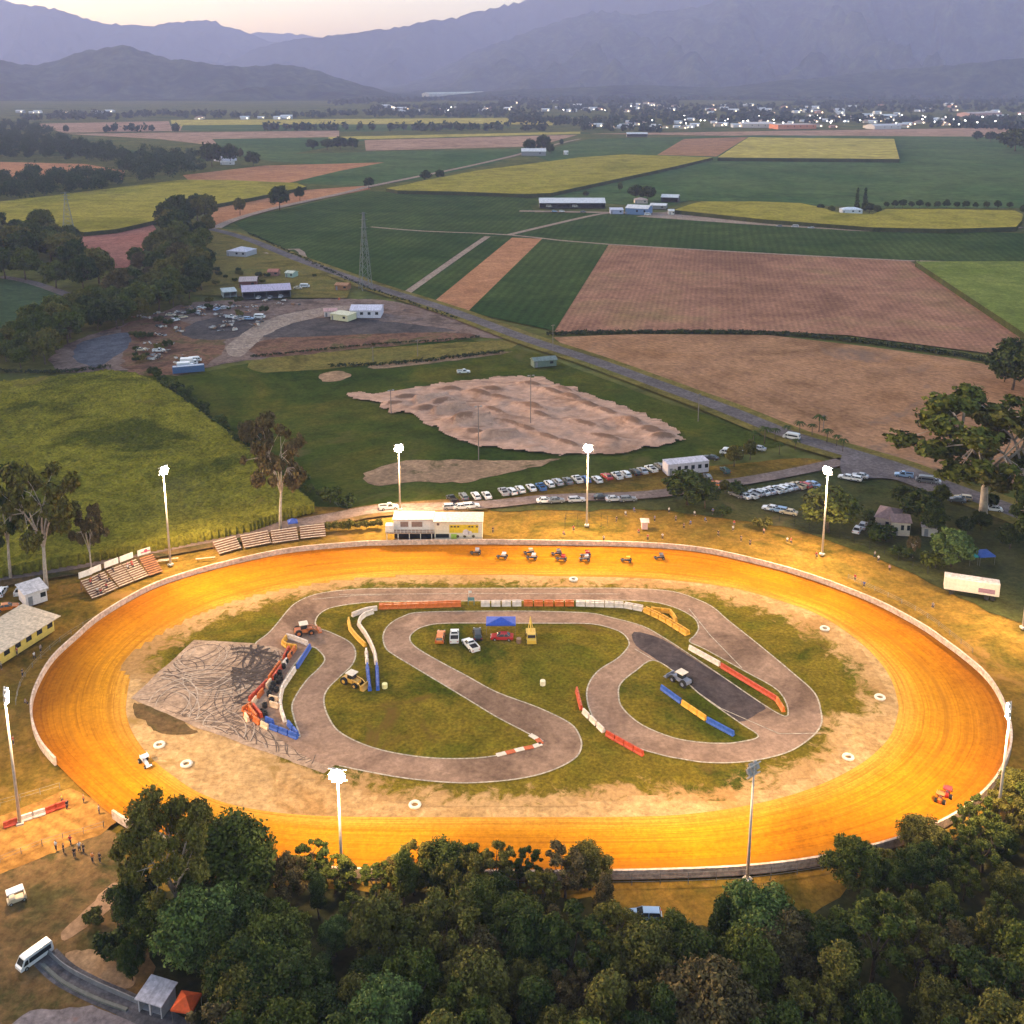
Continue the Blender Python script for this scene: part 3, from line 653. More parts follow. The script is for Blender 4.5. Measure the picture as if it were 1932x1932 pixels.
ridge('mountain', [(-600,-60),(-200,-30),(0,2),(60,10),(100,17),(150,31),(190,43),(230,46),(290,48),(330,43),(360,38),(386,36),(405,41),(430,50),(470,63),(505,76),(540,82),(590,84),(680,95),(800,120),(900,150)], 9000, 11500, .03, M_mt2, 8.2, 1.1)
ridge('mountain', [(380,80),(440,70),(480,62),(530,63),(570,65),(600,69),(650,80),(720,100)], 11800, 13200, .02, M_mt2, 5.7)
ridge('mountain', [(420,120),(500,86),(560,72),(600,70),(680,62),(720,57),(760,51),(800,40),(850,35),(900,22),(940,11),(1000,0),(1060,-20),(1120,-45),(1300,-75),(1600,-100),(2100,-120),(2500,-100)], 8200, 10400, .03, M_mt2, 12.4, 1.1)
ridge('mountain', [(640,176),(700,166),(760,158),(800,146),(852,119),(904,92),(950,77),(1023,51),(1080,32),(1126,20),(1160,23),(1194,27),(1273,19),(1330,8),(1400,-18),(1600,-55),(1932,-85),(2300,-60),(2600,-60)], 5600, 8600, .06, M_mt, 21.9, 1.15)
ridge('hill', [(800,184),(860,176),(1000,168),(1200,160),(1350,165),(1500,150),(1700,130),(1932,110),(2300,95),(2500,100)], 4600, 5600, .06, M_mt, 31.9, 1.1)
# ================================================================== trees
M_bark = plain('bark', (.12,.085,.06), .9, var=.3); M_gum = plain('pale_gum_bark', (.42,.34,.28), .8, var=.2)
LF = {
 'dark': leafmat('leaf_dark', (.018,.031,.009), (.062,.078,.020)),
 'mid': leafmat('leaf_mid', (.034,.048,.010), (.105,.115,.024)),
 'olive': leafmat('leaf_olive', (.048,.050,.012), (.15,.13,.032)),
 'light': leafmat('leaf_light', (.05,.08,.022), (.13,.17,.05)),
 'rust': leafmat('leaf_brownish', (.05,.045,.02), (.14,.10,.045)),
}
def leaf_quads(mb, c, r, n, s, rr, flat=1.0):
    c = Vector(c)
    for _ in range(n):
        while True:
            d = Vector((rr.uniform(-1,1), rr.uniform(-1,1), rr.uniform(-1,1)))
            if .05 < d.length < 1: break
        d.normalize(); q = d * r * (rr.random() ** .5) * rr.uniform(.85, 1.2); q.z *= flat
        p = c + q
        nrm = (d*.8 + Vector((rr.uniform(-1.1,1.1), rr.uniform(-1.1,1.1), rr.uniform(-.6,1.2)))).normalized()
        a = nrm.cross(Vector((rr.uniform(-1,1), rr.uniform(-1,1), rr.uniform(-1,1)))).normalized(); b_ = nrm.cross(a)
        w = s * rr.uniform(.6, 1.3); l = w * rr.uniform(.8, 1.7)
        mb.v += [tuple(p-a*w*.5-b_*l*.2), tuple(p+b_*l*.65), tuple(p+a*w*.5-b_*l*.2), tuple(p-b_*l*.6)]
        k = len(mb.v); mb.f.append((k-4, k-3, k-2, k-1)); mb.m.append(0)
PROTO = {}
def tree_proto(key, kind, h, cr, leaf, nleaf, seed, mat, bark=None):
    """unit builds around the origin, height h, crown radius cr; returns (trunk mesh, crown mesh)"""
    rr = random.Random(seed); T_ = MB(); L_ = MB(); blobs = []
    if kind == 'round':
        zc = h*.58; nb = 32
        for i in range(nb):
            a = 2.4*i + rr.uniform(-.4,.4); t = (i+.5)/nb; zz = 1-1.75*t; ra = math.sqrt(max(0, 1-zz*zz))
            k = rr.uniform(.62, 1.0)
            blobs.append((Vector((math.cos(a)*ra*cr*.8*k, math.sin(a)*ra*cr*.8*k, zc+zz*h*.32*rr.uniform(.8,1.2))), cr*rr.uniform(.14,.34)))
        for i in range(4): blobs.append((Vector((rr.uniform(-.4,.4)*cr, rr.uniform(-.4,.4)*cr, zc+rr.uniform(-.1,.2)*h)), cr*.42))
        th, tb = h*.35, .028*h
    elif kind == 'gum':
        nb = 36
        for i in range(nb):
            a = 2.4*i + rr.uniform(-.5,.5); zz = rr.uniform(.45, 1.0); ra = (1.15-abs(zz-.68)*1.6)*rr.uniform(.45, 1)
            blobs.append((Vector((math.cos(a)*ra*cr*.9, math.sin(a)*ra*cr*.9, h*zz-cr*.12)), cr*rr.uniform(.10,.22)))
        th, tb = h*.34, .024*h
    elif kind == 'tall':
        nb = 12
        for i in range(nb):
            a = 2.4*i; zz = .35+.62*i/nb
            blobs.append((Vector((math.cos(a)*cr*.5*rr.uniform(.3,1.1)*(1.2-zz*.7), math.sin(a)*cr*.5*rr.uniform(.3,1.1)*(1.2-zz*.7), h*zz)), cr*rr.uniform(.28,.45)))
        th, tb = h*.3, .02*h
    elif kind == 'cypress':
        for i in range(12): blobs.append((Vector((0,0,h*(.1+.85*i/12))), cr*(1.0-.055*i)*.85))
        th, tb = h*.2, .012*h
    elif kind == 'bush':
        for i in range(8):
            a = 2.4*i; ra = rr.uniform(.2,.75)
            blobs.append((Vector((math.cos(a)*ra*cr, math.sin(a)*ra*cr, h*rr.uniform(.35,.7))), cr*rr.uniform(.3,.48)))
        th, tb = h*.2, .03*h
    if kind == 'palm':
        T_.tube([(0,0,0),(.1,0,h*.5),(.25,.1,h*.86)], [.22,.17,.15], 7)
        for i in range(16):
            a = 2*PI*i/16 + rr.uniform(-.15,.15); up = rr.uniform(.1,.75); pts = []
            for k in range(6):
                t = k/5; rad_ = cr*t; pts.append(Vector((.25+math.cos(a)*rad_, .1+math.sin(a)*rad_, h*.86 + cr*up*t - cr*(.55+.5*up)*t*t)))
            sd_ = Vector((-math.sin(a), math.cos(a), 0))
            for k in range(5):
                w0, w1 = .42*(1-.1*k)+.05, .42*(.9-.1*k)*(0.35 if k == 4 else 1); dz = Vector((0,0,-.18))
                for sg in (1, -1): L_.quad(pts[k], pts[k+1], pts[k+1]+sd_*w1*sg+dz, pts[k]+sd_*w0*sg+dz)
    else:
        tot = sum(r**2 for _, r in blobs)
        for c_, r in blobs: leaf_quads(L_, c_, r, int(nleaf*r*r/tot), leaf, rr, .8 if kind in ('gum','round') else 1)
        lean = Vector((rr.uniform(-.03,.03)*h, rr.uniform(-.03,.03)*h, 0))
        top = Vector((lean.x, lean.y, th))
        T_.tube([(0,0,-.1),(lean.x*.3,lean.y*.3,th*.5),top], [tb, tb*.78, tb*.62], 7)
        if kind not in ('cypress',):
            if kind == 'gum':
                prim = []
                for q_ in range(5):
                    grp = [c_ for i, (c_, r) in enumerate(blobs) if i % 5 == q_]; m_ = sum(grp, Vector((0,0,0)))/len(grp)
                    a_ = 2*PI*q_/5 + rr.uniform(-.3,.3); e_ = Vector((math.cos(a_)*cr*.32, math.sin(a_)*cr*.32, top.z + (h*.78-top.z)*rr.uniform(.45,.75)))
                    s0 = top + Vector((0,0,-.05*h*rr.random())); md = s0.lerp(e_, .5) + Vector((rr.uniform(-.3,.3), rr.uniform(-.3,.3), .02*h))
                    T_.tube([s0-Vector((0,0,.1)), md, e_], [tb*.52, tb*.38, tb*.25], 6, cap=False); prim.append(e_)
            for c_, r in blobs:
                if kind == 'gum':
                    e_ = min(prim, key=lambda p_: (p_-c_).length); T_.tube([e_-(c_-e_)*.03, e_.lerp(c_, .5)+Vector((0,0,.05*h*rr.random())), c_], [tb*.22, tb*.13, tb*.05], 4, cap=False); continue
                mid = top.lerp(c_, .5) + Vector((0,0,-.06*h)) + Vector((rr.uniform(-.4,.4), rr.uniform(-.4,.4), 0))*cr*.1
                T_.tube([top-Vector((0,0,.1)), mid, c_], [tb*.42, tb*.24, tb*.08], 5, cap=False)
        else: T_.tube([top, (0,0,h*.9)], [tb*.6, tb*.1], 5)
    t = T_.build('trunk', bark or M_bark, smooth=True); c = L_.build('crown', mat, fix=False)
    C.objects.unlink(t); C.objects.unlink(c)
    PROTO[key] = (t.data, c.data, h, cr)
def tree(key, pos, h=None, label='', catg='tree', group=None, rz=None, sx=1.0, name='tree', mat=None, rr=R):
    tm, cm, ph, pc = PROTO[key]; s = (h or ph)/ph
    e = empty(name, (pos[0], pos[1], pos[2] if len(pos) > 2 else 0), rz if rz is not None else rr.uniform(0, 6.28), label, catg, group)
    e.scale = (s*sx, s*sx, s)
    for nm, me in (('trunk', tm), ('crown', cm)):
        o = bpy.data.objects.new(nm, me); C.objects.link(o); o.parent = e
        if nm == 'crown' and mat:
            o.material_slots[0].link = 'OBJECT'; o.material_slots[0].material = mat
    return e
LM = list(LF)
for i in range(4): tree_proto('near%d' % i, 'round', 11, 5.2, .27, 17000, 11+i, LF['mid'])
tree_proto('near4', 'gum', 12, 5.6, .32, 9000, 41, LF['mid']); tree_proto('near5', 'gum', 12, 5.0, .30, 10000, 43, LF['mid'])
for i in range(2): tree_proto('tall%d' % i, 'tall', 13, 3.8, .30, 11000, 31+i, LF['dark'])
tree_proto('gumnear', 'gum', 20, 9.0, .36, 20000, 51, LF['olive'], M_gum)
tree_proto('gummid', 'gum', 22, 9.5, .6, 7000, 57, LF['olive'], M_gum)
tree_proto('gummid2', 'gum', 20, 8.5, .6, 5500, 63, LF['dark'], M_gum)
for i in range(3): tree_proto('mid%d' % i, 'round', 12, 6.0, .62, 4500, 71+i, LF['dark'])
for i in range(3): tree_proto('far%d' % i, 'round', 14, 8.5, 1.3, 1400, 81+i, LF['dark'])
tree_proto('cypress', 'cypress', 18, 2.3, .8, 900, 91, LF['dark'])
for i in range(2): tree_proto('bush%d' % i, 'bush', 3, 2.0, .35, 900, 95+i, LF['dark'])
tree_proto('palm', 'palm', 8, 3.2, 0, 0, 99, LF['dark'])
# ---- foreground wood along the bottom of the picture
fr = random.Random(5); near_pts = []
def scatter(poly_w, dmin, n, rr, tries=4000, ex=None):
    xs = [p[0] for p in poly_w]; ys = [p[1] for p in poly_w]; out = []
    for _ in range(tries):
        if len(out) >= n: break
        x = rr.uniform(min(xs), max(xs)); y = rr.uniform(min(ys), max(ys))
        if pinside(x, y, poly_w) and all((x-a)**2+((y-b_))**2 > dmin*dmin for a, b_ in out) and not (ex and ex(x, y)): out.append((x, y))
    return sorted(out, key=lambda p: (-p[1], p[0]))
ff = world([(500,1672),(560,1678),(700,1684),(880,1690),(1020,1690),(1110,1700),(1160,1760),(1200,1800),(1500,1800),(1570,1750),(1640,1700),(1700,1672),(1800,1640),(1900,1600),(2040,1540),(2300,1560),(2300,2350),(420,2350),(400,2000),(380,1900),(420,1760),(440,1700)])
pts = scatter(ff, 3.9, 160, fr, 16000)
kinds = {'dark':'dark green leafy tree','mid':'mid green leafy tree','olive':'olive green tree','light':'pale green tree','rust':'brownish green tree'}
def zone(x, y):
    u = CU + FP * x / (y*CT + H*ST)
    a = 'left end' if u < 700 else 'centre left' if u < 960 else 'centre' if u < 1200 else 'centre right' if u < 1550 else 'right end'
    return a
cnt = {}
rown = lambda y: 'trackside row' if y > 113 else 'middle rows' if y > 98 else 'bottom rows'
for (x, y) in pts:
    k = fr.choice(['near0','near1','near2','near3','near4','near5','near0','near4','tall0','tall1']); u = CU + FP*x/(y*CT+H*ST)
    mk = fr.choices(['dark','mid','olive','light','rust'], [4,4,3,1,2] if u < 1200 else [4,3,4,1,1])[0]
    hh = fr.uniform(5.5, 9.0) if y > 112 else fr.uniform(7.5, 11.5) if y > 98 else fr.uniform(9, 13)
    if u > 1150 and y > 112: hh *= .8
    kk = (mk, zone(x, y), rown(y)); i = cnt.get(kk, 0); cnt[kk] = i+1
    tree(k, (x, y), hh, '%s %s of the %s, %s of the wood' % (ordn(i), kinds[mk], kk[2], kk[1]), 'tree', 'trees of the foreground wood', mat=LF[mk], rr=fr, sx=fr.uniform(.85,1.15), name='broadleaf_tree')
fb = world([(497,1652),(640,1660),(860,1664),(1110,1668),(1130,1700),(900,1700),(500,1690)])
for i, (x, y) in enumerate(scatter(fb, 3.6, 28, fr, 9000)):
    mk = fr.choice(['mid','olive','rust','dark','mid']); u = CU + FP*x/(y*CT+H*ST)
    tree(fr.choice(['near0','near1','near4','near5','near2']), (x, y), fr.uniform(3.6, 7.6), '%s %s from the back, fringe between wall and wood, %s' % (ordn(i), kinds[mk], zone(x, y)), 'tree', 'fringe trees between wall and wood', mat=LF[mk], rr=fr, sx=fr.uniform(1.0,1.3), name='broadleaf_tree')
fb2 = world([(1590,1675),(1700,1634),(1830,1580),(1925,1510),(2060,1520),(1900,1640),(1700,1710)])
for i, (x, y) in enumerate(scatter(fb2, 4.2, 26, fr, 9000)):
    mk = fr.choice(['mid','olive','dark','dark','mid'])
    tree(fr.choice(['near0','near1','near4','near5','near2']), (x, y), fr.uniform(4.5, 8.0), '%s %s from the back beside the lower right bend of the wall' % (ordn(i), kinds[mk]), 'tree', 'trees beside the lower right bend', mat=LF[mk], rr=fr, sx=fr.uniform(1.0,1.3), name='broadleaf_tree')
# left part of the foreground wood, around the big gum
for i, (u, v, vt, key, mk, sx, lab) in enumerate([
    (338,1762,1484,'gumnear','olive',.82,'tallest gum tree with forked white trunk rising over the clay track corner'),
    (440,1722,1545,'near1','mid',1.15,'rounded green tree with sunlit rim right of the tall gum'),
    (385,1840,1672,'near2','light',1.0,'pale silvery green tree in front of the tall gum'),
    (262,1760,1640,'near0','dark',.9,'dark tree at the left foot of the tall gum'),
    (300,1800,1690,'near3','mid',1.0,'green tree directly below the white gum trunk'),
    (440,1868,1745,'tall0','dark',1.1,'dark green tree upper right of the orange tent'),
    (480,1990,1850,'near1','dark',1.1,'dark tree at the bottom edge right of the orange tent'),
    (475,1930,1770,'near0','dark',1.1,'dark round tree below the pale silvery tree'),
    (470,1830,1690,'near3','dark',1.0,'dark tree between the pale silvery tree and the wood'),
    (470,1975,1830,'near2','olive',1.0,'olive tree at the bottom edge right of the orange tent'),
    (250,1850,1765,'near0','dark',.7,'small dark tree on the upper edge of the tan clearing'),
    (420,1880,1730,'tall1','dark',1.1,'narrow dark tree under the pale silvery tree'),
    (500,1900,1740,'near1','mid',1.0,'green tree beside the left end of the wood'),
    (550,1960,1800,'near0','dark',1.1,'dark tree at the bottom edge, left end of wood'),
    (210,1800,1752,'bush0','dark',1.0,'low dark shrub left of the tan clearing'),
    (175,1745,1715,'bush1','olive',1.0,'olive shrub beside the red dirt patch')]):
    p = at(u, v); tree(key, p, hgt(u, v, vt)/(1.10 if 'gum' in key else 1.04), lab, 'tree' if 'shrub' not in lab else 'shrub', mat=LF[mk], sx=sx, name='gum_tree' if key == 'gumnear' else 'broadleaf_tree' if 'shrub' not in lab else 'shrub')
# ---- trees standing round the speedway
for (u, v, vt, key, mk, sx, lab) in [
    (88,1112,868,'gummid2','olive',.72,'tall thin gum with bare pale limbs beside the white shed, left edge'),
    (20,1090,880,'gummid','dark',.6,'gum with dark crown at the left edge behind the parked cars'),
    (173,1082,945,'gummid','rust',.55,'smaller brownish gum with forked trunk behind the signboards'),
    (529,1000,785,'gummid2','rust',.62,'lone gum with bare white trunk behind the timber bleachers'),
    (1853,985,738,'gummid','mid',1.5,'huge spreading gum with white forked trunk beside the road junction'),
    (1925,1000,765,'gummid2','olive',1.25,'second spreading gum at the right edge behind the huge gum'),
    (1955,1075,905,'gummid','dark',.8,'dark gum at the right edge above the trailer'),
    (1296,952,888,'mid0','dark',1.45,'dark round tree in front of the long white cabin'),
    (1330,958,905,'mid1','dark',1.1,'dark tree joined to the right side of the round tree'),
    (1562,1003,922,'mid1','mid',1.5,'large round green tree behind the right-hand light mast'),
    (1738,990,925,'mid2','dark',1.3,'dark tree behind the brown-roofed house'),
    (1760,1008,955,'mid0','dark',1.0,'smaller dark tree right of the brown-roofed house'),
    (1795,1068,1000,'mid0','light',1.3,'fresh green round tree left of the blue tarpaulins'),
    (1722,1052,1010,'gummid2','rust',.8,'bare brownish tree in front of the brown-roofed house'),
    (1665,1018,990,'bush0','dark',1.6,'dark shrub below the brown-roofed house'),
    (1850,1000,965,'mid2','dark',1.2,'dark tree behind the blue tarpaulins'),
    (1910,735,640,'mid1','dark',1.1,'dark tree at the right edge beside the ploughed field'),
    (1895,720,662,'mid0','dark',.9,'lower dark tree left of the one at the right edge'),
    (1945,745,640,'mid2','dark',1.1,'tree cut by the right edge beside the ploughed field'),
    (1930,690,640,'mid2','dark',.8,'tree at the right edge behind the ploughed field hedge'),
    (1385,880,838,'mid0','olive',.9,'loose tree right of the long white cabin'),
    (1415,868,830,'mid1','olive',.8,'loose tree behind the right row of parked cars'),
    (1368,930,905,'mid2','olive',.9,'low tree beside the left end of the right car row'),
    (1392,935,912,'bush1','dark',1.4,'dark shrub under the left end of the right car row'),
    (1440,998,975,'bush0','olive',1.2,'shrub beside the white cars behind the spectator bank'),
    (1362,975,955,'bush1','dark',1.2,'dark shrub on the spectator bank'),
    (1700,955,915,'mid0','dark',1.1,'dark tree behind the roof of the brown-roofed house'),
    (1775,950,915,'mid1','mid',1.0,'green tree between the old house and the white gum trunk'),
    (1820,1010,975,'mid2','dark',1.0,'dark tree right of the garden shed'),
    (1870,960,930,'mid0','dark',1.0,'dark tree just right of the white gum trunk'),
    (1905,1035,990,'mid1','dark',1.2,'dark tree upper right of the blue gazebo'),
    (1700,1048,1028,'bush0','dark',1.6,'dark shrub left of the bare brownish tree'),
    (1765,1070,1045,'bush1','mid',1.5,'shrub at the left foot of the fresh green tree'),
    (1640,985,965,'bush1','dark',1.5,'dark shrub left of the brown-roofed house'),

    ]:
    p = at(u, v); tree(key, p, hgt(u, v, vt), lab, 'shrub' if 'shrub' in lab else 'tree', mat=LF[mk], sx=sx, name='gum_tree' if 'gum' in key else 'broadleaf_tree' if 'shrub' not in lab else 'shrub')
for i, (u, v, vt) in enumerate([(1420,845,810),(1442,838,802),(1462,832,805),(1484,826,800),(1508,822,792),(1532,822,797),(1545,815,780),(1560,835,806),(1578,842,818),(1590,852,825),(1500,850,826),(1470,858,832)]):
    p = at(u, v); tree('palm', p, hgt(u, v, vt), '%s palm from the left in the row along the road' % ordn(i), 'palm', 'palms along the road', sx=1.0, name='palm_tree')
# ---- hedge between cane and paddock
hp = resample(world([(292,706),(340,742),(400,800),(450,838),(500,870),(550,905),(600,938),(655,958)]), 5.5)
for i, p in enumerate(hp):
    f = i/len(hp); where = 'far end by the yard' if f < .33 else 'middle' if f < .66 else 'near end by the white ute'
    tree('bush%d' % (i % 2), (p.x+fr.uniform(-1,1), p.y+fr.uniform(-1,1)), fr.uniform(2.2,4.2), '%s bush from the far end of the hedge between cane and paddock' % ordn(i), 'bush', 'bushes of the hedge between cane and paddock', sx=1.2, name='bush', mat=LF[fr.choice(['dark','dark','mid'])])
for i, (u, v, vt, mk) in enumerate([(470,850,790,'rust'),(490,845,800,'dark'),(510,900,850,'rust'),(455,820,795,'olive')]):
    tree('mid%d' % (i % 3), at(u, v), hgt(u, v, vt), '%s scrub tree from the left along the hedge above the lone gum' % ordn(i), 'tree', 'scrub trees along the hedge', mat=LF[mk], sx=.6, name='scrub_tree')
for i, u in enumerate(range(622, 720, 13)):
    tree('bush%d' % (i % 2), at(u, 1000-(u-622)*.07), fr.uniform(1.6,2.6), '%s olive bush from the left between the bleachers and the clubhouse' % ordn(i), 'bush', 'bushes left of the clubhouse', mat=LF['olive'], name='bush')
# ditch bushes between ploughed fields, low
M_weed = leafmat('weed_dark', (.02,.03,.012), (.045,.055,.02))
def weedline(name, pts, w, h, n, s, label, seed=3):
    rr = random.Random(seed); P = resample(world(cat(pts, 4, False)), 2.0); mb = MB()
    for _ in range(n):
        p = rr.choice(P); q_ = h*rr.uniform(.2,.7); leaf_quads(mb, (p.x+rr.uniform(-w,w)*.6, p.y+rr.uniform(-w,w)*.6, q_*.4), q_*.8, 9, s*.55, rr, .5)
    return tag(mb.build(name, M_weed, fix=False), label, 'weeds', None, 'stuff')
weedline('ditch_weeds', [(1040,630),(1200,627),(1450,629),(1600,641),(1800,668),(1885,686)], 3.2, 2.2, 900, 1.3, 'dark weeds in the ditch between the two ploughed fields')
weedline('ditch_weeds', [(1730,494),(1932,634)], 2.0, 1.6, 200, 1.3, 'dark weeds along the edge of the right cane field', 4)
weedline('verge_weeds', [(470,440),(600,500),(700,545),(860,600)], 2.5, 1.2, 350, .9, 'rank weeds on the road verge by the farm yard', 5)
weedline('bank_weeds', [(625,690),(760,684),(940,664)], 3.0, 1.6, 300, .8, 'dark weeds on the bank behind the motocross dirt', 6)
weedline('yard_weeds', [(478,672),(560,664),(700,650),(860,640),(900,635)], 1.8, 1.0, 350, .7, 'dark weeds along the lower edge of the yard', 7)
weedline('cane_edge_weeds', [(0,700),(100,702),(205,692)], 2.5, 1.8, 200, .8, 'weeds along the far edge of the left cane field', 8)
sb = random.Random(12); YB = sorted([(sb.uniform(250, 350), sb.uniform(600, 690)) for _ in range(16)] + [(sb.uniform(330, 500), sb.uniform(570, 600)) for _ in range(12)] + [(sb.uniform(400, 640), sb.uniform(500, 545)) for _ in range(12)])
for i, (u, v) in enumerate(YB): tree('bush%d' % (i % 2), at(u, v), sb.uniform(1.5, 3.4), '%s scrubby bush from the left in and above the farm yard' % ordn(i), 'bush', 'scrubby bushes of the farm yard', mat=LF[sb.choice(['dark','olive','dark'])], sx=1.2, name='bush')
# ---- woods on the left
def wood(poly, n, dmin, keys, hr, label, seed, group, sx=(.9,1.2), mats=('dark','dark','dark','mid','olive'), name='broadleaf_tree', sq=1.0, ex=None):
    rr = random.Random(seed); w = [Vector((p.x, p.y*sq, 0)) for p in world(poly)]
    P = scatter(w, dmin, n, rr, 12000)
    for i, (x, y) in enumerate(P):
        y /= sq; mk = rr.choice(mats); tot = len(P)
        dep = 'back' if i < tot/3 else 'middle' if i < 2*tot/3 else 'front'
        tree(rr.choice(keys), (x, y), rr.uniform(*hr), '%s tree %s from the back, %s tree' % (ordn(i), label, kinds[mk].split(' tree')[0].replace(' leafy','')), 'tree', group, mat=LF[mk], sx=rr.uniform(*sx), rr=rr, name=name)
    return P
def farwood(poly, n, dmin, hr, label, seed):
    rr = random.Random(seed); P = scatter(world(poly), dmin, n, rr, 14000); mb = MB()
    for (x, y) in P:
        h = rr.uniform(*hr); r = h*.52
        for _ in range(7):
            q = Vector((x+rr.uniform(-.6,.6)*r, y+rr.uniform(-.6,.6)*r, h*rr.uniform(.35,.82))); leaf_quads(mb, q, r*rr.uniform(.35,.6), 85, 1.3, rr, .9)
    o = mb.build('woodland', leafmat('woodland_leaves', (.012,.028,.012), (.035,.06,.02), (.05,.07,.025), hue=0), fix=False); tag(o, label, 'trees', None, 'stuff')
wood([(-40,440),(80,450),(150,475),(185,522),(232,545),(140,556),(60,535),(-40,525)], 30, 11, ['mid0','mid1','mid2'], (14,22), 'of the wood beside the teal field', 1, 'wood between the teal field and the pylon')
wood([(245,508),(300,470),(395,440),(385,470),(388,560),(372,568),(280,594),(230,610),(200,570),(225,545)], 42, 9, ['mid0','mid1','mid2'], (10,19), 'of the wood left of the yard', 2, 'wood left of the farm yard', mats=('dark','dark','mid','olive','rust'))
wood([(-40,660),(60,632),(150,598),(215,580),(275,596),(240,620),(150,636),(95,672),(85,696),(-40,705)], 40, 7.5, ['mid0','mid1','mid2'], (8,15), 'of the scrub behind the blue-grey gravel', 3, 'scrub wood behind the blue-grey gravel', mats=('dark','mid','mid','olive'))
wood([(300,435),(370,402),(405,415),(392,440),(330,470)], 10, 13, ['mid0','mid1','mid2'], (15,24), 'of the grove topping the yard wood', 4, 'grove at the top of the yard wood', mats=('mid','dark','olive'))
farwood([(-60,350),(70,338),(160,338),(235,345),(245,352),(170,368),(60,378),(-60,392)], 60, 17, (14,20), 'dense dark trees of the lower wood by the pink field', 5)
farwood([(-80,262),(60,268),(160,282),(255,300),(350,308),(388,322),(345,340),(255,348),(236,330),(235,318),(150,306),(-80,302)], 170, 19, (13,24), 'dense dark trees of the long wood behind the pink field', 6)
farwood([(-60,235),(70,240),(110,262),(-60,262)], 45, 28, (16,24), 'dense dark trees of the far wood at the left edge', 7)
for (u, v, vt, key, mk, sx, lab) in [
    (528,396,348,'mid0','dark',.95,'lone dark tree standing on the pink field'),(566,378,352,'mid1','dark',.9,'smaller tree right of the lone tree on the pink field'),
    (453,405,372,'mid2','olive',.8,'thin olive tree left of the lone tree on the pink field'),(696,356,333,'mid0','dark',1.0,'tree at the bend of the farm track'),
    (478,313,286,'far0','dark',1.0,'round dark tree right of the white farmhouse'),(435,310,272,'far1','dark',.8,'dark tree behind the white farmhouse'),(400,314,268,'far2','dark',.9,'dark tree left of the white farmhouse'),(455,300,280,'far0','rust',.5,'thin tree above the white farmhouse'),
    (125,252,236,'far1','dark',.7,'single small tree on the far pink field'),
    (590,282,264,'far0','dark',1.3,'left tree of the small clump in the far green field'),(618,283,262,'far1','dark',1.2,'second tree of the small clump in the far green field'),(642,282,257,'far2','dark',1.1,'third tree of the small clump in the far green field'),(666,282,260,'far0','dark',1.0,'right tree of the small clump in the far green field'),
    (1000,288,262,'far1','dark',.9,'tree behind the white farm shed by the track'),(1025,286,254,'far2','dark',.9,'tallest tree over the white farm shed by the track'),(1038,290,272,'far0','dark',.8,'low tree right of the white farm shed by the track'),(1059,276,262,'far1','dark',.5,'small single tree right of the farm shed clump'),
    (805,342,322,'far0','dark',1.0,'low tree beside the farm track, left one'),(830,338,320,'far1','dark',1.0,'low tree beside the farm track, right one'),
    (1200,378,349,'mid1','dark',1.2,'left half of the dark tree clump by the blue sheds'),(1222,380,350,'mid2','dark',1.3,'right half of the dark tree clump by the blue sheds'),
    (1170,362,343,'mid0','mid',.6,'small round tree in the field above the long white shed'),(1105,372,360,'mid2','dark',1.2,'dark tree behind the long white shed'),
    (1548,398,384,'mid0','dark',1.2,'dark tree left of the house with two cypresses'),(1568,402,388,'mid1','mid',1.1,'lower tree left of the house with two cypresses'),(1640,402,382,'mid2','dark',1.2,'dark tree right of the house with two cypresses'),(1655,404,386,'mid0','mid',1.0,'green tree right end of the house garden'),
    (1845,266,248,'far0','dark',1.0,'left tree of the dark clump by the town at right'),(1868,268,248,'far1','dark',1.1,'middle tree of the dark clump by the town at right'),(1888,268,250,'far2','dark',1.0,'right tree of the dark clump by the town at right'),(1915,285,245,'far0','dark',1.3,'dark tree at the right edge below the town'),(1940,290,240,'far1','dark',1.4,'second dark tree at the right edge below the town'),
    (1930,405,385,'mid0','dark',.8,'dark tree at the right end of the wrapped cane field')]:
    tree(key, at(u, v), hgt(u, v, vt), lab, 'tree', mat=LF[mk], sx=sx, name='broadleaf_tree')
tree('cypress', at(1616,396), hgt(1616,396,350), 'left one of the two tall dark cypresses beside the white house', 'cypress', name='cypress_tree')
tree('cypress', at(1631,396), hgt(1631,396,350), 'right one of the two tall dark cypresses beside the white house', 'cypress', name='cypress_tree', sx=1.15)
for i, u in enumerate([1672,1688,1703,1719,1735,1750,1768,1786,1805,1822,1840,1861,1882,1905]):
    tree('mid%d' % (i % 3), at(u, 392+(u-1672)*.01), 5.5+(i*37 % 5)*.5, '%s small round tree from the left in the row behind the wrapped cane field' % ordn(i), 'tree', 'row of small round trees', mat=LF['dark'], name='garden_tree')
# ---- far tree belts that read as single masses
M_belt = leafmat('belt_leaves', (.015,.03,.018), (.04,.06,.03), hue=0)
def belt(segs, seed, label, s=4.5, hh=(9,16), dens=1.0, name='tree_belt'):
    rr = random.Random(seed); mb = MB()
    for (u0, v0, u1, v1, th_) in segs:
        a, b_ = at(u0, v0), at(u1, v1); n = int((b_-a).length/7*dens)+2
        for k in range(n):
            t = rr.random(); v = v0+(v1-v0)*t - rr.random()*th_; p = at(u0+(u1-u0)*t, v); h = rr.uniform(*hh)
            leaf_quads(mb, (p.x, p.y, h*.5), h*.55, 26, s, rr, 1.0)
    o = mb.build(name, M_belt, fix=False); return tag(o, label, 'trees', None, 'stuff')
belt([(40,228,420,222,7),(100,222,430,220,6),(430,224,640,222,5)], 1, 'far dark tree belt under the left hill')
belt([(190,249,290,248,3),(330,248,345,247,1)], 2, 'small far tree belt on the pink field')
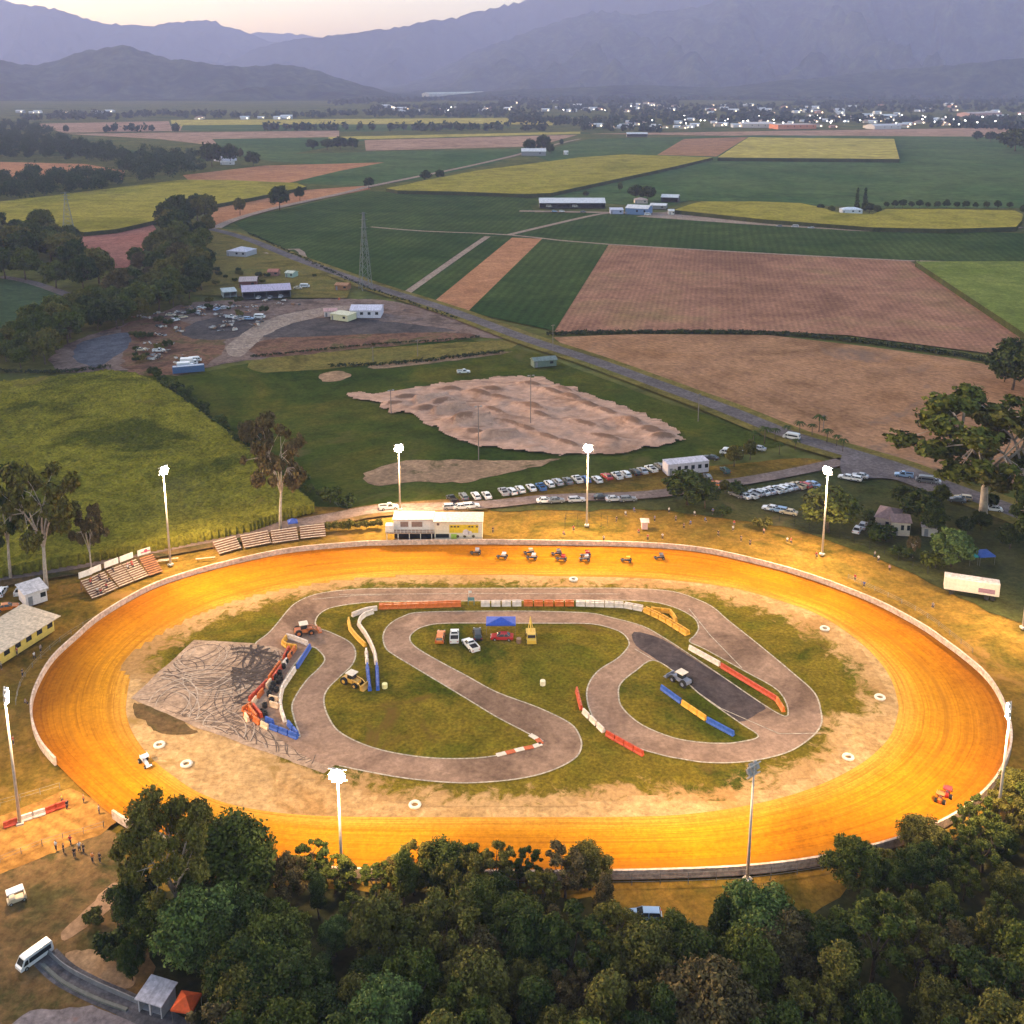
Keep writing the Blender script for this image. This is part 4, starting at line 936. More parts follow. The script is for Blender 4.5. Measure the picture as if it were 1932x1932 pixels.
belt([(497,247,705,246,4),(735,247,960,247,5),(985,247,1035,246,3)], 3, 'dark windbreak belts across the far fields', hh=(11,17))
belt([(700,222,1030,222,5),(1040,236,1140,240,6),(1100,246,1250,252,6)], 4, 'tree belt along the near edge of the town')
# ================================================================== generic buildings
def roofmat(c):
    k = 'roof_%d_%d_%d' % tuple(int(x*100) for x in c)
    if k in MC: return MC[k]
    m = plain(k, c, .6, var=.2); nt, N, L, b = nodes(m); g = geo(nt, obj=True)     # ribbed sheet iron with streaks of rust and dust
    w = N.new('ShaderNodeTexWave'); w.inputs['Scale'].default_value = 2.2; L.new(g, w.inputs['Vector'])
    src = b.inputs['Base Color'].links[0].from_socket
    src = mixc(nt, .35, src, ramp(nt, w.outputs['Fac'], [(.25, (.6,.6,.6)), (.7, (1.1,1.1,1.1))]), 'MULTIPLY')
    st_ = noi(nt, mapping(nt, g, (1.2, .18, .2)), 1.0, 6, .7)
    L.new(mixc(nt, ramp(nt, st_, [(.52, (0,0,0)), (.66, (.55,.55,.55))]), src, tuple(x*.45 for x in c)), b.inputs['Base Color'])
    return m
def wallmat(c): return plain('wall_%d_%d_%d' % tuple(int(x*100) for x in c), c, .8, var=.08)
M_glass = plain('dark_window_glass', (.02,.025,.03), .15, spec=.6); M_dark = plain('dark_parts_and_shade', (.02,.018,.018), .9); M_door = plain('door_grey', (.2,.2,.22), .6)  # M_dark: near-black steel parts, also the shade under the clubhouse deck
M_lit = emis('lit_window', (1.0,.72,.38), 3.0)
def building(name, label, a, b, depth, h, roof='gable', wc=(.6,.58,.55), rc=(.7,.68,.68), rise=1.2, over=.35, win=2, door=True, open_front=False, lit=False, catg='building', group=None, parts=True, wallparts=True):
    """a,b ground points of the front edge (left,right seen from the camera); depth runs away from the camera"""
    a = Vector((a[0], a[1], 0)); b = Vector((b[0], b[1], 0)); w = (b-a).length; ang = math.atan2(b.y-a.y, b.x-a.x)
    e = empty(name, a, ang, label, catg, group)
    mb = MB()
    if open_front:
        mb.box(0, w, depth-.15, depth, 0, h); mb.box(0, .15, 0, depth-.15, 0, h); mb.box(w-.15, w, 0, depth-.15, 0, h)
        n = max(2, int(w/5))
        for i in range(1, n): mb.box(w*i/n-.12, w*i/n+.12, .0, .24, 0, h)
        mb.box(.15, w-.15, .4, depth-.16, .12, .16)
    else: mb.box(0, w, 0, depth, 0, h)
    if roof == 'gable':
        mb.add([(0.01,0,h),(0.01,depth,h),(0.01,depth/2,h+rise)], [(0,1,2)]); mb.add([(w-.01,0,h),(w-.01,depth,h),(w-.01,depth/2,h+rise)], [(0,1,2)])
    mb.build('wall', wallmat(wc), e)
    rb = MB(); o_ = over
    if roof == 'gable':
        k = rise/(depth/2)
        rb.extr([(0,0)]*0 or [(0,0),(1,0),(1,1)], 0, 0) if False else None
        for sgn in (0, 1):
            y0 = -o_ if not sgn else depth+o_; yz = h - k*o_
            vs = [(-o_, y0, yz+.02), (w+o_, y0, yz+.02), (w+o_, depth/2, h+rise+.02), (-o_, depth/2, h+rise+.02)]
            vs += [(x, y, z+.12) for x, y, z in vs]
            rb.add(vs, [(0,1,2,3),(4,5,6,7),(0,1,5,4),(1,2,6,5),(2,3,7,6),(3,0,4,7)])
    elif roof == 'hip':
        i_ = min(depth/2, w/2-.2)
        rb.add([(-o_,-o_,h),(w+o_,-o_,h),(w+o_,depth+o_,h),(-o_,depth+o_,h),(i_,depth/2,h+rise),(w-i_,depth/2,h+rise)], [(0,1,5,4),(1,2,5),(2,3,4,5),(3,0,4),(3,2,1,0)])
    else:
        rb.add([(-o_,-o_,h),(w+o_,-o_,h),(w+o_,depth+o_,h+rise),(-o_,depth+o_,h+rise),(-o_,-o_,h+.15),(w+o_,-o_,h+.15),(w+o_,depth+o_,h+rise+.15),(-o_,depth+o_,h+rise+.15)], [(3,2,1,0),(4,5,6,7),(0,1,5,4),(1,2,6,5),(2,3,7,6),(3,0,4,7)])
        if roof == 'skillion' and not open_front: rb.add([(0,0,h),(w,0,h),(w,depth,h),(0,depth,h),(0,depth,h+rise),(w,depth,h+rise)], [(3,2,5,4),(0,3,4),(1,5,2)])
    rb.build('roof', roofmat(rc), e)
    if parts and not open_front:
        for i in range(win):
            x = w*(i+.5)/max(1, win) + (.0 if not door else .3); ww = min(1.4, w/win*.5)
            if door and i == 0: continue
            MB().box(x-ww/2, x+ww/2, -.04, .03, h*.42, h*.78).build('window', M_lit if lit and i % 2 else M_glass, e)
        if door: MB().box(.5, 1.4, -.05, .03, .02, min(2.1, h*.8)).build('door', M_door, e)
    return e
def bld(name, label, u0, v0, u1, v1, *A, **K): return building(name, label, at(u0, v0), at(u1, v1), *A, **K)
WHT = (.72,.70,.72)
# ---- farms and yards
bld('farm_shed', 'very long white-roofed open farm shed beside the yellow cane field', 1018,393, 1142,393, 22, 4.5, 'gable', (.12,.13,.12), WHT, 3.0, open_front=True)
bld('farm_shed', 'blue-walled shed with pale roof right of the long white shed', 1180,404, 1222,406, 16, 5, 'gable', (.12,.20,.38), WHT, 2.0, win=3)
bld('farm_shed', 'small pale blue shed left of the blue-walled shed', 1152,404, 1176,404, 10, 3.4, 'skillion', (.35,.38,.55), (.55,.55,.68), .6)
bld('farm_shed', 'white-roofed shed on the right of the farm buildings', 1247,381, 1279,382, 14, 4.2, 'gable', (.08,.08,.09), WHT, 2.0, open_front=True)
bld('farm_shed', 'low white roof between the blue shed and the tree clump', 1226,394, 1256,395, 12, 3.0, 'gable', (.2,.2,.2), WHT, 1.2)
bld('farmhouse', 'small brown-roofed farmhouse under the dark tree clump', 1198,384, 1222,384, 10, 3.0, 'hip', (.45,.38,.35), (.45,.33,.30), 1.8)
bld('farmhouse', 'white house in front of the two cypresses', 1590,403, 1627,403, 10, 3.2, 'hip', (.6,.62,.66), (.66,.70,.80), 1.6, win=3)
bld('farm_shed', 'small white shed at the left tip of the wrapped cane field', 1262,405, 1272,405, 7, 3, 'gable', (.6,.55,.5), WHT, 1)
bld('farm_shed', 'white farm shed in the tree clump beside the track', 984,294, 1030,294, 22, 6, 'gable', (.25,.25,.26), WHT, 3.5)
bld('farmhouse', 'small grey-roofed house behind the white farm shed', 992,286, 1006,286, 16, 5, 'gable', (.5,.5,.55), (.5,.55,.62), 3)
bld('farm_shed', 'tiny white hut right of the tree clump by the track', 1064,292, 1072,292, 8, 4, 'gable', (.6,.6,.6), WHT, 1.5)
bld('farmhouse', 'white farmhouse at the right end of the long dark wood', 418,305, 447,303, 18, 6, 'hip', (.65,.62,.72), (.75,.75,.85), 3, win=3)
bld('farm_shed', 'low white shed in front of the white farmhouse', 416,311, 440,311, 8, 3, 'gable', WHT, WHT, 1.2)
bld('farmhouse', 'pale lilac roofed house beside the bend of the road', 428,483, 464,485, 13, 3.2, 'hip', (.35,.35,.4), (.55,.53,.64), 2.2, win=3)
bld('farm_shed', 'long lilac-roofed open workshop in the farm yard', 458,566, 549,561, 16, 4.0, 'gable', (.15,.16,.17), (.50,.42,.56), 1.8, open_front=True)
bld('farm_shed', 'maroon and pink shed behind the lilac workshop', 452,544, 484,543, 12, 3.6, 'gable', (.16,.06,.05), (.50,.38,.38), 1.4)
bld('farm_shed', 'small grey carport left of the lilac workshop', 422,562, 447,560, 9, 2.8, 'skillion', (.35,.42,.42), (.45,.50,.52), .4, open_front=True)
bld('farmhouse', 'lilac-white portable building with round vents in the gravel yard', 661,600, 718,600, 12, 3.6, 'gable', (.60,.57,.66), (.66,.62,.74), 1.4, win=4, door=False)
bld('site_shed', 'cream site shed in front of the lilac-white building', 624,603, 656,607, 7, 2.8, 'flat', (.62,.58,.38), (.68,.64,.46), .1)
bld('site_shed', 'pink-roofed site shed beside the cream one', 612,598, 636,597, 6, 2.6, 'gable', (.6,.5,.5), (.6,.33,.31), .8)
bld('site_shed', 'small rusty orange shed by the road', 632,547, 655,548, 6, 2.6, 'gable', (.28,.13,.06), (.40,.18,.08), .8)
bld('site_shed', 'white-roofed shed left of the dark trees above the workshop', 538,523, 552,524, 6, 2.5, 'gable', (.3,.4,.35), (.6,.6,.5), .8)
bld('site_shed', 'little red-roofed shed behind the workshop', 505,521, 524,521, 7, 2.5, 'gable', (.25,.12,.09), (.42,.14,.09), 1)
# shipping container and trucks at the paddock corner
def container(label, a, b, col, h=2.6, dep=2.45):
    a, b = at(*a), at(*b); w = (b-a).length; e = empty('shipping_container', a, math.atan2(b.y-a.y, b.x-a.x), label, 'container')
    m = wallmat(col); mb = MB().box(.1, w-.1, .06, dep-.06, .1, h-.1); n = int(w/.45)
    for i in range(n): x = .15+(w-.3)*i/n; mb.box(x, x+.2, .0, dep, .12, h-.12)
    mb.build('body', m, e); fr_ = MB()
    for x in (0, w-.14):
        for y in (-.02, dep-.1): fr_.box(x, x+.14, y, y+.12, 0, h)
    fr_.box(.14, w-.14, -.02, .08, h-.12, h+.02).box(.14, w-.14, dep-.08, dep+.02, h-.12, h+.02).build('frame', m, e)
    MB().box(.14, w-.14, .09, dep-.09, h-.09, h-.02).build('roof', roofmat((.45,.50,.60)), e)
    MB().box(w-.02, w+.05, .15, dep/2-.02, .15, h-.15).build('door', m, e); MB().box(w-.02, w+.05, dep/2+.02, dep-.15, .15, h-.15).build('door', m, e)
    return e
container('long blue shipping container at the corner of the paddock', (326,706), (386,701), (.07,.13,.27))
# ---- clubhouse
c0, c1 = at(820,1021), at(910,1021); cw_ = (c1-c0).length
e = empty('clubhouse', c0, 0, 'two-storey white clubhouse with yellow signage and raised timber deck beside the track', 'clubhouse')
cream = wallmat((.72,.63,.50)); whitew = wallmat((.72,.66,.62)); yel = plain('yellow_paint', (.72,.50,.03), .6); metal = plain('galvanised_steel', (.22,.21,.2), .6, .2)
wl = 9.9
MB().box(0, cw_, 0, 5.2, 0, 5.0).build('wall', cream, e)
MB().box(-.25, cw_+.25, -.35, 5.5, 5.02, 5.2).build('roof', roofmat((.66,.52,.42)), e)
MB().box(-wl, -.02, 1.2, 5.4, 2.5, 5.1).build('wall', whitew, e); MB().box(-wl-.3, -.28, .8, 5.8, 5.12, 5.3).build('roof', roofmat((.62,.45,.40)), e)
MB().box(-wl, -.05, 1.6, 5.2, 0, 2.3).build('shaded_lower_wall', M_dark, e)  # lower wall coloured near-black for the shade under the raised deck
dk = MB().box(-wl-1.8, -.05, -.8, 1.6, 2.3, 2.5)
dk.build('deck', plain('deck_timber', (.35,.26,.2), .8), e)
rl = MB()
for i in range(14): rl.box(-wl-1.8+i*.89, -wl-1.74+i*.89, -.8, -.74, 2.5, 3.4)
rl.box(-wl-1.8, -.1, -.81, -.73, 3.4, 3.48).box(-wl-1.8, -.1, -.79, -.75, 2.9, 2.94).build('railing', plain('white_rail', (.7,.66,.6), .5), e)
for i in range(5): MB().box(-wl-1.6+i*2.7, -wl-1.44+i*2.7, -.7, -.54, 0, 2.3).build('post', plain('white_rail', (.7,.66,.6), .5), e)
MB().box(-wl-1.9, -wl+.1, -.3, 1.4, 2.5, 4.2).build('commentary_box', whitew, e)
for x0, x1 in ((-8.3,-6.4), (-5.6,-3.0)): MB().box(x0, x1, 1.14, 1.22, 3.2, 4.5).build('window', plain('brown_blind', (.26,.17,.14), .6), e)
MB().box(3.6, 10.6, -.07, .01, 2.2, 4.3).build('sign_panel', yel, e)
sg = MB()
for x in (3.9, 4.7, 5.5, 8.2, 8.9, 10.0): sg.box(x, x+.5, -.11, -.06, 3.6, 4.0)
for x in (5.6, 7.3, 9.4): sg.cyl((x, -.11, 1.3), .36, .06, 12, 'y')
sg.build('sign_mark', plain('dark_lettering', (.10,.07,.03), .6), e)
MB().cyl((7.6, -.13, 2.3), .8, .06, 18, 'y').cyl((8.6, -.13, 2.2), .5, .06, 18, 'y').build('sign_mark', plain('pale_lettering', (.7,.6,.6), .6), e)
MB().box(.3, 3.5, -.05, .01, .9, 1.9).build('window', M_glass, e); MB().box(4.0, 5.4, -.06, .01, .0, 1.9).build('door', plain('lime_green', (.35,.50,.08), .6), e)
MB().box(.6, 1.2, -.05, .01, 4.1, 4.7).build('vent', plain('brown_vent', (.2,.12,.1), .7), e)
# ---- left canteen and white shed
bld('canteen', 'long low canteen with cream metal roof and yellow front at the left edge', -20,1268, 103,1190, 8.0, 2.9, 'skillion', (.62,.45,.10), (.66,.52,.38), .7, win=6, over=1.0)
bld('ticket_shed', 'small white-roofed shed behind the canteen', 50,1146, 90,1133, 4.6, 2.9, 'skillion', (.62,.58,.6), (.66,.62,.66), .5, win=2)
# ---- right side buildings
bld('house', 'old brown-roofed house behind the right spectator bank', 1650,1000, 1690,1008, 7.5, 3.6, 'hip', (.38,.30,.27), (.24,.15,.145), 1.6, win=3)
bld('house_annexe', 'cream annexe projecting from the brown-roofed house', 1682,1010, 1716,1012, 5.0, 3.6, 'gable', (.58,.48,.38), (.26,.17,.16), .9, win=3)
bld('garden_shed', 'small grey-roofed garden shed right of the brown-roofed house', 1739,1011, 1768,1015, 4.0, 2.4, 'skillion', (.5,.44,.4), (.45,.38,.38), .3, win=1)
bld('portable_cabin', 'long white portable cabin at the end of the left car row', 1260,898, 1337,890, 4.0, 3.2, 'flat', (.56,.5,.54), (.62,.56,.62), .15, win=6, over=.05)
bld('garden_shed', 'low pink-white kiosk on the spectator bank', 1211,999, 1222,999, 1.8, 2.0, 'gable', (.6,.4,.38), (.66,.45,.42), .5, win=0, door=False)
# toll building near the paddock
bld('site_shed', 'small white-green shed beside the road behind the motocross dirt', 1008,694, 1050,690, 4.0, 2.6, 'gable', (.12,.16,.13), (.20,.24,.22), .9, win=2)
# trailer
def trailer(label, a, b, dep=2.6, h=4.0, col=(.66,.56,.5), mark=True):
    a, b = at(*a), at(*b); w = (b-a).length; e = empty('truck_trailer', a, math.atan2(b.y-a.y, b.x-a.x), label, 'trailer')
    bevel(MB().box(0, w, 0, dep, 1.1, h).build('body', wallmat(col), e), .08)
    MB().box(.2, w-.2, .2, dep-.2, h+.005, h+.05).build('roof', roofmat((.64,.54,.5)), e)
    if mark:
        mk = MB().box(w*.62, w*.92, -.03, .005, 1.6, 2.6).build('sign_panel', plain('mauve_panel', (.28,.16,.22), .5), e)
    MB().box(.5, w-.5, .5, dep-.5, .75, 1.08).build('chassis', M_dark, e)
    for x in (w-1.2, w-2.4, 1.5):
        for y in (.1, dep-.4): MB().cyl((x, y, .5), .5, .3, 14, 'y').build('wheel', M_tyre, e)
    return e
M_tyre = plain('tyre_rubber', (.02,.02,.02), .9)
trailer('long white race transporter trailer on the right spectator bank', (1780,1120), (1884,1136))
# tarps
def tent(label, a, b, dep, h, col, name='gazebo', rise=.8, catg='gazebo'):
    a, b = at(*a), at(*b); w = (b-a).length; e = empty(name, a, math.atan2(b.y-a.y, b.x-a.x), label, catg)
    MB().add([(-.1,-.1,h),(w+.1,-.1,h),(w+.1,dep+.1,h),(-.1,dep+.1,h),(w/2,dep/2,h+rise),(-.1,-.1,h-.25),(w+.1,-.1,h-.25),(w+.1,dep+.1,h-.25),(-.1,dep+.1,h-.25)], [(0,1,4),(1,2,4),(2,3,4),(3,0,4),(0,1,6,5),(1,2,7,6),(2,3,8,7),(3,0,5,8)]).build('canopy', plain('canopy_%d_%d' % (col[0]*99, col[2]*99), col, .7), e)
    for x in (0, w):
        for y in (0, dep): MB().cyl((x, y, 0), .03, h, 6).build('leg', metal, e)
    return e
tent('blue gazebo at the right edge beside the trees', (1848,1068), (1876,1066), 3.5, 2.3, (.05,.11,.40))
tent('teal gazebo left of the blue gazebo', (1829,1068), (1844,1067), 3, 2.3, (.03,.32,.32))
tent('orange tent at the bottom edge beside the small pale-roofed shed', (326,1930), (362,1936), 2.6, 2.0, (.72,.10,.02))
tent('blue gazebo in the infield above the red car', (918,1199), (972,1199), 3.2, 2.4, (.03,.08,.42))
tent('dark blue gazebo on top of the second bleacher row', (545,1003), (562,1001), 2.0, 2.2, (.04,.08,.35))
bld('shelter', 'small shelter with pale roof beside the bottom-left driveway', 262,1910, 306,1924, 2.8, 2.0, 'skillion', (.4,.38,.42), (.55,.50,.56), .4, open_front=True, over=.25)
# ================================================================== outer concrete wall
M_wall = field('painted_concrete', (.50,.37,.29), (.64,.49,.40), .3, fine=1.5, fineamt=.2)
def wallseg(name, P, h, th, mat, label, catg, top=None):
    n = len(P); mb = MB(); ring = []
    for i, p in enumerate(P):
        d = (P[min(i+1, n-1)] - P[max(i-1, 0)]); d.z = 0; d.normalize(); q = Vector((-d.y, d.x, 0))*th/2
        ring.append(((p.x+q.x, p.y+q.y), (p.x-q.x, p.y-q.y)))
    for (a, b_) in ring: mb.v += [(a[0],a[1],0), (a[0],a[1],h), (b_[0],b_[1],h), (b_[0],b_[1],0)]
    for i in range(n-1):
        k = 4*i
        for j in range(4): mb.f.append((k+j, k+(j+1)%4, k+4+(j+1)%4, k+4+j)); mb.m.append(0)
    mb.f += [(0,1,2,3), (4*n-4, 4*n-3, 4*n-2, 4*n-1)]; mb.m += [0,0]
    return tag(mb.build(name, mat), label, catg)
wp = [pol(a, r+.15) for a, r in ro]
def aof(u, v): p = at(u, v); return math.atan2(p.y-ctr.y, p.x-ctr.x)
a1, a2 = aof(122,1459), aof(212,1541)                       # gap where the pit road comes in
i1 = int((a1+PI)/(2*PI)*NR); i2 = int((a2+PI)/(2*PI)*NR)
seq = [wp[(i2 + 1 + k) % NR] for k in range((i1 - i2 - 1) % NR)]
wallseg('perimeter_wall', seq, 1.5, .35, M_wall, 'pale concrete wall running round the outside of the clay track', 'wall')
# wire fence standing behind the wall
def fence(label, P, h, step, name='wire_fence', rails=3, pm=None, rr=.05, catg='fence'):
    P = resample(P, step); e = empty(name, P[0], 0, label, catg); o0 = P[0]; pm = pm or metal
    for p in P[:100]: MB().cyl(p-o0, rr, h, 5).build('post', pm, e)
    for k in range(rails): MB().tube([(p-o0)+Vector((0,0,h*(k+1)/rails-.03)) for p in P], rr*.5, 4).build('rail', pm, e)
    return e
fence('thin spectator fence curving behind the right end of the wall', world(cat([(1600,1092),(1665,1122),(1740,1160),(1800,1205),(1835,1232)], 4, False)), 1.1, 3.5)
fence('boundary fence behind the trees of the right spectator bank', world([(1470,985),(1560,1008),(1660,1042),(1750,1082)]), 1.8, 4, pm=M_dark)
fence('boundary fence along the near side of the wall by the wood', [Vector((p.x*1.0, p.y, 0)) for p in world(cat([(500,1660),(700,1669),(900,1672),(1100,1672),(1400,1664),(1600,1634)], 3, False))], 2.0, 4)
fence('upper pipe rail of the pit entry', world([(0,1521),(60,1504),(113,1488)]), 1.1, 3, rails=2)
fence('lower pipe rail of the pit entry', world([(0,1628),(90,1592),(150,1576),(196,1562)]), 1.1, 3, rails=2)
fence('spectator rail in front of the canteen', world(cat([(30,1330),(40,1290),(70,1250),(120,1206),(180,1170)], 3, False)), 1.0, 3, rails=2)
fence('square wire enclosure round the foot of the third mast', world([(1066,998),(1066,980),(1146,980),(1146,998),(1066,998)]), 1.6, 3, rails=2, pm=M_dark)
# sheet fence beside the driveway bottom left
wallseg('sheet_metal_fence', world(cat([(88,1798),(125,1830),(180,1860),(235,1884),(262,1896)], 4, False)), .8, .12, plain('grey_sheet_metal', (.17,.17,.19), .7, 0), 'grey corrugated fence curving beside the bottom-left driveway', 'fence')
wallseg('guard_kerb', world(cat([(80,1822),(120,1856),(180,1886),(240,1908)], 4, False)), .35, .4, plain('grey_block', (.14,.14,.13), .9), 'low grey block wall on the outer side of the driveway', 'wall')
# ================================================================== light masts
M_pole = plain('mast_steel', (.50,.42,.36), .6, 0); M_lamp = emis('flood_lamp_glow', (1.0,.90,.74), 40); M_lampoff = plain('lamp_housing', (.25,.24,.24), .5)
def mast(label, u, v, vt, lit=True, power=1.0, aim=None, heads=2, group='speedway light masts', face=None, warm=(1.0,.68,.34)):
    p = at(u, v); h = hgt(u, v, vt); tgt = face or ctr; d = (tgt-p); yaw = math.atan2(d.y, d.x)
    e = empty('light_mast', p, yaw, label, 'light mast', group)
    MB().tube([(0,0,0),(0,0,h*.5),(0,0,h)], [.26,.20,.14], 10).build('pole', M_pole, e, smooth=True)
    MB().box(-.5,.5,-.5,.5,0,.35).build('footing', plain('concrete', (.5,.46,.42), .9), e)
    MB().box(-.08,.08,-1.3,1.3,h-.1,h+.06).box(-.08,.08,-1.3,1.3,h+1.5,h+1.62).box(-.06,.06,-.08,.08,h,h+1.5).build('crossarm', M_pole, e)
    for k, ys_ in enumerate(((-.42,.42), (-.85,0,.85), (-.42,.42))):
        for y in ys_:
            z = h+.1+k*.70; Mx = Matrix.Translation((.22, y, z)) @ Matrix.Rotation(rad(28), 4, 'Y')
            ho = MB().box(-.22,.10,-.33,.33,-.30,.30, M=Mx, tx=.0, ty=.05).build('floodlight', M_lampoff, e)
            g = MB()
            gm = Mx @ Matrix.Translation((.11,0,0))
            b0 = len(g.v)
            for a_ in range(5):
                r_ = .34*math.cos(a_*PI/8); xx = .26*math.sin(a_*PI/8)
                for q in range(10): g.v.append(tuple(gm @ Vector((xx, r_*math.cos(2*PI*q/10), r_*math.sin(2*PI*q/10)))))
            for a_ in range(4):
                for q in range(10): g.f.append((a_*10+q, a_*10+(q+1)%10, (a_+1)*10+(q+1)%10, (a_+1)*10+q)); g.m.append(0)
            g.build('lens', M_lamp if lit else M_glass, ho)
    if power:
        l = bpy.data.lights.new('flood', 'SPOT'); l.energy = FLOOD*power; l.color = warm; l.spot_size = rad(172); l.spot_blend = 1.0; l.shadow_soft_size = 1.2
        o = bpy.data.objects.new('flood', l); C.objects.link(o); o.location = p + Vector((math.cos(yaw)*1.6, math.sin(yaw)*1.6, h+.3))
        a = Vector(aim) if aim else p.lerp(ctr, .16); o.rotation_euler = (a - o.location).to_track_quat('-Z', 'Y').to_euler()
    return e
FM = [('lit mast behind the left bleachers', 322,1066,893, 1.5), ('lit mast behind the white clubhouse roof', 755,962,850, 1.6), ('lit mast inside the square wire enclosure', 1107,992,850, 1.35), ('lit mast in front of the large round green tree', 1551,1046,893, 1.5),
      ('lit mast with pinkish glare at the right edge', 1930,1185,1045, .9), ('lit mast at the left edge beside the pit entry', 38,1555,1322, .8)]
for lab, u, v, vt, pw in FM: mast(lab, u, v, vt, power=pw)
mast('mast rising from the wood with bright lamp clusters above the clay', 646,1668,1470, power=.62, face=at(560,1880), aim=at(646,1668).lerp(ctr,.4))
mast('mast with dark lamp backs rising at the near right side of the track', 1410,1660,1462, power=.62, lit=False, aim=at(1410,1660).lerp(ctr,.4))
mast('added unseen mast at the lower right bend of the clay track', 1880,1560,1350, power=.75)  # mast out of sight, added so the clay at this bend is lit
def pole(label, u, v, vt, name='utility_pole', lamp=False, r=.13, group=None, arms=1):
    p = at(u, v); h = hgt(u, v, vt); e = empty(name, p, R.uniform(-.3,.3)+.5, label, name.replace('_', ' '), group)
    MB().tube([(0,0,0),(0,0,h)], [r*1.2, r*.8], 7).build('pole', plain('weathered_timber', (.20,.16,.14), .9), e)
    for k in range(arms): MB().box(-1.1,1.1,-.07,.07,h-.5-k*1.2,h-.36-k*1.2).build('crossarm', plain('weathered_timber', (.20,.16,.14), .9), e)
    if lamp:
        for x in (-.8, .8): MB().box(x-.3,x+.3,-.5,-.05,h-.36,h-.05).build('floodlight', M_lampoff, e)
    return e
for lab, u, v, vt, lp in [('thin unlit lamp pole in the middle of the motocross dirt',1001,800,707,1),('thin unlit lamp pole at the near side of the motocross dirt',903,868,765,1),('thin pole at the left end of the motocross dirt',738,780,735,1),('thin pole on the grass right of the motocross dirt',1317,795,742,0),
    ('power pole beside the road above the green shed',1043,660,612,0),('power pole beside the palms',1553,815,782,0),('pole on the olive strip behind the motocross dirt',788,672,640,0),('pole at the left end of the olive strip',704,683,654,0)]:
    pole(lab, u, v, vt, 'lamp_pole' if lp else 'utility_pole', bool(lp), arms=1 if not lp else 1)
def pylon(label, u, v, vt, w=7.0):
    p = at(u, v); h = hgt(u, v, vt); e = empty('transmission_tower', p, .5, label, 'pylon'); m = plain('pylon_steel', (.16,.18,.18), .6, .3)
    rr_ = lambda z: w/2*(1-z/h)**1.0*(1 if z < h*.6 else .9)+.35
    zs = [h*i/9 for i in range(10)]; r = .16
    for sx, sy in ((1,1),(1,-1),(-1,-1),(-1,1)): MB().tube([(sx*rr_(z), sy*rr_(z), z) for z in zs], r, 5).build('leg', m, e)
    br = MB(); cs = [(1,1),(1,-1),(-1,-1),(-1,1)]
    for z0, z1 in zip(zs, zs[1:]):
        for k in range(4):
            a, b_ = cs[k], cs[(k+1) % 4]; br.tube([(a[0]*rr_(z0), a[1]*rr_(z0), z0), (b_[0]*rr_(z1), b_[1]*rr_(z1), z1)], r*.55, 4); br.tube([(b_[0]*rr_(z0), b_[1]*rr_(z0), z0), (a[0]*rr_(z1), a[1]*rr_(z1), z1)], r*.55, 4)
    br.build('bracing', m, e)
    for z in (h*.80, h*.90, h*.98): MB().tube([(-w*.45,0,z),(0,0,z+.4),(w*.45,0,z)], [.08,.2,.08], 4).build('crossarm', m, e)
    return e
pylon('tall lattice pylon in the green field beyond the road', 690,546,400, 5)
pylon('lattice pylon standing in the yellow cane field', 130,438,362, 7)
# ================================================================== vehicles
def paint(c): return plain('paint_%d_%d_%d' % tuple(int(x*100) for x in c), c, .28, .1, var=.03, spec=.5)
M_rim = plain('wheel_rim', (.45,.45,.45), .4, .6); M_head = plain('headlight_glass', (.7,.7,.7), .2); M_tail = plain('tail_light', (.45,.02,.02), .3)
COL = {'rust':(.22,.12,.07), 'white':(.72,.72,.75), 'silver':(.42,.42,.47), 'grey':(.16,.165,.18), 'black':(.02,.022,.028), 'blue':(.04,.14,.38), 'red':(.42,.03,.03), 'orange':(.60,.17,.03), 'yellow':(.62,.42,.05), 'dark green':(.03,.08,.06), 'beige':(.55,.45,.32), 'light blue':(.25,.38,.6)}
def wheels(e, xs, hw, r=.33, w=.22):
    for x in xs:
        for s in (-1, 1):
            t = MB().cyl((x, s*hw - (w if s > 0 else 0), r), r, w, 14, 'y').build('wheel', M_tyre, e)
            MB().cyl((x, s*hw - (0 if s > 0 else .02) + (0 if s > 0 else 0), r), r*.55, .02, 10, 'y').build('rim', M_rim, t)
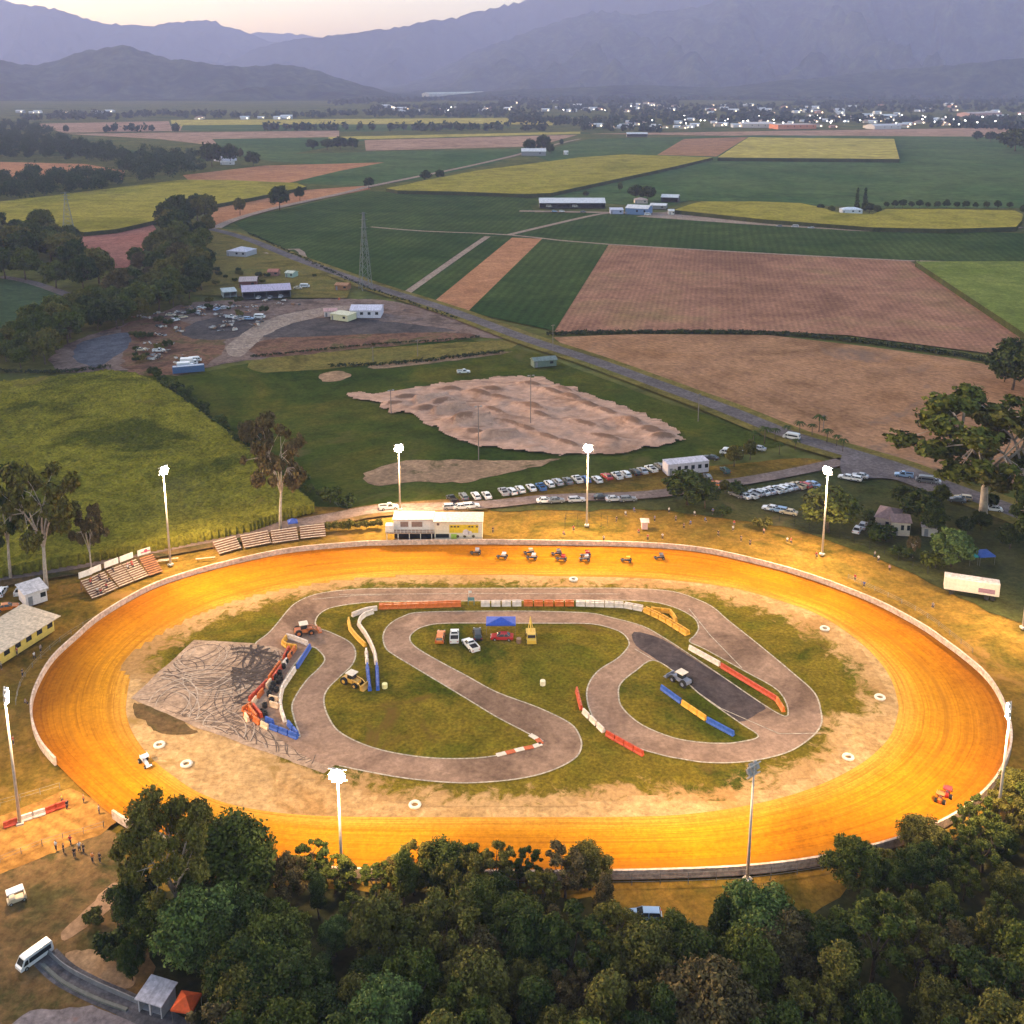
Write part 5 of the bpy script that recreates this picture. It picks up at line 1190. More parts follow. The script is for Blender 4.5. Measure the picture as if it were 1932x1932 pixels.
def vehicle(kind, col='white'):
    p = paint(COL[col]); name = {'sedan':'parked_car','wagon':'parked_car','ute':'utility_truck','van':'parked_van','truck':'box_truck','minibus':'minibus'}[kind]
    e = empty(name, (0,0,0))
    if kind in ('sedan', 'wagon'):
        b = MB(); b.extr([(-2.25,.32),(-2.3,.72),(-2.15,.93),(-1.4,1.0),(1.05,.96),(2.0,.82),(2.28,.62),(2.25,.32)], -.88, .88, hw=[.03,.0,.05,.08,.08,.08,.06,.05])
        tb = -1.05 if kind == 'sedan' else -1.95; bb = -1.65 if kind == 'sedan' else -2.15
        b.add([(tb,-.62,1.42),(.25,-.62,1.42),(.25,.62,1.42),(tb,.62,1.42),(tb+.1,-.56,1.47),(.15,-.56,1.47),(.15,.56,1.47),(tb+.1,.56,1.47)], [(3,2,1,0),(4,5,6,7),(0,1,5,4),(1,2,6,5),(2,3,7,6),(3,0,4,7)])
        for s in (-1, 1):
            for x0, x1, X in ((bb, tb, 0), (1.0, .25, 0), (-.45, -.5, 0)): b.tube([(x0, s*.79, .97), (x1, s*.63, 1.43)], .045, 4)
        b.build('body', p, e)
        MB().add([(bb,-.80,.97),(1.02,-.80,.97),(1.02,.80,.97),(bb,.80,.97),(tb,-.62,1.415),(.25,-.62,1.415),(.25,.62,1.415),(tb,.62,1.415)], [(3,2,1,0),(4,5,6,7),(0,1,5,4),(1,2,6,5),(2,3,7,6),(3,0,4,7)]).build('windows', M_glass, e)
        wheels(e, (-1.4, 1.4), .90)
    elif kind == 'ute':
        b = MB(); b.extr([(-2.5,.4),(-2.5,.95),(.95,.98),(1.25,1.0),(2.3,.88),(2.5,.68),(2.48,.4)], -.9, .9, hw=[.02,0,.04,.05,.06,.04,.03])
        b.box(-2.48,-.35,-.88,-.8,.97,1.3).box(-2.48,-.35,.8,.88,.97,1.3).box(-2.5,-2.42,-.8,.8,.97,1.3).box(-.42,-.35,-.8,.8,.97,1.3)
        b.box(-.2,.55,-.62,.62,1.62,1.68,tx=.05,ty=.05)
        for s in (-1, 1): b.tube([(-.32,s*.79,.98),(-.22,s*.63,1.63)], .05, 4).tube([(1.2,s*.79,.98),(.55,s*.63,1.63)], .05, 4)
        b.build('body', p, e); MB().box(-2.40,-.45,-.78,.78,.985,1.02).build('tray_floor', M_dark, e)
        MB().add([(-.33,-.80,.97),(1.22,-.80,.97),(1.22,.80,.97),(-.33,.80,.97),(-.23,-.62,1.615),(.55,-.62,1.615),(.55,.62,1.615),(-.23,.62,1.615)], [(3,2,1,0),(4,5,6,7),(0,1,5,4),(1,2,6,5),(2,3,7,6),(3,0,4,7)]).build('windows', M_glass, e)
        wheels(e, (-1.5, 1.6), .93, .38)
    elif kind in ('van', 'minibus'):
        L_ = 2.5 if kind == 'van' else 3.0; hh = 2.0 if kind == 'van' else 2.35
        b = MB(); b.extr([(-L_,.35),(-L_-.03,1.0),(-L_+.12,hh-.12),(-L_+.4,hh),(L_-1.3,hh),(L_-.9,hh-.15),(L_-.25,1.15),(L_,.9),(L_,.35)], -.95, .95, hw=[.02,0,.1,.2,.2,.12,.05,.06,.04])
        o = b.build('body', p, e)
        wb = MB()
        for s in (-1, 1):
            y = s*.955
            wb.add([(-L_+.45,s*.93,1.12),(L_-1.55,s*.93,1.12),(L_-1.6,s*.90,hh-.42),(-L_+.45,s*.90,hh-.42),(-L_+.45,s*.99,1.12),(L_-1.55,s*.99,1.12),(L_-1.6,s*.955,hh-.42),(-L_+.45,s*.955,hh-.42)], [(3,2,1,0),(4,5,6,7),(0,1,5,4),(1,2,6,5),(2,3,7,6),(3,0,4,7)])
            wb.add([(L_-1.4,s*.93,1.12),(L_-.5,s*.93,1.12),(L_-.95,s*.9,hh-.42),(L_-1.4,s*.9,hh-.42),(L_-1.4,s*.99,1.12),(L_-.5,s*.99,1.12),(L_-.95,s*.955,hh-.42),(L_-1.4,s*.955,hh-.42)], [(3,2,1,0),(4,5,6,7),(0,1,5,4),(1,2,6,5),(2,3,7,6),(3,0,4,7)])
        z1, z0 = hh-.28, 1.2
        wb.add([(L_-.25,-.78,z0),(L_-.25,.78,z0),(L_-.74,.7,z1),(L_-.74,-.7,z1),(L_-.31,-.78,z0),(L_-.31,.78,z0),(L_-.80,.7,z1),(L_-.80,-.7,z1)], [(0,1,2,3),(7,6,5,4),(0,4,5,1),(1,5,6,2),(2,6,7,3),(3,7,4,0)])
        wb.box(-L_-.03,-L_+.12,-.7,.7,1.2,hh-.42)
        wb.build('windows', M_glass, e); wheels(e, (-L_+.9, L_-1.0), .97, .36)
    elif kind == 'truck':
        bevel(MB().box(-3.4,1.3,-1.15,1.15,.95,3.0).build('cargo_box', p, e), .05)
        b = MB(); b.extr([(1.45,.5),(1.45,2.2),(2.5,2.2),(2.95,1.4),(3.1,1.2),(3.1,.5)], -1.0, 1.0, hw=[0,.08,.08,.03,0,0]); b.build('cab', p, e)
        MB().box(2.62,2.99,-.85,.85,1.42,2.05,tx=.13).box(1.9,2.5,-1.02,1.02,1.4,2.0).build('windows', M_glass, e)
        MB().box(-3.3,1.4,-.5,.5,.55,.94).build('chassis', M_dark, e); wheels(e, (-2.2, 2.2), 1.1, .46, .3)
    if kind in ('sedan','wagon','ute'):
        xf = 2.24 if kind != 'ute' else 2.47
        for s in (-1, 1):
            MB().box(xf-.06,xf+.04,s*.62-.16,s*.62+.16,.62,.76).build('headlight', M_head, e)
            MB().box(-xf-.06,-xf+.06,s*.68-.13,s*.68+.13,.70,.86).build('tail_light', M_tail, e)
    return e
VP = {}
def put(kind, u, v, deg, col, label, catg='car', group=None, pos=None, s=1.0, z=0):
    if kind not in VP:
        VP[kind] = vehicle(kind, col); e = VP[kind]
    else:
        e = copy_tree(VP[kind])
    p = pos or at(u, v); e.location = (p[0], p[1], z); e.rotation_euler = (0,0,rad(deg)); e.scale = (s,s,s)
    for k in list(e.keys()): del e[k]
    tag(e, label, catg, group)
    for ch in e.children:
        if ch.name.split('.')[0] in ('body','cargo_box','cab'):
            ch.material_slots[0].link = 'OBJECT'; ch.material_slots[0].material = paint(COL[col])
    return e
def eE(x, y): return (x*.3418+613.2, y*.3418+518.9)
def fF(x, y): return (x*.3418+1271.7, y*.3418+613.2)
row1 = [((700,1247),'black'),((765,1232),'grey'),((832,1228),'white'),((892,1226),'white'),((985,1207),'silver'),((1030,1203),'white'),((1078,1193),'white'),((1138,1184),'white'),((1192,1180),'blue'),((1238,1162),'white'),((1284,1152),'silver'),((1340,1146),'grey'),((1392,1138),'white'),((1438,1137),'blue'),((1502,1138),'white'),((1556,1122),'red'),((1612,1118),'white'),((1660,1108),'white'),((1712,1098),'black'),((1752,1090),'silver'),((1800,1080),'white'),((1848,1064),'grey')]
for i, ((x, y), c) in enumerate(row1):
    u, v = eE(x, y); k = ['sedan','wagon','wagon','ute'][(i*7+3) % 4]
    put(k, u, v, 108 if i % 5 else 113, c, '%s %s, %s from the left in the long car row behind the clubhouse' % (c, {'sedan':'sedan','wagon':'hatchback wagon','ute':'utility'}[k], ordn(i)), 'car', 'long car row behind the clubhouse')
row2 = [(345,945),(383,952),(418,950),(455,935),(488,932),(520,926),(552,921),(583,915),(613,908),(644,902),(680,898),(716,894),(762,888)]
cl2 = ['grey','white','white','silver','white','silver','white','white','white','silver','beige','red','light blue']
for i, ((x, y), c) in enumerate(zip(row2, cl2)):
    u, v = fF(x, y); k = ['wagon','sedan','sedan','ute'][(i*5+1) % 4]
    put(k, u, v, 128, c, '%s %s, %s from the left in the right-hand car row before the junction' % (c, {'sedan':'sedan','wagon':'hatchback wagon','ute':'utility'}[k], ordn(i)), 'car', 'right-hand car row before the junction')
for (x, y, f, k, deg, c, lab) in [
    (952,850,fF,'sedan',150,'white','white sedan just right of the lit mast head, left of a pair'),(990,856,fF,'wagon',150,'white','white wagon in the middle of the cars left of the junction'),(1027,842,fF,'sedan',150,'silver','silver sedan nearest the road junction gate'),
    (535,1022,fF,'sedan',155,'white','white sedan left of the two behind the spectator bank'),(578,1030,fF,'wagon',155,'light blue','pale blue wagon right of the white sedan behind the bank'),(632,1044,fF,'sedan',155,'beige','beige sedan under the left side of the large round tree'),
    (1012,1140,fF,'sedan',60,'white','white sedan left of the brown-roofed house'),(1042,1118,fF,'sedan',60,'silver','silver sedan behind the white one beside the brown-roofed house'),
    (1268,838,fF,'ute',160,'light blue','pale blue utility at the roadside under the huge gum'),(1385,868,fF,'van',160,'grey','grey van parked on the road under the huge gum'),(1425,872,fF,'sedan',160,'silver','silver sedan parked behind the grey van'),
    (300,715,fF,'van',155,'white','white van in front of the palms'),(338,722,fF,'sedan',155,'silver','silver sedan right of the white van by the palms'),(205,742,fF,'sedan',150,'black','black sedan behind the long white cabin'),
    (282,812,fF,'wagon',100,'dark green','dark green wagon right of the long white cabin'),(187,850,fF,'wagon',95,'grey','grey wagon in front of the long white cabin end'),(232,888,fF,'sedan',140,'orange','orange sedan below the grey wagon at the cabin end'),
    (398,700,fF,'sedan',150,'white','white sedan half hidden by the palms, left'),(465,690,fF,'sedan',150,'silver','silver sedan half hidden by the palms, right'),
    (1595,965,fF,'wagon',160,'beige','beige wagon beyond the white gum trunk'),(1760,1025,fF,'sedan',165,'white','white sedan right of the white gum trunk'),(1560,975,fF,'sedan',160,'grey','grey sedan left of the white gum trunk'),
    (648,628,fF,'van',150,'white','white van driving on the road above the palms'),
    (700,1290,eE,'wagon',8,'silver','silver wagon behind the clubhouse roof, left of three'),(755,1290,eE,'sedan',10,'white','white sedan behind the clubhouse roof, middle of three'),(806,1284,eE,'wagon',12,'white','white wagon behind the clubhouse roof, right of three'),
    (352,1292,eE,'ute',14,'white','white utility parked left of the clubhouse mast'),
    (1215,1255,eE,'sedan',8,'white','white sedan on the service road behind the third mast'),(1275,1254,eE,'sedan',8,'grey','grey sedan on the service road, left of the third mast'),(1388,1250,eE,'wagon',8,'silver','silver wagon on the service road just left of the third mast'),
    (1525,1235,eE,'sedan',8,'black','black sedan on the service road right of the third mast'),(1595,1246,eE,'sedan',8,'silver','silver sedan on the service road, second right of the third mast'),(1672,1246,eE,'wagon',8,'grey','grey wagon on the service road, third right of the third mast'),
    (1180,500,eE,'ute',10,'white','white utility parked in front of the small green shed'),(765,542,eE,'ute',10,'white','white utility on the grass behind the motocross dirt')]:
    u, v = f(x, y); put(k, u, v, deg, c, lab, 'car' if k != 'van' else 'van')
for (u, v, k, deg, c, lab, cg) in [
    (3,1121,'wagon',100,'white','white wagon at the left edge behind the canteen','car'),(40,1118,'ute',100,'white','white utility parked left of the ticket shed','car'),(64,1117,'sedan',100,'silver','silver sedan parked behind the ticket shed','car'),(14,1150,'sedan',20,'orange','orange sedan in the dark beside the canteen','car'),
    (66,1812,'minibus',235,'white','white minibus parked on the grass at the bottom left','minibus'),
    (831,1206,'wagon',88,'orange','orange hatchback, leftmost of the vehicles in the infield','car'),(857.5,1205,'ute',92,'white','white utility right of the orange hatchback in the infield','car'),
    (888,1222,'ute',118,'white','cream open-tray utility nearest the camera in the infield group','car'),(901,1201,'wagon',95,'black','black wagon left of the blue gazebo in the infield','car'),
    (947,1206,'sedan',178,'red','red car parked in front of the blue gazebo in the infield','car'),
    (1216,1733,'wagon',178,'light blue','pale blue wagon in the clearing behind the right part of the foreground wood','car'),
    (352,697,'truck',15,'white','white box truck, nearest of three beside the blue container','truck'),(358,689,'truck',12,'white','white box truck, middle one beside the blue container','truck'),(368,682,'van',20,'white','white van behind the trucks by the blue container','van'),
    (448,602,'sedan',30,'silver','silver wreck car in the yard, left of the orange drum','car'),(380,583,'wagon',40,'white','white car wreck under the left wood','car'),(395,580,'sedan',10,'silver','silver car wreck second under the left wood','car'),(410,585,'sedan',70,'light blue','pale blue car wreck in the yard middle','car'),(425,583,'wagon',20,'silver','silver wagon wreck in the yard middle','car'),(372,592,'sedan',120,'silver','silver wreck lowest of the left yard group','car'),(436,600,'ute',0,'white','white utility in the middle of the yard','car'),(455,601,'sedan',15,'grey','grey wreck right of the white utility in the yard','car'),
    (470,603,'wagon',0,'light blue','pale blue wreck before the pink gravel track','car'),(345,600,'wagon',30,'beige','beige wreck at the left of the yard','car'),(322,596,'sedan',0,'beige','beige wreck next to the wood at the left of the yard','car'),(330,606,'sedan',50,'white','white wreck beside the brown earth of the yard','car'),
    (490,600,'van',0,'white','white van at the pink gravel track in the yard','van'),(488,563,'wagon',90,'white','white car under the workshop roof, left','car'),(510,563,'sedan',90,'silver','silver car under the workshop roof, middle','car'),(530,561,'wagon',90,'white','white car under the workshop roof, right','car'),
    (265,662,'sedan',10,'beige','beige wreck beside the blue-grey gravel','car'),(300,664,'ute',0,'white','white utility wreck on the brown earth','car'),(562,545,'sedan',0,'beige','beige car right of the workshop','car'),(575,542,'van',0,'white','pinkish white van on the pale track by the workshop','van'),
    (1046,400,'wagon',0,'light blue','pale blue wagon in front of the long white shed','car'),(1060,400,'wagon',0,'white','white wagon in front of the long white shed','car'),(1100,401,'ute',0,'grey','grey utility in front of the long white shed','car'),(1222,406,'van',0,'white','white van right of the blue-walled shed','van'),(1036,391,'van',0,'white','white van under the left part of the long shed roof','van'),(1085,391,'van',0,'white','white van under the middle of the long shed roof','van'),
    (1470,428,'wagon',170,'grey','grey harvester truck on the track before the cane','car'),(1500,429,'van',170,'silver','silver van on the track before the cane','van'),(1530,431,'wagon',170,'silver','silver wagon on the track before the cane, right','car')]:
    if 560 < v < 670 and u < 600 and lab.startswith('white') and u % 2: c = 'rust'; lab = 'rusty brown' + lab[5:]
    put(k, u, v, deg, c, lab, cg, s=.74 if k == 'minibus' else 1.0)
# ---- scrap in the farm yard
rj = random.Random(33); jm = [plain('scrap_rust', (.30,.15,.08), .8, var=.3), plain('scrap_grey', (.30,.29,.31), .6, var=.3), plain('scrap_pale', (.55,.50,.46), .7, var=.3), plain('scrap_dark', (.06,.06,.06), .8)]
jp = sorted([(rj.uniform(330, 500), rj.uniform(574, 628)) for _ in range(34)] + [(rj.uniform(255, 345), rj.uniform(590, 690)) for _ in range(24)] + [(rj.uniform(420, 560), rj.uniform(566, 580)) for _ in range(8)])
for i, (u, v) in enumerate(jp):
    b = MB(); nb = rj.randint(4, 9)
    for _ in range(nb):
        x, y = rj.uniform(-1.6,1.6), rj.uniform(-1.1,1.1); s_ = rj.uniform(.3, 1.0)
        Mx = Matrix.Translation((x, y, rj.uniform(.1,.5))) @ Matrix.Rotation(rj.uniform(0,3), 4, 'Z') @ Matrix.Rotation(rj.uniform(-.5,.5), 4, 'X')
        b.box(-s_*rj.uniform(.6,1.8), s_*.7, -s_*.45, s_*.45, 0, s_*rj.uniform(.3,.9), M=Mx, m=rj.randrange(4), tx=.05, ty=.03)
    for _ in range(3): q = Vector((rj.uniform(-1.5,1.5), rj.uniform(-1,1), .4)); b.tube([q, q+Vector((rj.uniform(-2,2), rj.uniform(-1,1), rj.uniform(0,.6)))], .09, 5, m=rj.randrange(4))
    o = b.build('scrap_heap', jm); o.location = at(u, v); tag(o, '%s heap of mixed scrap counted from the left across the farm yard' % ordn(i), 'scrap heap', 'scrap heaps in the farm yard')
# ---- race cars
def racer():
    e = empty('sprint_car', (0,0,0)); p = paint((.05,.05,.06))
    b = MB(); b.extr([(-1.3,.3),(-1.3,.75),(-.9,.85),(-.3,.62),(.5,.62),(1.45,.42),(1.5,.28)], -.32, .32, hw=[.02,.05,.08,.04,.04,.12,.1]); b.build('body', p, e)
    c = MB()
    for s in (-1, 1): c.tube([(-.75,s*.36,.5),(-.65,s*.34,1.25),(.05,s*.32,1.25),(.35,s*.36,.55)], .03, 5)
    c.tube([(-.65,-.34,1.25),(-.65,.34,1.25)], .03, 5).tube([(.05,-.32,1.25),(.05,.32,1.25)], .03, 5).build('roll_cage', M_dark, e)
    w = MB(); w.add([(-.9,-.6,1.44),(.2,-.6,1.34),(.2,.6,1.34),(-.9,.6,1.44),(-.9,-.6,1.50),(.2,-.6,1.40),(.2,.6,1.40),(-.9,.6,1.50)], [(3,2,1,0),(4,5,6,7),(0,1,5,4),(1,2,6,5),(2,3,7,6),(3,0,4,7)])
    w.box(-.92,.22,-.65,-.61,1.1,1.66).box(-.92,.22,.61,.65,1.1,1.66).build('top_wing', p, e)
    MB().box(1.3,1.75,-.45,.45,.5,.54).box(1.3,1.75,-.48,-.45,.38,.62).box(1.3,1.75,.45,.48,.38,.62).build('front_wing', p, e)
    for x, s, r, wd in ((-.95,-1,.42,.42),(-.95,1,.36,.34),(1.15,-1,.30,.2),(1.15,1,.30,.2)):
        t = MB().cyl((x, s*.45-(0 if s > 0 else wd), r), r, wd, 14, 'y').build('wheel', M_tyre, e)
        MB().cyl((x, s*.45+(wd-.005 if s > 0 else -wd-.015), r), r*.5, .02, 10, 'y').build('rim', M_rim, t)
    hd = MB(); 
    for a_ in range(6):
        for q in range(8): hd.v.append((-.35+.14*math.cos(a_*PI/5-PI/2)*math.cos(q*PI/4), .14*math.cos(a_*PI/5-PI/2)*math.sin(q*PI/4), .98+.15*math.sin(a_*PI/5-PI/2)))
    for a_ in range(5):
        for q in range(8): hd.f.append((a_*8+q, a_*8+(q+1)%8, (a_+1)*8+(q+1)%8, (a_+1)*8+q)); hd.m.append(0)
    hd.build('driver_helmet', plain('helmet', (.6,.6,.6), .3), e)
    return e
rc0 = racer()
def zr(x, y): return ((x/1.932+1700)/2.12, (y/1.932+2130)/2.12)
RC = [((395,172),'silver',0,'silver-winged race car closest to the wall, leading the pack past the clubhouse'),((600,205),'white',-12,'white-winged race car second from the left on the back straight'),((808,172),'beige',8,'beige-winged race car on the outside of the third pair'),((830,212),'white',-10,'white-winged race car on the inside of the third pair'),
      ((1022,180),'grey',5,'dark-winged race car on the outside of the middle pair'),((1058,222),'red',-8,'red-winged race car on the inside of the middle pair'),((1245,190),'red',6,'red and dark race car just behind the middle pair, outer one'),((1238,222),'silver',-5,'silver-nosed race car just behind the middle pair, inner one'),((1558,232),'yellow',-14,'yellow-winged race car second from the right on the back straight'),((1815,212),'grey',0,'grey-winged race car last of the pack, farthest right')]
first = True
for (q, c, dg, lab) in RC + [((None), 'red', 0, '')][:0]:
    e = rc0 if first else copy_tree(rc0); first = False
    u, v = zr(*q); p = at(u, v); e.location = (p.x, p.y, .27); e.rotation_euler = (0,0,rad(180+dg)); tag(e, lab, 'race car', 'race cars on the back straight'); e.scale = (.82,)*3
    for ch in e.children:
        if ch.name.split('.')[0] in ('top_wing',) :
            ch.material_slots[0].link = 'OBJECT'; ch.material_slots[0].material = paint(COL[c])
for (u, v, dg, c, lab) in [(275,1443,-50,'white','white and red winged race car alone at the bottom-left bend of the clay'),(1787,1500,60,'red','dark red race car on the clay at the lower right bend'),(1774,1510,60,'orange','orange race car behind the dark red one at the lower right bend')]:
    e = copy_tree(rc0); p = at(u, v); e.location = (p.x, p.y, .1); e.rotation_euler = (0,0,rad(dg)); e['label'] = lab; e['category'] = 'race car'
    if 'group' in e: del e['group']
    e.scale = (.95,)*3
    for ch in e.children:
        if ch.name.split('.')[0] in ('top_wing','front_wing','body'):
            ch.material_slots[0].link = 'OBJECT'; ch.material_slots[0].material = paint(COL[c])
# ---- work machines
def loader(label, u, v, deg, col, canopy=(.7,.6,.5)):
    p = at(u, v); e = empty('tractor_loader', p, rad(deg), label, 'tractor'); m = paint(col)
    MB().box(-1.9,.6,-.8,.8,.7,1.35,tx=.1,ty=.08).box(.6,1.7,-.6,.6,.7,1.25,tx=.08,ty=.05).build('body', m, e)
    MB().box(-.7,.6,-.6,.6,1.36,2.3,tx=.06,ty=.05).build('windows', M_glass, e); MB().box(-.95,.8,-.85,.85,2.32,2.45).build('canopy', plain('cab_roof', canopy, .6), e)
    bk = MB(); bk.extr([(2.7,.15),(3.5,.15),(3.3,.4),(2.9,.45),(2.8,1.0),(2.65,1.0)], -1.1, 1.1); bk.build('bucket', m, e)
    for s in (-1, 1): MB().tube([(.4,s*.7,1.5),(1.8,s*.7,1.3),(2.7,s*.7,.6)], .09, 5).build('lift_arm', m, e)
    for x, r in ((-1.2,.75),(1.3,.55)):
        for s in (-1, 1):
            t = MB().cyl((x, s*.95-(0 if s < 0 else 0)-.2, r), r, .4, 16, 'y').build('wheel', M_tyre, e); MB().cyl((x, s*.95+(.2 if s > 0 else -.22), r), r*.5, .02, 10, 'y').build('rim', m, t)
    return e
loader('yellow front loader with pale canopy beside the blue barriers', 665,1291, -32, (.60,.33,.06))
loader('orange machine standing on the kart track above the barrier yard', 574,1196, 20, (.50,.15,.05), (.6,.25,.08))
loader('blue-grey tractor on the white line of the right kart straight', 1285,1289, 130, (.20,.22,.30), (.35,.35,.45))
e = empty('tow_truck', at(1002,1206), rad(-88), 'yellow tow truck with raised boom, rightmost vehicle of the infield group', 'truck'); my = paint((.66,.42,.06))
MB().box(-2.4,.4,-.95,.95,.7,1.1).build('flatbed', my, e)
b = MB(); b.extr([(.5,.4),(.5,1.9),(1.4,1.9),(1.8,1.3),(2.5,1.15),(2.6,.4)], -.95, .95, hw=[0,.12,.12,.05,.05,0]); b.build('cab', my, e)
MB().box(1.38,1.84,-.75,.75,1.32,1.78,tx=.12).box(.7,1.3,-.97,.97,1.25,1.75).build('windows', M_glass, e)
MB().tube([(0,0,1.1),(-3.2,0,3.2)], [.16,.08], 6).tube([(-1.2,.6,1.1),(-3.1,0,3.1)], .07, 5).tube([(-1.2,-.6,1.1),(-3.1,0,3.1)], .07, 5).build('boom', my, e)
wheels(e, (-1.5, 1.7), .98, .42, .28)
e = empty('golf_cart', at(32,1700), rad(35), 'small white-roofed golf cart on the grass at the left', 'golf cart')
MB().box(-1.2,1.2,-.6,.6,.3,.6,ty=.05).box(-.9,-.2,-.55,.55,.6,.9).box(.9,1.2,-.55,.55,.6,1.0,tx=.08).build('body', paint(COL['beige']), e)
MB().box(-1.2,1.0,-.65,.65,1.85,1.95,tx=.08,ty=.08).build('roof', paint(COL['white']), e)
for x in (-1.0,.85):
    for s in (-.55,.55): MB().cyl((x,s,.6), .03, 1.26, 5).build('post', M_dark, e)
wheels(e, (-.8, .85), .6, .22, .16)
# starter stand
e = empty('starter_stand', at(889,1141), 0, 'teal starter stand with white flag pole at the kart start line', 'starter stand')
MB().box(-.7,.7,-.5,.5,1.2,1.3).box(-.7,.7,-.5,-.46,1.3,2.0).box(-.7,-.66,-.46,.5,1.3,2.0).build('platform', plain('teal_paint', (.10,.22,.24), .6), e)
for x in (-.62,.62):
    for y in (-.42,.42): MB().box(x-.05,x+.05,y-.05,y+.05,0,1.2).build('leg', plain('teal_paint', (.10,.22,.24), .6), e)
MB().cyl((-.5,0,1.3), .05, 2.0, 6).box(-.5,.1,-.02,.02,2.8,3.25).build('flag_pole', plain('white_rail', (.7,.66,.6), .5), e)
# ================================================================== water-filled barriers
BC = {'orange':(.62,.15,.03), 'white':(.74,.62,.54), 'yellow':(.72,.36,.04), 'blue':(.035,.10,.42), 'red':(.50,.07,.03), 'cream':(.75,.52,.34)}
bar0 = None
def barrier(p, ang, col, label, group):
    global bar0
    if bar0 is None:
        b = MB(); b.extr([(-.34,0),(-.34,.18),(-.20,.42),(-.15,1.0),(.15,1.0),(.20,.42),(.34,.18),(.34,0)], -.95, .95)
        b.v = [(y, x, z) for x, y, z in b.v]
        for x in (-.55,.0,.55): b.box(x-.08,x+.08,-.24,.24,.5,.62)
        b.box(-.3,.3,-.10,.10,1.0,1.05,tx=.04,ty=.03)
        bar0 = b.build('barrier_block', plain('plastic_orange', BC['orange'], .45)); o = bevel(bar0, .03)
    else:
        o = bar0.copy(); C.objects.link(o)
    o.location = (p[0], p[1], .12); o.rotation_euler = (0,0,ang)
    o.material_slots[0].link = 'OBJECT'; o.material_slots[0].material = plain('plastic_'+col, BC[col], .45)
    return tag(o, label, 'track barrier', group)
def run(segs, where, dbl=False):
    """segs: [(colour, [(u,v)...])...]"""
    n = {}
    for col, pts in segs:
        P = resample(world(pts), 2.02)
        for a, b_ in zip(P, P[1:]):
            i = n.get(col, 0); n[col] = i+1
            barrier((a+b_)/2, math.atan2(b_.y-a.y, b_.x-a.x), col, '%s %s barrier %s' % (ordn(i), col, where), 'plastic barriers '+where.split(',')[0])
            if dbl:
                d = (b_-a).normalized(); q = Vector((-d.y, d.x, 0))*.7; j = n.get(col+'b', 0); n[col+'b'] = j+1
                barrier((a+b_)/2+q, math.atan2(b_.y-a.y, b_.x-a.x), col, '%s rear %s barrier %s' % (ordn(j), col, where), 'plastic barriers '+where.split(',')[0])
run([('orange',[(715,1150),(870,1145)]),('white',[(906,1145),(985,1144)]),('orange',[(987,1144),(1084,1144)]),('white',[(1086,1144),(1175,1147),(1212,1154)]),('yellow',[(1214,1155),(1250,1172),(1296,1201)])], 'from the left in the wall along the top straight', dbl=True)
run([('yellow',[(1228,1154),(1266,1158),(1276,1175)])], 'from the left in the short bend beside the top wall')
run([('white',[(712,1152),(689,1155),(664,1165)]),('yellow',[(658,1173),(661,1191),(676,1209),(690,1222)]),('white',[(691,1230),(693,1256)]),('blue',[(693,1259),(698,1306)])], 'from the top in the outer line of the S-shaped wall')
run([('white',[(705,1158),(682,1166),(676,1181),(691,1201),(700,1218),(707,1234),(710,1256)]),('blue',[(711,1259),(713,1305)])], 'from the top in the inner line of the S-shaped wall')
run([('white',[(580,1218),(554,1208),(541,1205)]),('yellow',[(541,1206),(530,1221),(548,1224),(561,1226)])], 'from the right around the top of the barrier yard')
run([('blue',[(585,1224),(560,1263)]),('white',[(557,1266),(531,1305),(528,1333),(538,1365)]),('blue',[(543,1368),(563,1392)])], 'from the top along the right side of the barrier yard')
run([('orange',[(556,1228),(544,1245)]),('white',[(543,1248),(532,1262)]),('red',[(531,1263),(515,1285)]),('cream',[(514,1286),(500,1303)]),('orange',[(499,1305),(484,1322)]),('cream',[(483,1323),(476,1333)]),('orange',[(474,1334),(457,1345)])], 'from the top along the left side of the barrier yard')
run([('red',[(545,1228),(536,1245)]),('orange',[(528,1256),(508,1284)]),('red',[(505,1290),(470,1325)])], 'from the top of the outer line left of the barrier yard')
run([('orange',[(459,1350),(475,1358),(492,1370)]),('cream',[(494,1371),(505,1377)]),('blue',[(508,1375),(535,1385),(562,1396)])], 'from the left along the bottom of the barrier yard')
run([('cream',[(505,1320),(528,1326)]),('cream',[(507,1332),(528,1338)]),('blue',[(502,1362),(515,1368)])], 'from the left inside the barrier yard')
run([('orange',[(470,1340),(484,1358)]),('red',[(478,1336),(494,1356)]),('cream',[(462,1352),(470,1366)])], 'from the left in the stack at the tip of the barrier yard')
run([('white',[(1300,1226),(1358,1258)]),('red',[(1360,1260),(1464,1323)]),('orange',[(1466,1325),(1478,1344)])], 'from the top in the wedge between the two right straights')
run([('red',[(1088,1305),(1097,1342)]),('white',[(1099,1345),(1140,1385)]),('red',[(1143,1388),(1214,1428)])], 'from the top in the curved wall below the S bend')
run([('blue',[(1248,1302),(1284,1328)]),('yellow',[(1286,1330),(1332,1361)]),('blue',[(1334,1363),(1384,1390)])], 'from the top on the small right grass island')
run([('red',[(0,1566),(40,1552)]),('white',[(41,1551),(84,1537)]),('red',[(85,1536),(126,1521)])], 'from the left beside the pit entry road')
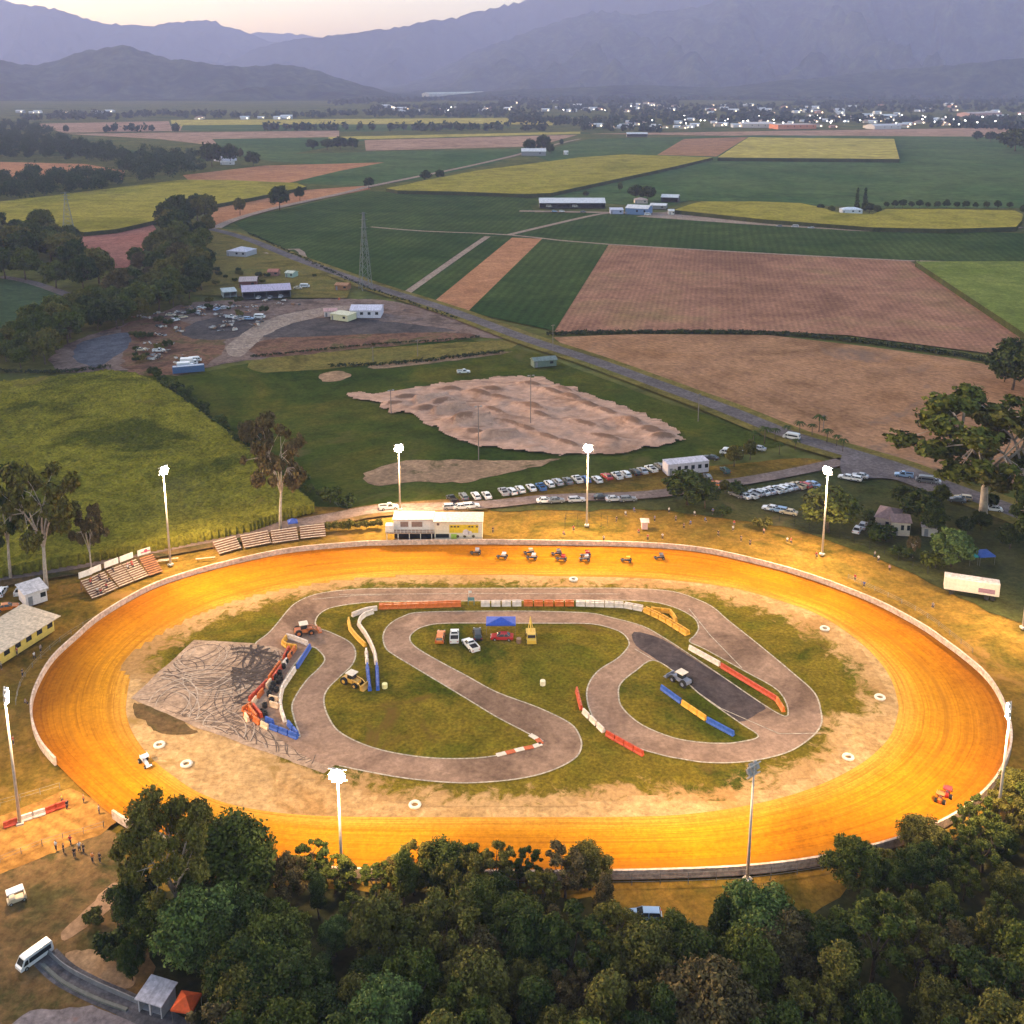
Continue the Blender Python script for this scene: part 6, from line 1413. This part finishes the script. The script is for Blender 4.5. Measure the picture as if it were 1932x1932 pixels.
# tyre stacks inside the barrier yard
ty0 = None; rr = random.Random(9)
spots = [(540,1252),(535,1262),(528,1274),(541,1240),(520,1283),(525,1290),(516,1296),(522,1306),(512,1304),(508,1314),(512,1326),(500,1336),(494,1348),(500,1352),(548,1238),(530,1284)]
for i, (u, v) in enumerate(spots):
    if ty0 is None:
        b = MB()
        for k in range(4): b.torus((0,0,.12+.22*k), .24, .11, 12, 6)
        ty0 = b.build('tyre_stack', M_tyre, smooth=True); o = ty0
    else: o = ty0.copy(); C.objects.link(o)
    p = at(u, v); o.location = (p.x, p.y, .14); o.scale = (1.4,1.4,1.0); tag(o, '%s stack of black tyres from the top inside the barrier yard' % ordn(i), 'tyre stack', 'tyre stacks in the barrier yard')
# kerbs red/white at the hairpin
K_ = resample(world(cat([(937,1427),(980,1416),(1022,1405),(1000,1388)], 5, False)), 1.6); mbw, mbr = MB(), MB()
for i, (a, b_) in enumerate(zip(K_, K_[1:])):
    d = (b_-a).normalized(); q = Vector((-d.y, d.x, 0))*.45; m_ = (mbw, mbr)[i % 2]
    m_.add([a+q+Vector((0,0,.17)), a-q+Vector((0,0,.17)), b_-q+Vector((0,0,.17)), b_+q+Vector((0,0,.17)), a+q+Vector((0,0,.26)), a-q+Vector((0,0,.26)), b_-q+Vector((0,0,.26)), b_+q+Vector((0,0,.26))], [(3,2,1,0),(4,5,6,7),(0,1,5,4),(1,2,6,5),(2,3,7,6),(3,0,4,7)])
tag(mbw.build('kerb', plain('kerb_white', (.7,.6,.5), .7)), kind='structure'); tag(mbr.build('kerb', plain('kerb_red', (.55,.12,.04), .7)), kind='structure')
# white painted tyre markers
for u, v, lab in [(301,1408,'white-painted marker tyre at the left tip of the sand'),(352,1444,'white-painted marker tyre below the burnout pad'),(783,1521,'white-painted marker tyre at the middle of the bottom sand'),(1600,1431,'white-painted marker tyre at the lower right of the sand'),(1660,1318,'white-painted marker tyre on the right end of the sand'),(1556,1188,'white-painted marker tyre at the upper right of the sand'),(1082,1095,'white-painted marker tyre at the top of the sand')]:
    b = MB(); b.torus((0,0,.25), .75, .25, 18, 8); o = b.build('marker_tyre', plain('white_tyre_paint', (.78,.70,.58), .8), smooth=True); o.location = at(u, v) + Vector((0,0,.03)); tag(o, lab, 'marker tyre')
# small loose things in the infield
for u, v, c, lab in [(979,1213,(.25,.15,.10),'brown drum between the red car and the tow truck'),(1024,1293,(.75,.68,.5),'cream drum lying in the middle of the infield grass'),(726,1299,(.78,.72,.35),'pale yellow drum right of the blue barriers'),(640,566,(.5,.12,.05),'red drum in the yard')]:
    b = MB(); b.cyl((0,0,.1), .5, .9, 14).torus((0,0,.4), .5, .03, 14, 4).torus((0,0,.7), .5, .03, 14, 4); o = b.build('drum', plain('drum_%d' % int(c[0]*100+c[2]*10), c, .6)); o.location = at(u, v); tag(o, lab, 'drum')
# ================================================================== bleachers and signboards
M_plank = plain('weathered_plank', (.52,.42,.34), .8, var=.2); M_frame = plain('rusty_frame', (.20,.10,.06), .8)
def bleacher(a, b_, depth, h, n, label, group, mat=None, sign=None):
    a, b_ = at(*a), at(*b_); w = (b_-a).length; ang = math.atan2(b_.y-a.y, b_.x-a.x); e = empty('bleacher', a, ang, label, 'grandstand', group)
    fr_ = MB()
    for x in (.1, w/2, w-.1):
        fr_.tube([(x,0,.05),(x,depth,h-.15)], .06, 4).tube([(x,depth,0),(x,depth,h-.15)], .06, 4).tube([(x,depth*.5,0),(x,depth*.5,h*.5-.1)], .05, 4)
    fr_.add([(0,0.1,.02),(w,.1,.02),(w,depth,h-.42),(0,depth,h-.42),(0,.1,-.0),(w,.1,-.0),(w,depth,h-.48),(0,depth,h-.48)], [(0,1,2,3),(7,6,5,4),(0,4,5,1),(1,5,6,2),(2,6,7,3),(3,7,4,0)])
    fr_.build('frame', M_frame, e)
    for k in range(n):
        y = depth*(k+.35)/n; z = h*(k+.6)/n
        MB().box(0, w, y-.17, y+.17, z, z+.06).build('seat_plank', mat or M_plank, e)
    if sign: pass
    return e, a, ang, w
lb = [((174,1130.5),(200,1121)),((201,1119.5),(223,1110)),((225.5,1108.5),(253,1097.5)),((255,1097),(281,1086.5)),((282.5,1087),(308,1078.5))]
for i, (a, b_) in enumerate(lb):
    e, A0, ang, w = bleacher(a, b_, 5.2, 2.6, 9, '%s seating block from the left in the stand in front of the signboards' % ordn(i), 'left seating blocks', mat=None if i < 4 else plain('bare_orange_plank', (.38,.17,.08), .8))
    q = A0 + Vector((math.cos(ang+PI/2), math.sin(ang+PI/2), 0))*5.9
    s = empty('signboard', q, ang, '%s white signboard from the left behind the seating blocks%s' % (ordn(i), ', with a red emblem' if i == 4 else ''), 'signboard', 'signboards behind the left stand')
    MB().box(.05, w-.1, -.05, .05, 2.7, 4.1).build('panel', plain('sign_white', (.75,.70,.66), .5), s)
    for x in (.3, w-.4): MB().box(x, x+.1, .055, .15, 0, 4.0).build('post', M_frame, s)
    if i == 4: MB().cyl((w*.62, -.09, 3.5), .42, .03, 16, 'y').box(w*.25, w*.95, -.085, -.06, 3.2, 3.45).build('emblem', plain('emblem_red', (.50,.10,.16), .5), s)
for i, (a, b_) in enumerate([((414,1046.5),(456.5,1034.5)),((461,1035),(512.5,1025)),((514.5,1026),(564,1019)),((567.5,1017.5),(615,1012.5))]):
    bleacher(a, b_, 4.0, 1.9, 6, '%s seating block from the left in the row beside the lone gum' % ordn(i), 'seating blocks beside the lone gum')
# benches and ground-level seats between
for i, (u, v) in enumerate([(300,1062),(318,1058),(388,1056)]):
    p = at(u, v); e = empty('bench', p, .25, '%s long bench from the left between the two stands' % ordn(i), 'bench', 'benches between the stands')
    MB().box(-2.2,2.2,-.2,.2,.42,.48).build('seat', M_plank, e); MB().box(-1.8,-1.6,-.15,.15,0,.42).build('leg', M_frame, e); MB().box(1.6,1.8,-.15,.15,0,.42).build('leg', M_frame, e)
# ================================================================== people
def skin(edges, verts, radii, mat, name):
    me = bpy.data.meshes.new(name); me.from_pydata(verts, edges, []); o = bpy.data.objects.new(name, me); C.objects.link(o)
    mo = o.modifiers.new('s', 'SKIN'); sv = me.skin_vertices[0].data
    for i, r in enumerate(radii): sv[i].radius = (r[0], r[1]) if isinstance(r, tuple) else (r, r)
    sv[0].use_root = True; sb = o.modifiers.new('u', 'SUBSURF'); sb.levels = 1
    dg = bpy.context.evaluated_depsgraph_get(); m2 = bpy.data.meshes.new_from_object(o.evaluated_get(dg)); m2.name = name
    bpy.data.objects.remove(o); m2.materials.clear(); m2.materials.append(mat); m2.polygons.foreach_set('use_smooth', [True]*len(m2.polygons)); return m2
M_skin = plain('skin', (.42,.25,.18), .6); M_hair = plain('hair', (.05,.03,.02), .8)
def figure(pose):
    # joints
    if pose == 'stand': ft = [(.02,.11,.05),(-.02,-.11,.05)]; kn = [(.02,.10,.48),(0,-.10,.48)]; hip = (0,0,.92); el = [(0,.25,1.12),(0,-.25,1.12)]; ha = [(.10,.26,.86),(.08,-.26,.86)]
    elif pose == 'walk': ft = [(.30,.10,.05),(-.30,-.10,.08)]; kn = [(.18,.10,.48),(-.05,-.10,.46)]; hip = (0,0,.90); el = [(-.14,.24,1.12),(.12,-.24,1.12)]; ha = [(-.05,.25,.88),(.28,-.24,.98)]
    elif pose == 'fold': ft = [(0,.13,.05),(0,-.13,.05)]; kn = [(.02,.12,.48),(.02,-.12,.48)]; hip = (0,0,.92); el = [(.05,.26,1.16),(.05,-.26,1.16)]; ha = [(.22,-.05,1.20),(.22,.05,1.16)]
    else: ft = [(.45,.12,.05),(.45,-.12,.05)]; kn = [(.42,.12,.46),(.42,-.12,.46)]; hip = (0,0,.48); el = [(.10,.24,.74),(.10,-.24,.74)]; ha = [(.34,.12,.58),(.34,-.12,.58)]
    hx, hy, hz_ = hip; ch = (hx+.02, 0, hz_+.38); nk = (hx+.03, 0, hz_+.56); hd = (hx+.05, 0, hz_+.68); tp = (hx+.05, 0, hz_+.80)
    V = [hip, (hx,0,hz_+.18), ch, nk, hd, tp]; r = [(.12,.15),(.10,.13),(.11,.17),.055,.095,.075]; E = [(0,1),(1,2),(2,3),(3,4),(4,5)]
    for s in (0, 1):
        sg = 1 if s == 0 else -1; b = len(V)
        V += [(ch[0], sg*.19, ch[2]+.10), el[s], ha[s], (ha[s][0]+.06, ha[s][1], ha[s][2]-.07)]; r += [.06,.042,.034,.03]; E += [(2,b),(b,b+1),(b+1,b+2),(b+2,b+3)]
        b = len(V); V += [(hx, sg*.10, hz_-.06 if pose != 'sit' else hz_), kn[s], ft[s], (ft[s][0]+.17, ft[s][1], .04)]; r += [.095,.062,.042,.035]; E += [(0,b),(b,b+1),(b+1,b+2),(b+2,b+3)]
    body = skin(E, V, r, M_skin, 'body')
    top = skin([(0,1),(1,2),(2,3),(3,4),(2,5),(5,6)], [(hx,0,hz_+.04),(hx,0,hz_+.2),(ch[0],0,ch[2]),(ch[0],.19,ch[2]+.10),tuple(Vector((ch[0],.19,ch[2]+.10)).lerp(Vector(el[0]), .8)),(ch[0],-.19,ch[2]+.10),tuple(Vector((ch[0],-.19,ch[2]+.10)).lerp(Vector(el[1]), .8))], [(.14,.175),(.125,.155),(.135,.195),.085,.065,.085,.065], plain('shirt_white', (.6,.6,.6), .9), 'shirt')
    sh = (hx, .10, hz_-.06 if pose != 'sit' else hz_); s2 = (sh[0], -.10, sh[2])
    bot = skin([(0,1),(1,2),(2,3),(0,4),(4,5),(5,6)], [(hx,0,hz_+.06),sh,kn[0],tuple(Vector(kn[0]).lerp(Vector(ft[0]), .75)),s2,kn[1],tuple(Vector(kn[1]).lerp(Vector(ft[1]), .75))], [(.135,.165),.115,.08,.065,.115,.08,.065], plain('trouser_dark', (.03,.035,.05), .9), 'trousers')
    hr = skin([(0,1)], [(hd[0]-.02,0,hd[2]+.04),(tp[0]-.02,0,tp[2]+.01)], [(.10,.10),(.075,.075)], M_hair, 'hair')
    return [('body', body), ('shirt', top), ('trousers', bot), ('hair', hr)]
FIG = {k: figure(k) for k in ('stand','walk','fold','sit')}
SC = {'white':(.65,.63,.60), 'black':(.02,.02,.025), 'red':(.45,.04,.04), 'blue':(.06,.12,.38), 'grey':(.22,.22,.23), 'yellow':(.62,.60,.06), 'orange':(.60,.20,.04), 'pink':(.55,.28,.30)}
def person(u, v, pose, shirt, deg, label, group=None, z=0.0, pos=None):
    p = pos or at(u, v); e = empty('person', (p[0], p[1], z), rad(deg), label, 'person', group)
    for nm, me in FIG[pose]:
        o = bpy.data.objects.new(nm, me); C.objects.link(o); o.parent = e
        if nm == 'shirt': o.material_slots[0].link = 'OBJECT'; o.material_slots[0].material = plain('shirt_'+shirt, SC[shirt], .9)
    return e
gj = lambda x, y: (x*.3418, y*.3418+1179.2)
for i, (x, y, ps, sh, dg, lab) in enumerate([
    (310,1245,'stand','white',60,'person in white shirt, leftmost of the group below the pit road'),(352,1260,'stand','black',40,'person in black shirt second from the left in the group below the pit road'),(390,1215,'walk','red',80,'person in dark red shirt standing above the group below the pit road'),
    (412,1285,'stand','black',100,'person in black shirt in front of the group below the pit road'),(440,1252,'fold','white',120,'person in white with folded arms right of centre of the group'),(462,1262,'stand','black',60,'person in black right of the one with folded arms'),
    (512,1312,'stand','orange',70,'person in orange shirt, second from the right of the group beside the gum'),(552,1312,'stand','black',60,'person in black shirt, rightmost of the group beside the gum'),
    (345,985,'walk','yellow',200,'marshal in yellow vest at the end of the red and white barriers'),(372,1020,'stand','black',150,'person in black behind the marshal in yellow'),(463,985,'stand','orange',30,'person in orange on the sand at the pit gate'),(548,1045,'stand','grey',30,'person in grey between pit gate and gum'),
    (75,660,'stand','red',20,'person in dark red standing beside the left mast'),(125,285,'fold','black',-10,'person in black near the wall below the canteen'),(225,150,'stand','grey',-20,'person in grey at the rail below the canteen'),(190,190,'walk','white',-20,'person in white at the rail left of the wall'),
    (12,205,'stand','black',0,'person in black at the left edge below the canteen'),(95,165,'stand','red',0,'person in red in front of the canteen counter'),(8,245,'stand','grey',30,'person in grey at the left edge, lower of two'),(140,440,'sit','grey',0,'person sitting on the bank left of the wall')]):
    u, v = gj(x, y); person(u, v, ps, sh, dg, lab, 'people near the pit entry' if y > 900 else 'people near the canteen')
rp = random.Random(21)
bank = [(1063,1010),(1082,1000),(1139,1022),(1163,985),(1205,1006),(1222,1020),(1250,1018),(1290,998),(1303,990),(1385,990),(1383,1000),(1441,1008),(1485,1022),(1492,1026),(1650,1052),(1657,1060),(1678,1078),(1613,1096),(1630,1106),(1398,1022),(1330,984),(1180,972),(1196,965),(1262,968),(1345,970),(1275,984),(1310,972),(1235,984),(1355,1012),(1415,1030),(1540,1050),(1760,1146),(905,1012),(930,1006)]
names = {'stand':'standing','walk':'walking','fold':'standing with folded arms','sit':'sitting'}
cn = {}
bank.sort()
for i, (u, v) in enumerate(bank):
    ps = rp.choice(['stand','sit','fold','sit','walk']); sh = rp.choice(['white','white','grey','black','red','blue','pink'])
    person(u, v, ps, sh, rp.uniform(220, 320), 'spectator in %s, %s, %s from the left on the far bank' % (sh, names[ps], ordn(i)), 'spectators on the bank')
    if ps == 'sit':
        p = at(u, v); e = empty('folding_chair', p, e.rotation_euler.z if False else 0, 'folding chair under the %s spectator from the left on the far bank' % ordn(i), 'chair', 'folding chairs on the bank')
        MB().box(-.22,.22,-.22,.22,.36,.39).build('seat', plain('chair_cloth', (.06,.10,.2), .8), e)
        for x in (-.2,.2):
            for y in (-.2,.2): MB().cyl((x,y,0), .02, .36, 5).build('leg', metal, e)
def onstand(a, b_, depth, h, n, k, t, sh, lab):
    A_, B_ = at(*a), at(*b_); d = (B_-A_).normalized(); q = Vector((-d.y, d.x, 0)); y = depth*(k+.35)/n; z = h*(k+.6)/n+.06
    p = A_.lerp(B_, t)+q*y; person(0, 0, 'sit', sh, math.degrees(math.atan2(-q.y, -q.x)), lab, 'spectators on the stands', z=z-.38, pos=p)
for i, (bi, k, t, sh) in enumerate([(0,1,.5,'black'),(0,1,.75,'red'),(0,2,.6,'white'),(0,6,.5,'red'),(0,7,.6,'orange'),(1,6,.3,'black'),(1,7,.4,'black'),(1,4,.6,'grey'),(1,4,.85,'black'),(1,2,.3,'red'),(2,7,.3,'black'),(3,6,.5,'red'),(3,7,.55,'red'),(3,7,.25,'pink'),(3,6,.15,'white')]):
    onstand(*lb[bi], 5.2, 2.6, 9, k, t, sh, 'spectator in %s on the %s seating block by the signboards, row %s' % (sh, ORD[bi], ['one','two','three','four','five','six','seven','eight'][k]) + (', left side' if t < .45 else ', right side' if t > .6 else ''))
# ================================================================== the town
rt = random.Random(77); M_street = emis('street_light_glow', (1.0,.78,.52), 7); M_streetc = emis('cool_street_light_glow', (1.0,.93,.80), 8)
hp = {}
def house_proto(k, w, d, h, wc, rc, roof):
    e = building('town_house', '', Vector((-w/2,-d/2,0)), Vector((w/2,-d/2,0)), d, h, roof, wc, rc, 2.2, .5, win=2, lit=True)
    hp[k] = e; return e
specs = {'white-walled house with pale roof':((.62,.62,.64),(.60,.62,.66),'gable',16,10,4),'cream house with brown roof':((.55,.48,.38),(.30,.20,.16),'hip',17,12,4),'grey house with white roof':((.3,.32,.34),(.72,.72,.75),'gable',18,11,4.5),'brick house with terracotta roof':((.35,.2,.15),(.42,.20,.13),'hip',16,12,4)}
used = set(); idx = 0
def town_house(k, u, v, label, s=1.0):
    if k not in hp:
        wc, rc, rf, w, d, h = specs[k]; e = house_proto(k, w, d, h, wc, rc, rf)
        # recentre
    else: e = copy_tree(hp[k])
    p = at(u, v); e.location = (p.x, p.y, 0); e.scale = (s,s,s); e.rotation_euler = (0,0,rt.uniform(-.4,.4)); tag(e, label, 'house', 'houses of the town below the mountains')
pos = []
for (u0, u1, v0, v1, n, part) in [(700,960,203,214,26,'left part of the town'),(940,1270,193,212,26,'upper middle of the town'),(1090,1300,232,244,24,'lower middle of the town'),(1290,1800,226,242,52,'long front row of the town'),(1500,1932,200,226,34,'upper right of the town'),(1300,1560,196,215,16,'back streets of the town'),(360,560,224,226,8,'hamlet left of the town'),(0,230,212,216,8,'far hamlet at the left edge')]:
    us = sorted(rt.uniform(u0, u1) for _ in range(n))
    for i, u in enumerate(us):
        v = rt.uniform(v0, v1); k = rt.choices(list(specs), [5,3,4,2])[0]
        town_house(k, u, v, '%s, %s in the %s' % (k, ordn(i), part), rt.uniform(.9, 1.7) if v < 226 else rt.uniform(.8,1.3)); pos.append((u, v))
bld('warehouse', 'long pale terraced building on the foothill above the town', 810,183, 918,181, 60, 16, 'gable', (.5,.48,.42), (.55,.58,.50), 6, win=8)
bld('shopping_centre', 'orange-lit shop front in the middle of the town', 1468,244, 1540,243, 40, 9, 'flat', (.60,.22,.12), (.6,.45,.42), .3, win=6)
bld('warehouse', 'wide pale hall left of the orange-lit shops', 1400,241, 1462,241, 40, 8, 'gable', (.6,.5,.45), (.62,.56,.56), 3, win=5)
bld('warehouse', 'pale hall right of the orange-lit shops', 1650,244, 1700,243, 30, 7, 'gable', (.55,.5,.5), (.6,.56,.6), 3, win=4)
bld('school_hall', 'pinkish building group at the upper right of the town', 1830,221, 1890,219, 40, 9, 'gable', (.5,.3,.25), (.5,.38,.36), 3, win=5)
bld('grandstand_shed', 'long low white shed at the near edge of the town', 1183,258, 1222,258, 14, 5, 'gable', (.2,.2,.2), WHT, 2.5, open_front=True)
stp = None
for i in range(62):
    if i < 34: u, v, z = rt.uniform(1290, 1932), rt.uniform(222, 243), 9
    elif i < 48: u, v, z = rt.uniform(700, 1290), rt.uniform(203, 214), 9
    else: u, v, z = rt.uniform(1180, 1932), rt.uniform(232, 241) , 9
    p = at(u, v)
    if stp is None:
        e = empty('street_lamp', p, 0); MB().cyl((0,0,0), .15, 8.6, 6).build('pole', metal, e)
        MB().box(-.9,.9,-.9,.9,8.6,9.5,tx=.25,ty=.25).build('lamp_head', M_street, e); stp = e
    else: e = copy_tree(stp); e.location = p
    s = rt.choice([.5,.7,.9,1.4]); e.scale = (s,s,1)
    for ch in e.children:
        if ch.name.startswith('lamp_head') and rt.random() < .5: ch.material_slots[0].link = 'OBJECT'; ch.material_slots[0].material = M_streetc
    tag(e, 'lit street lamp among the houses of the town, ' + ('right side' if u > 1600 else 'centre' if u > 1200 else 'left side'), 'street lamp', 'street lamps of the town')
belt([(620,218,960,216,5),(700,208,960,206,6),(940,214,1290,212,12),(940,200,1280,196,6),(960,232,1300,236,6),(1150,226,1500,224,10),(1290,214,1932,212,14),(1300,232,1932,234,8),(1500,200,1932,196,5),(1750,240,1932,246,5),(620,200,760,192,8),(760,192,1932,186,6)], 6, 'trees growing all through the town', s=5.5, hh=(8,16), dens=1.5, name='town_trees')
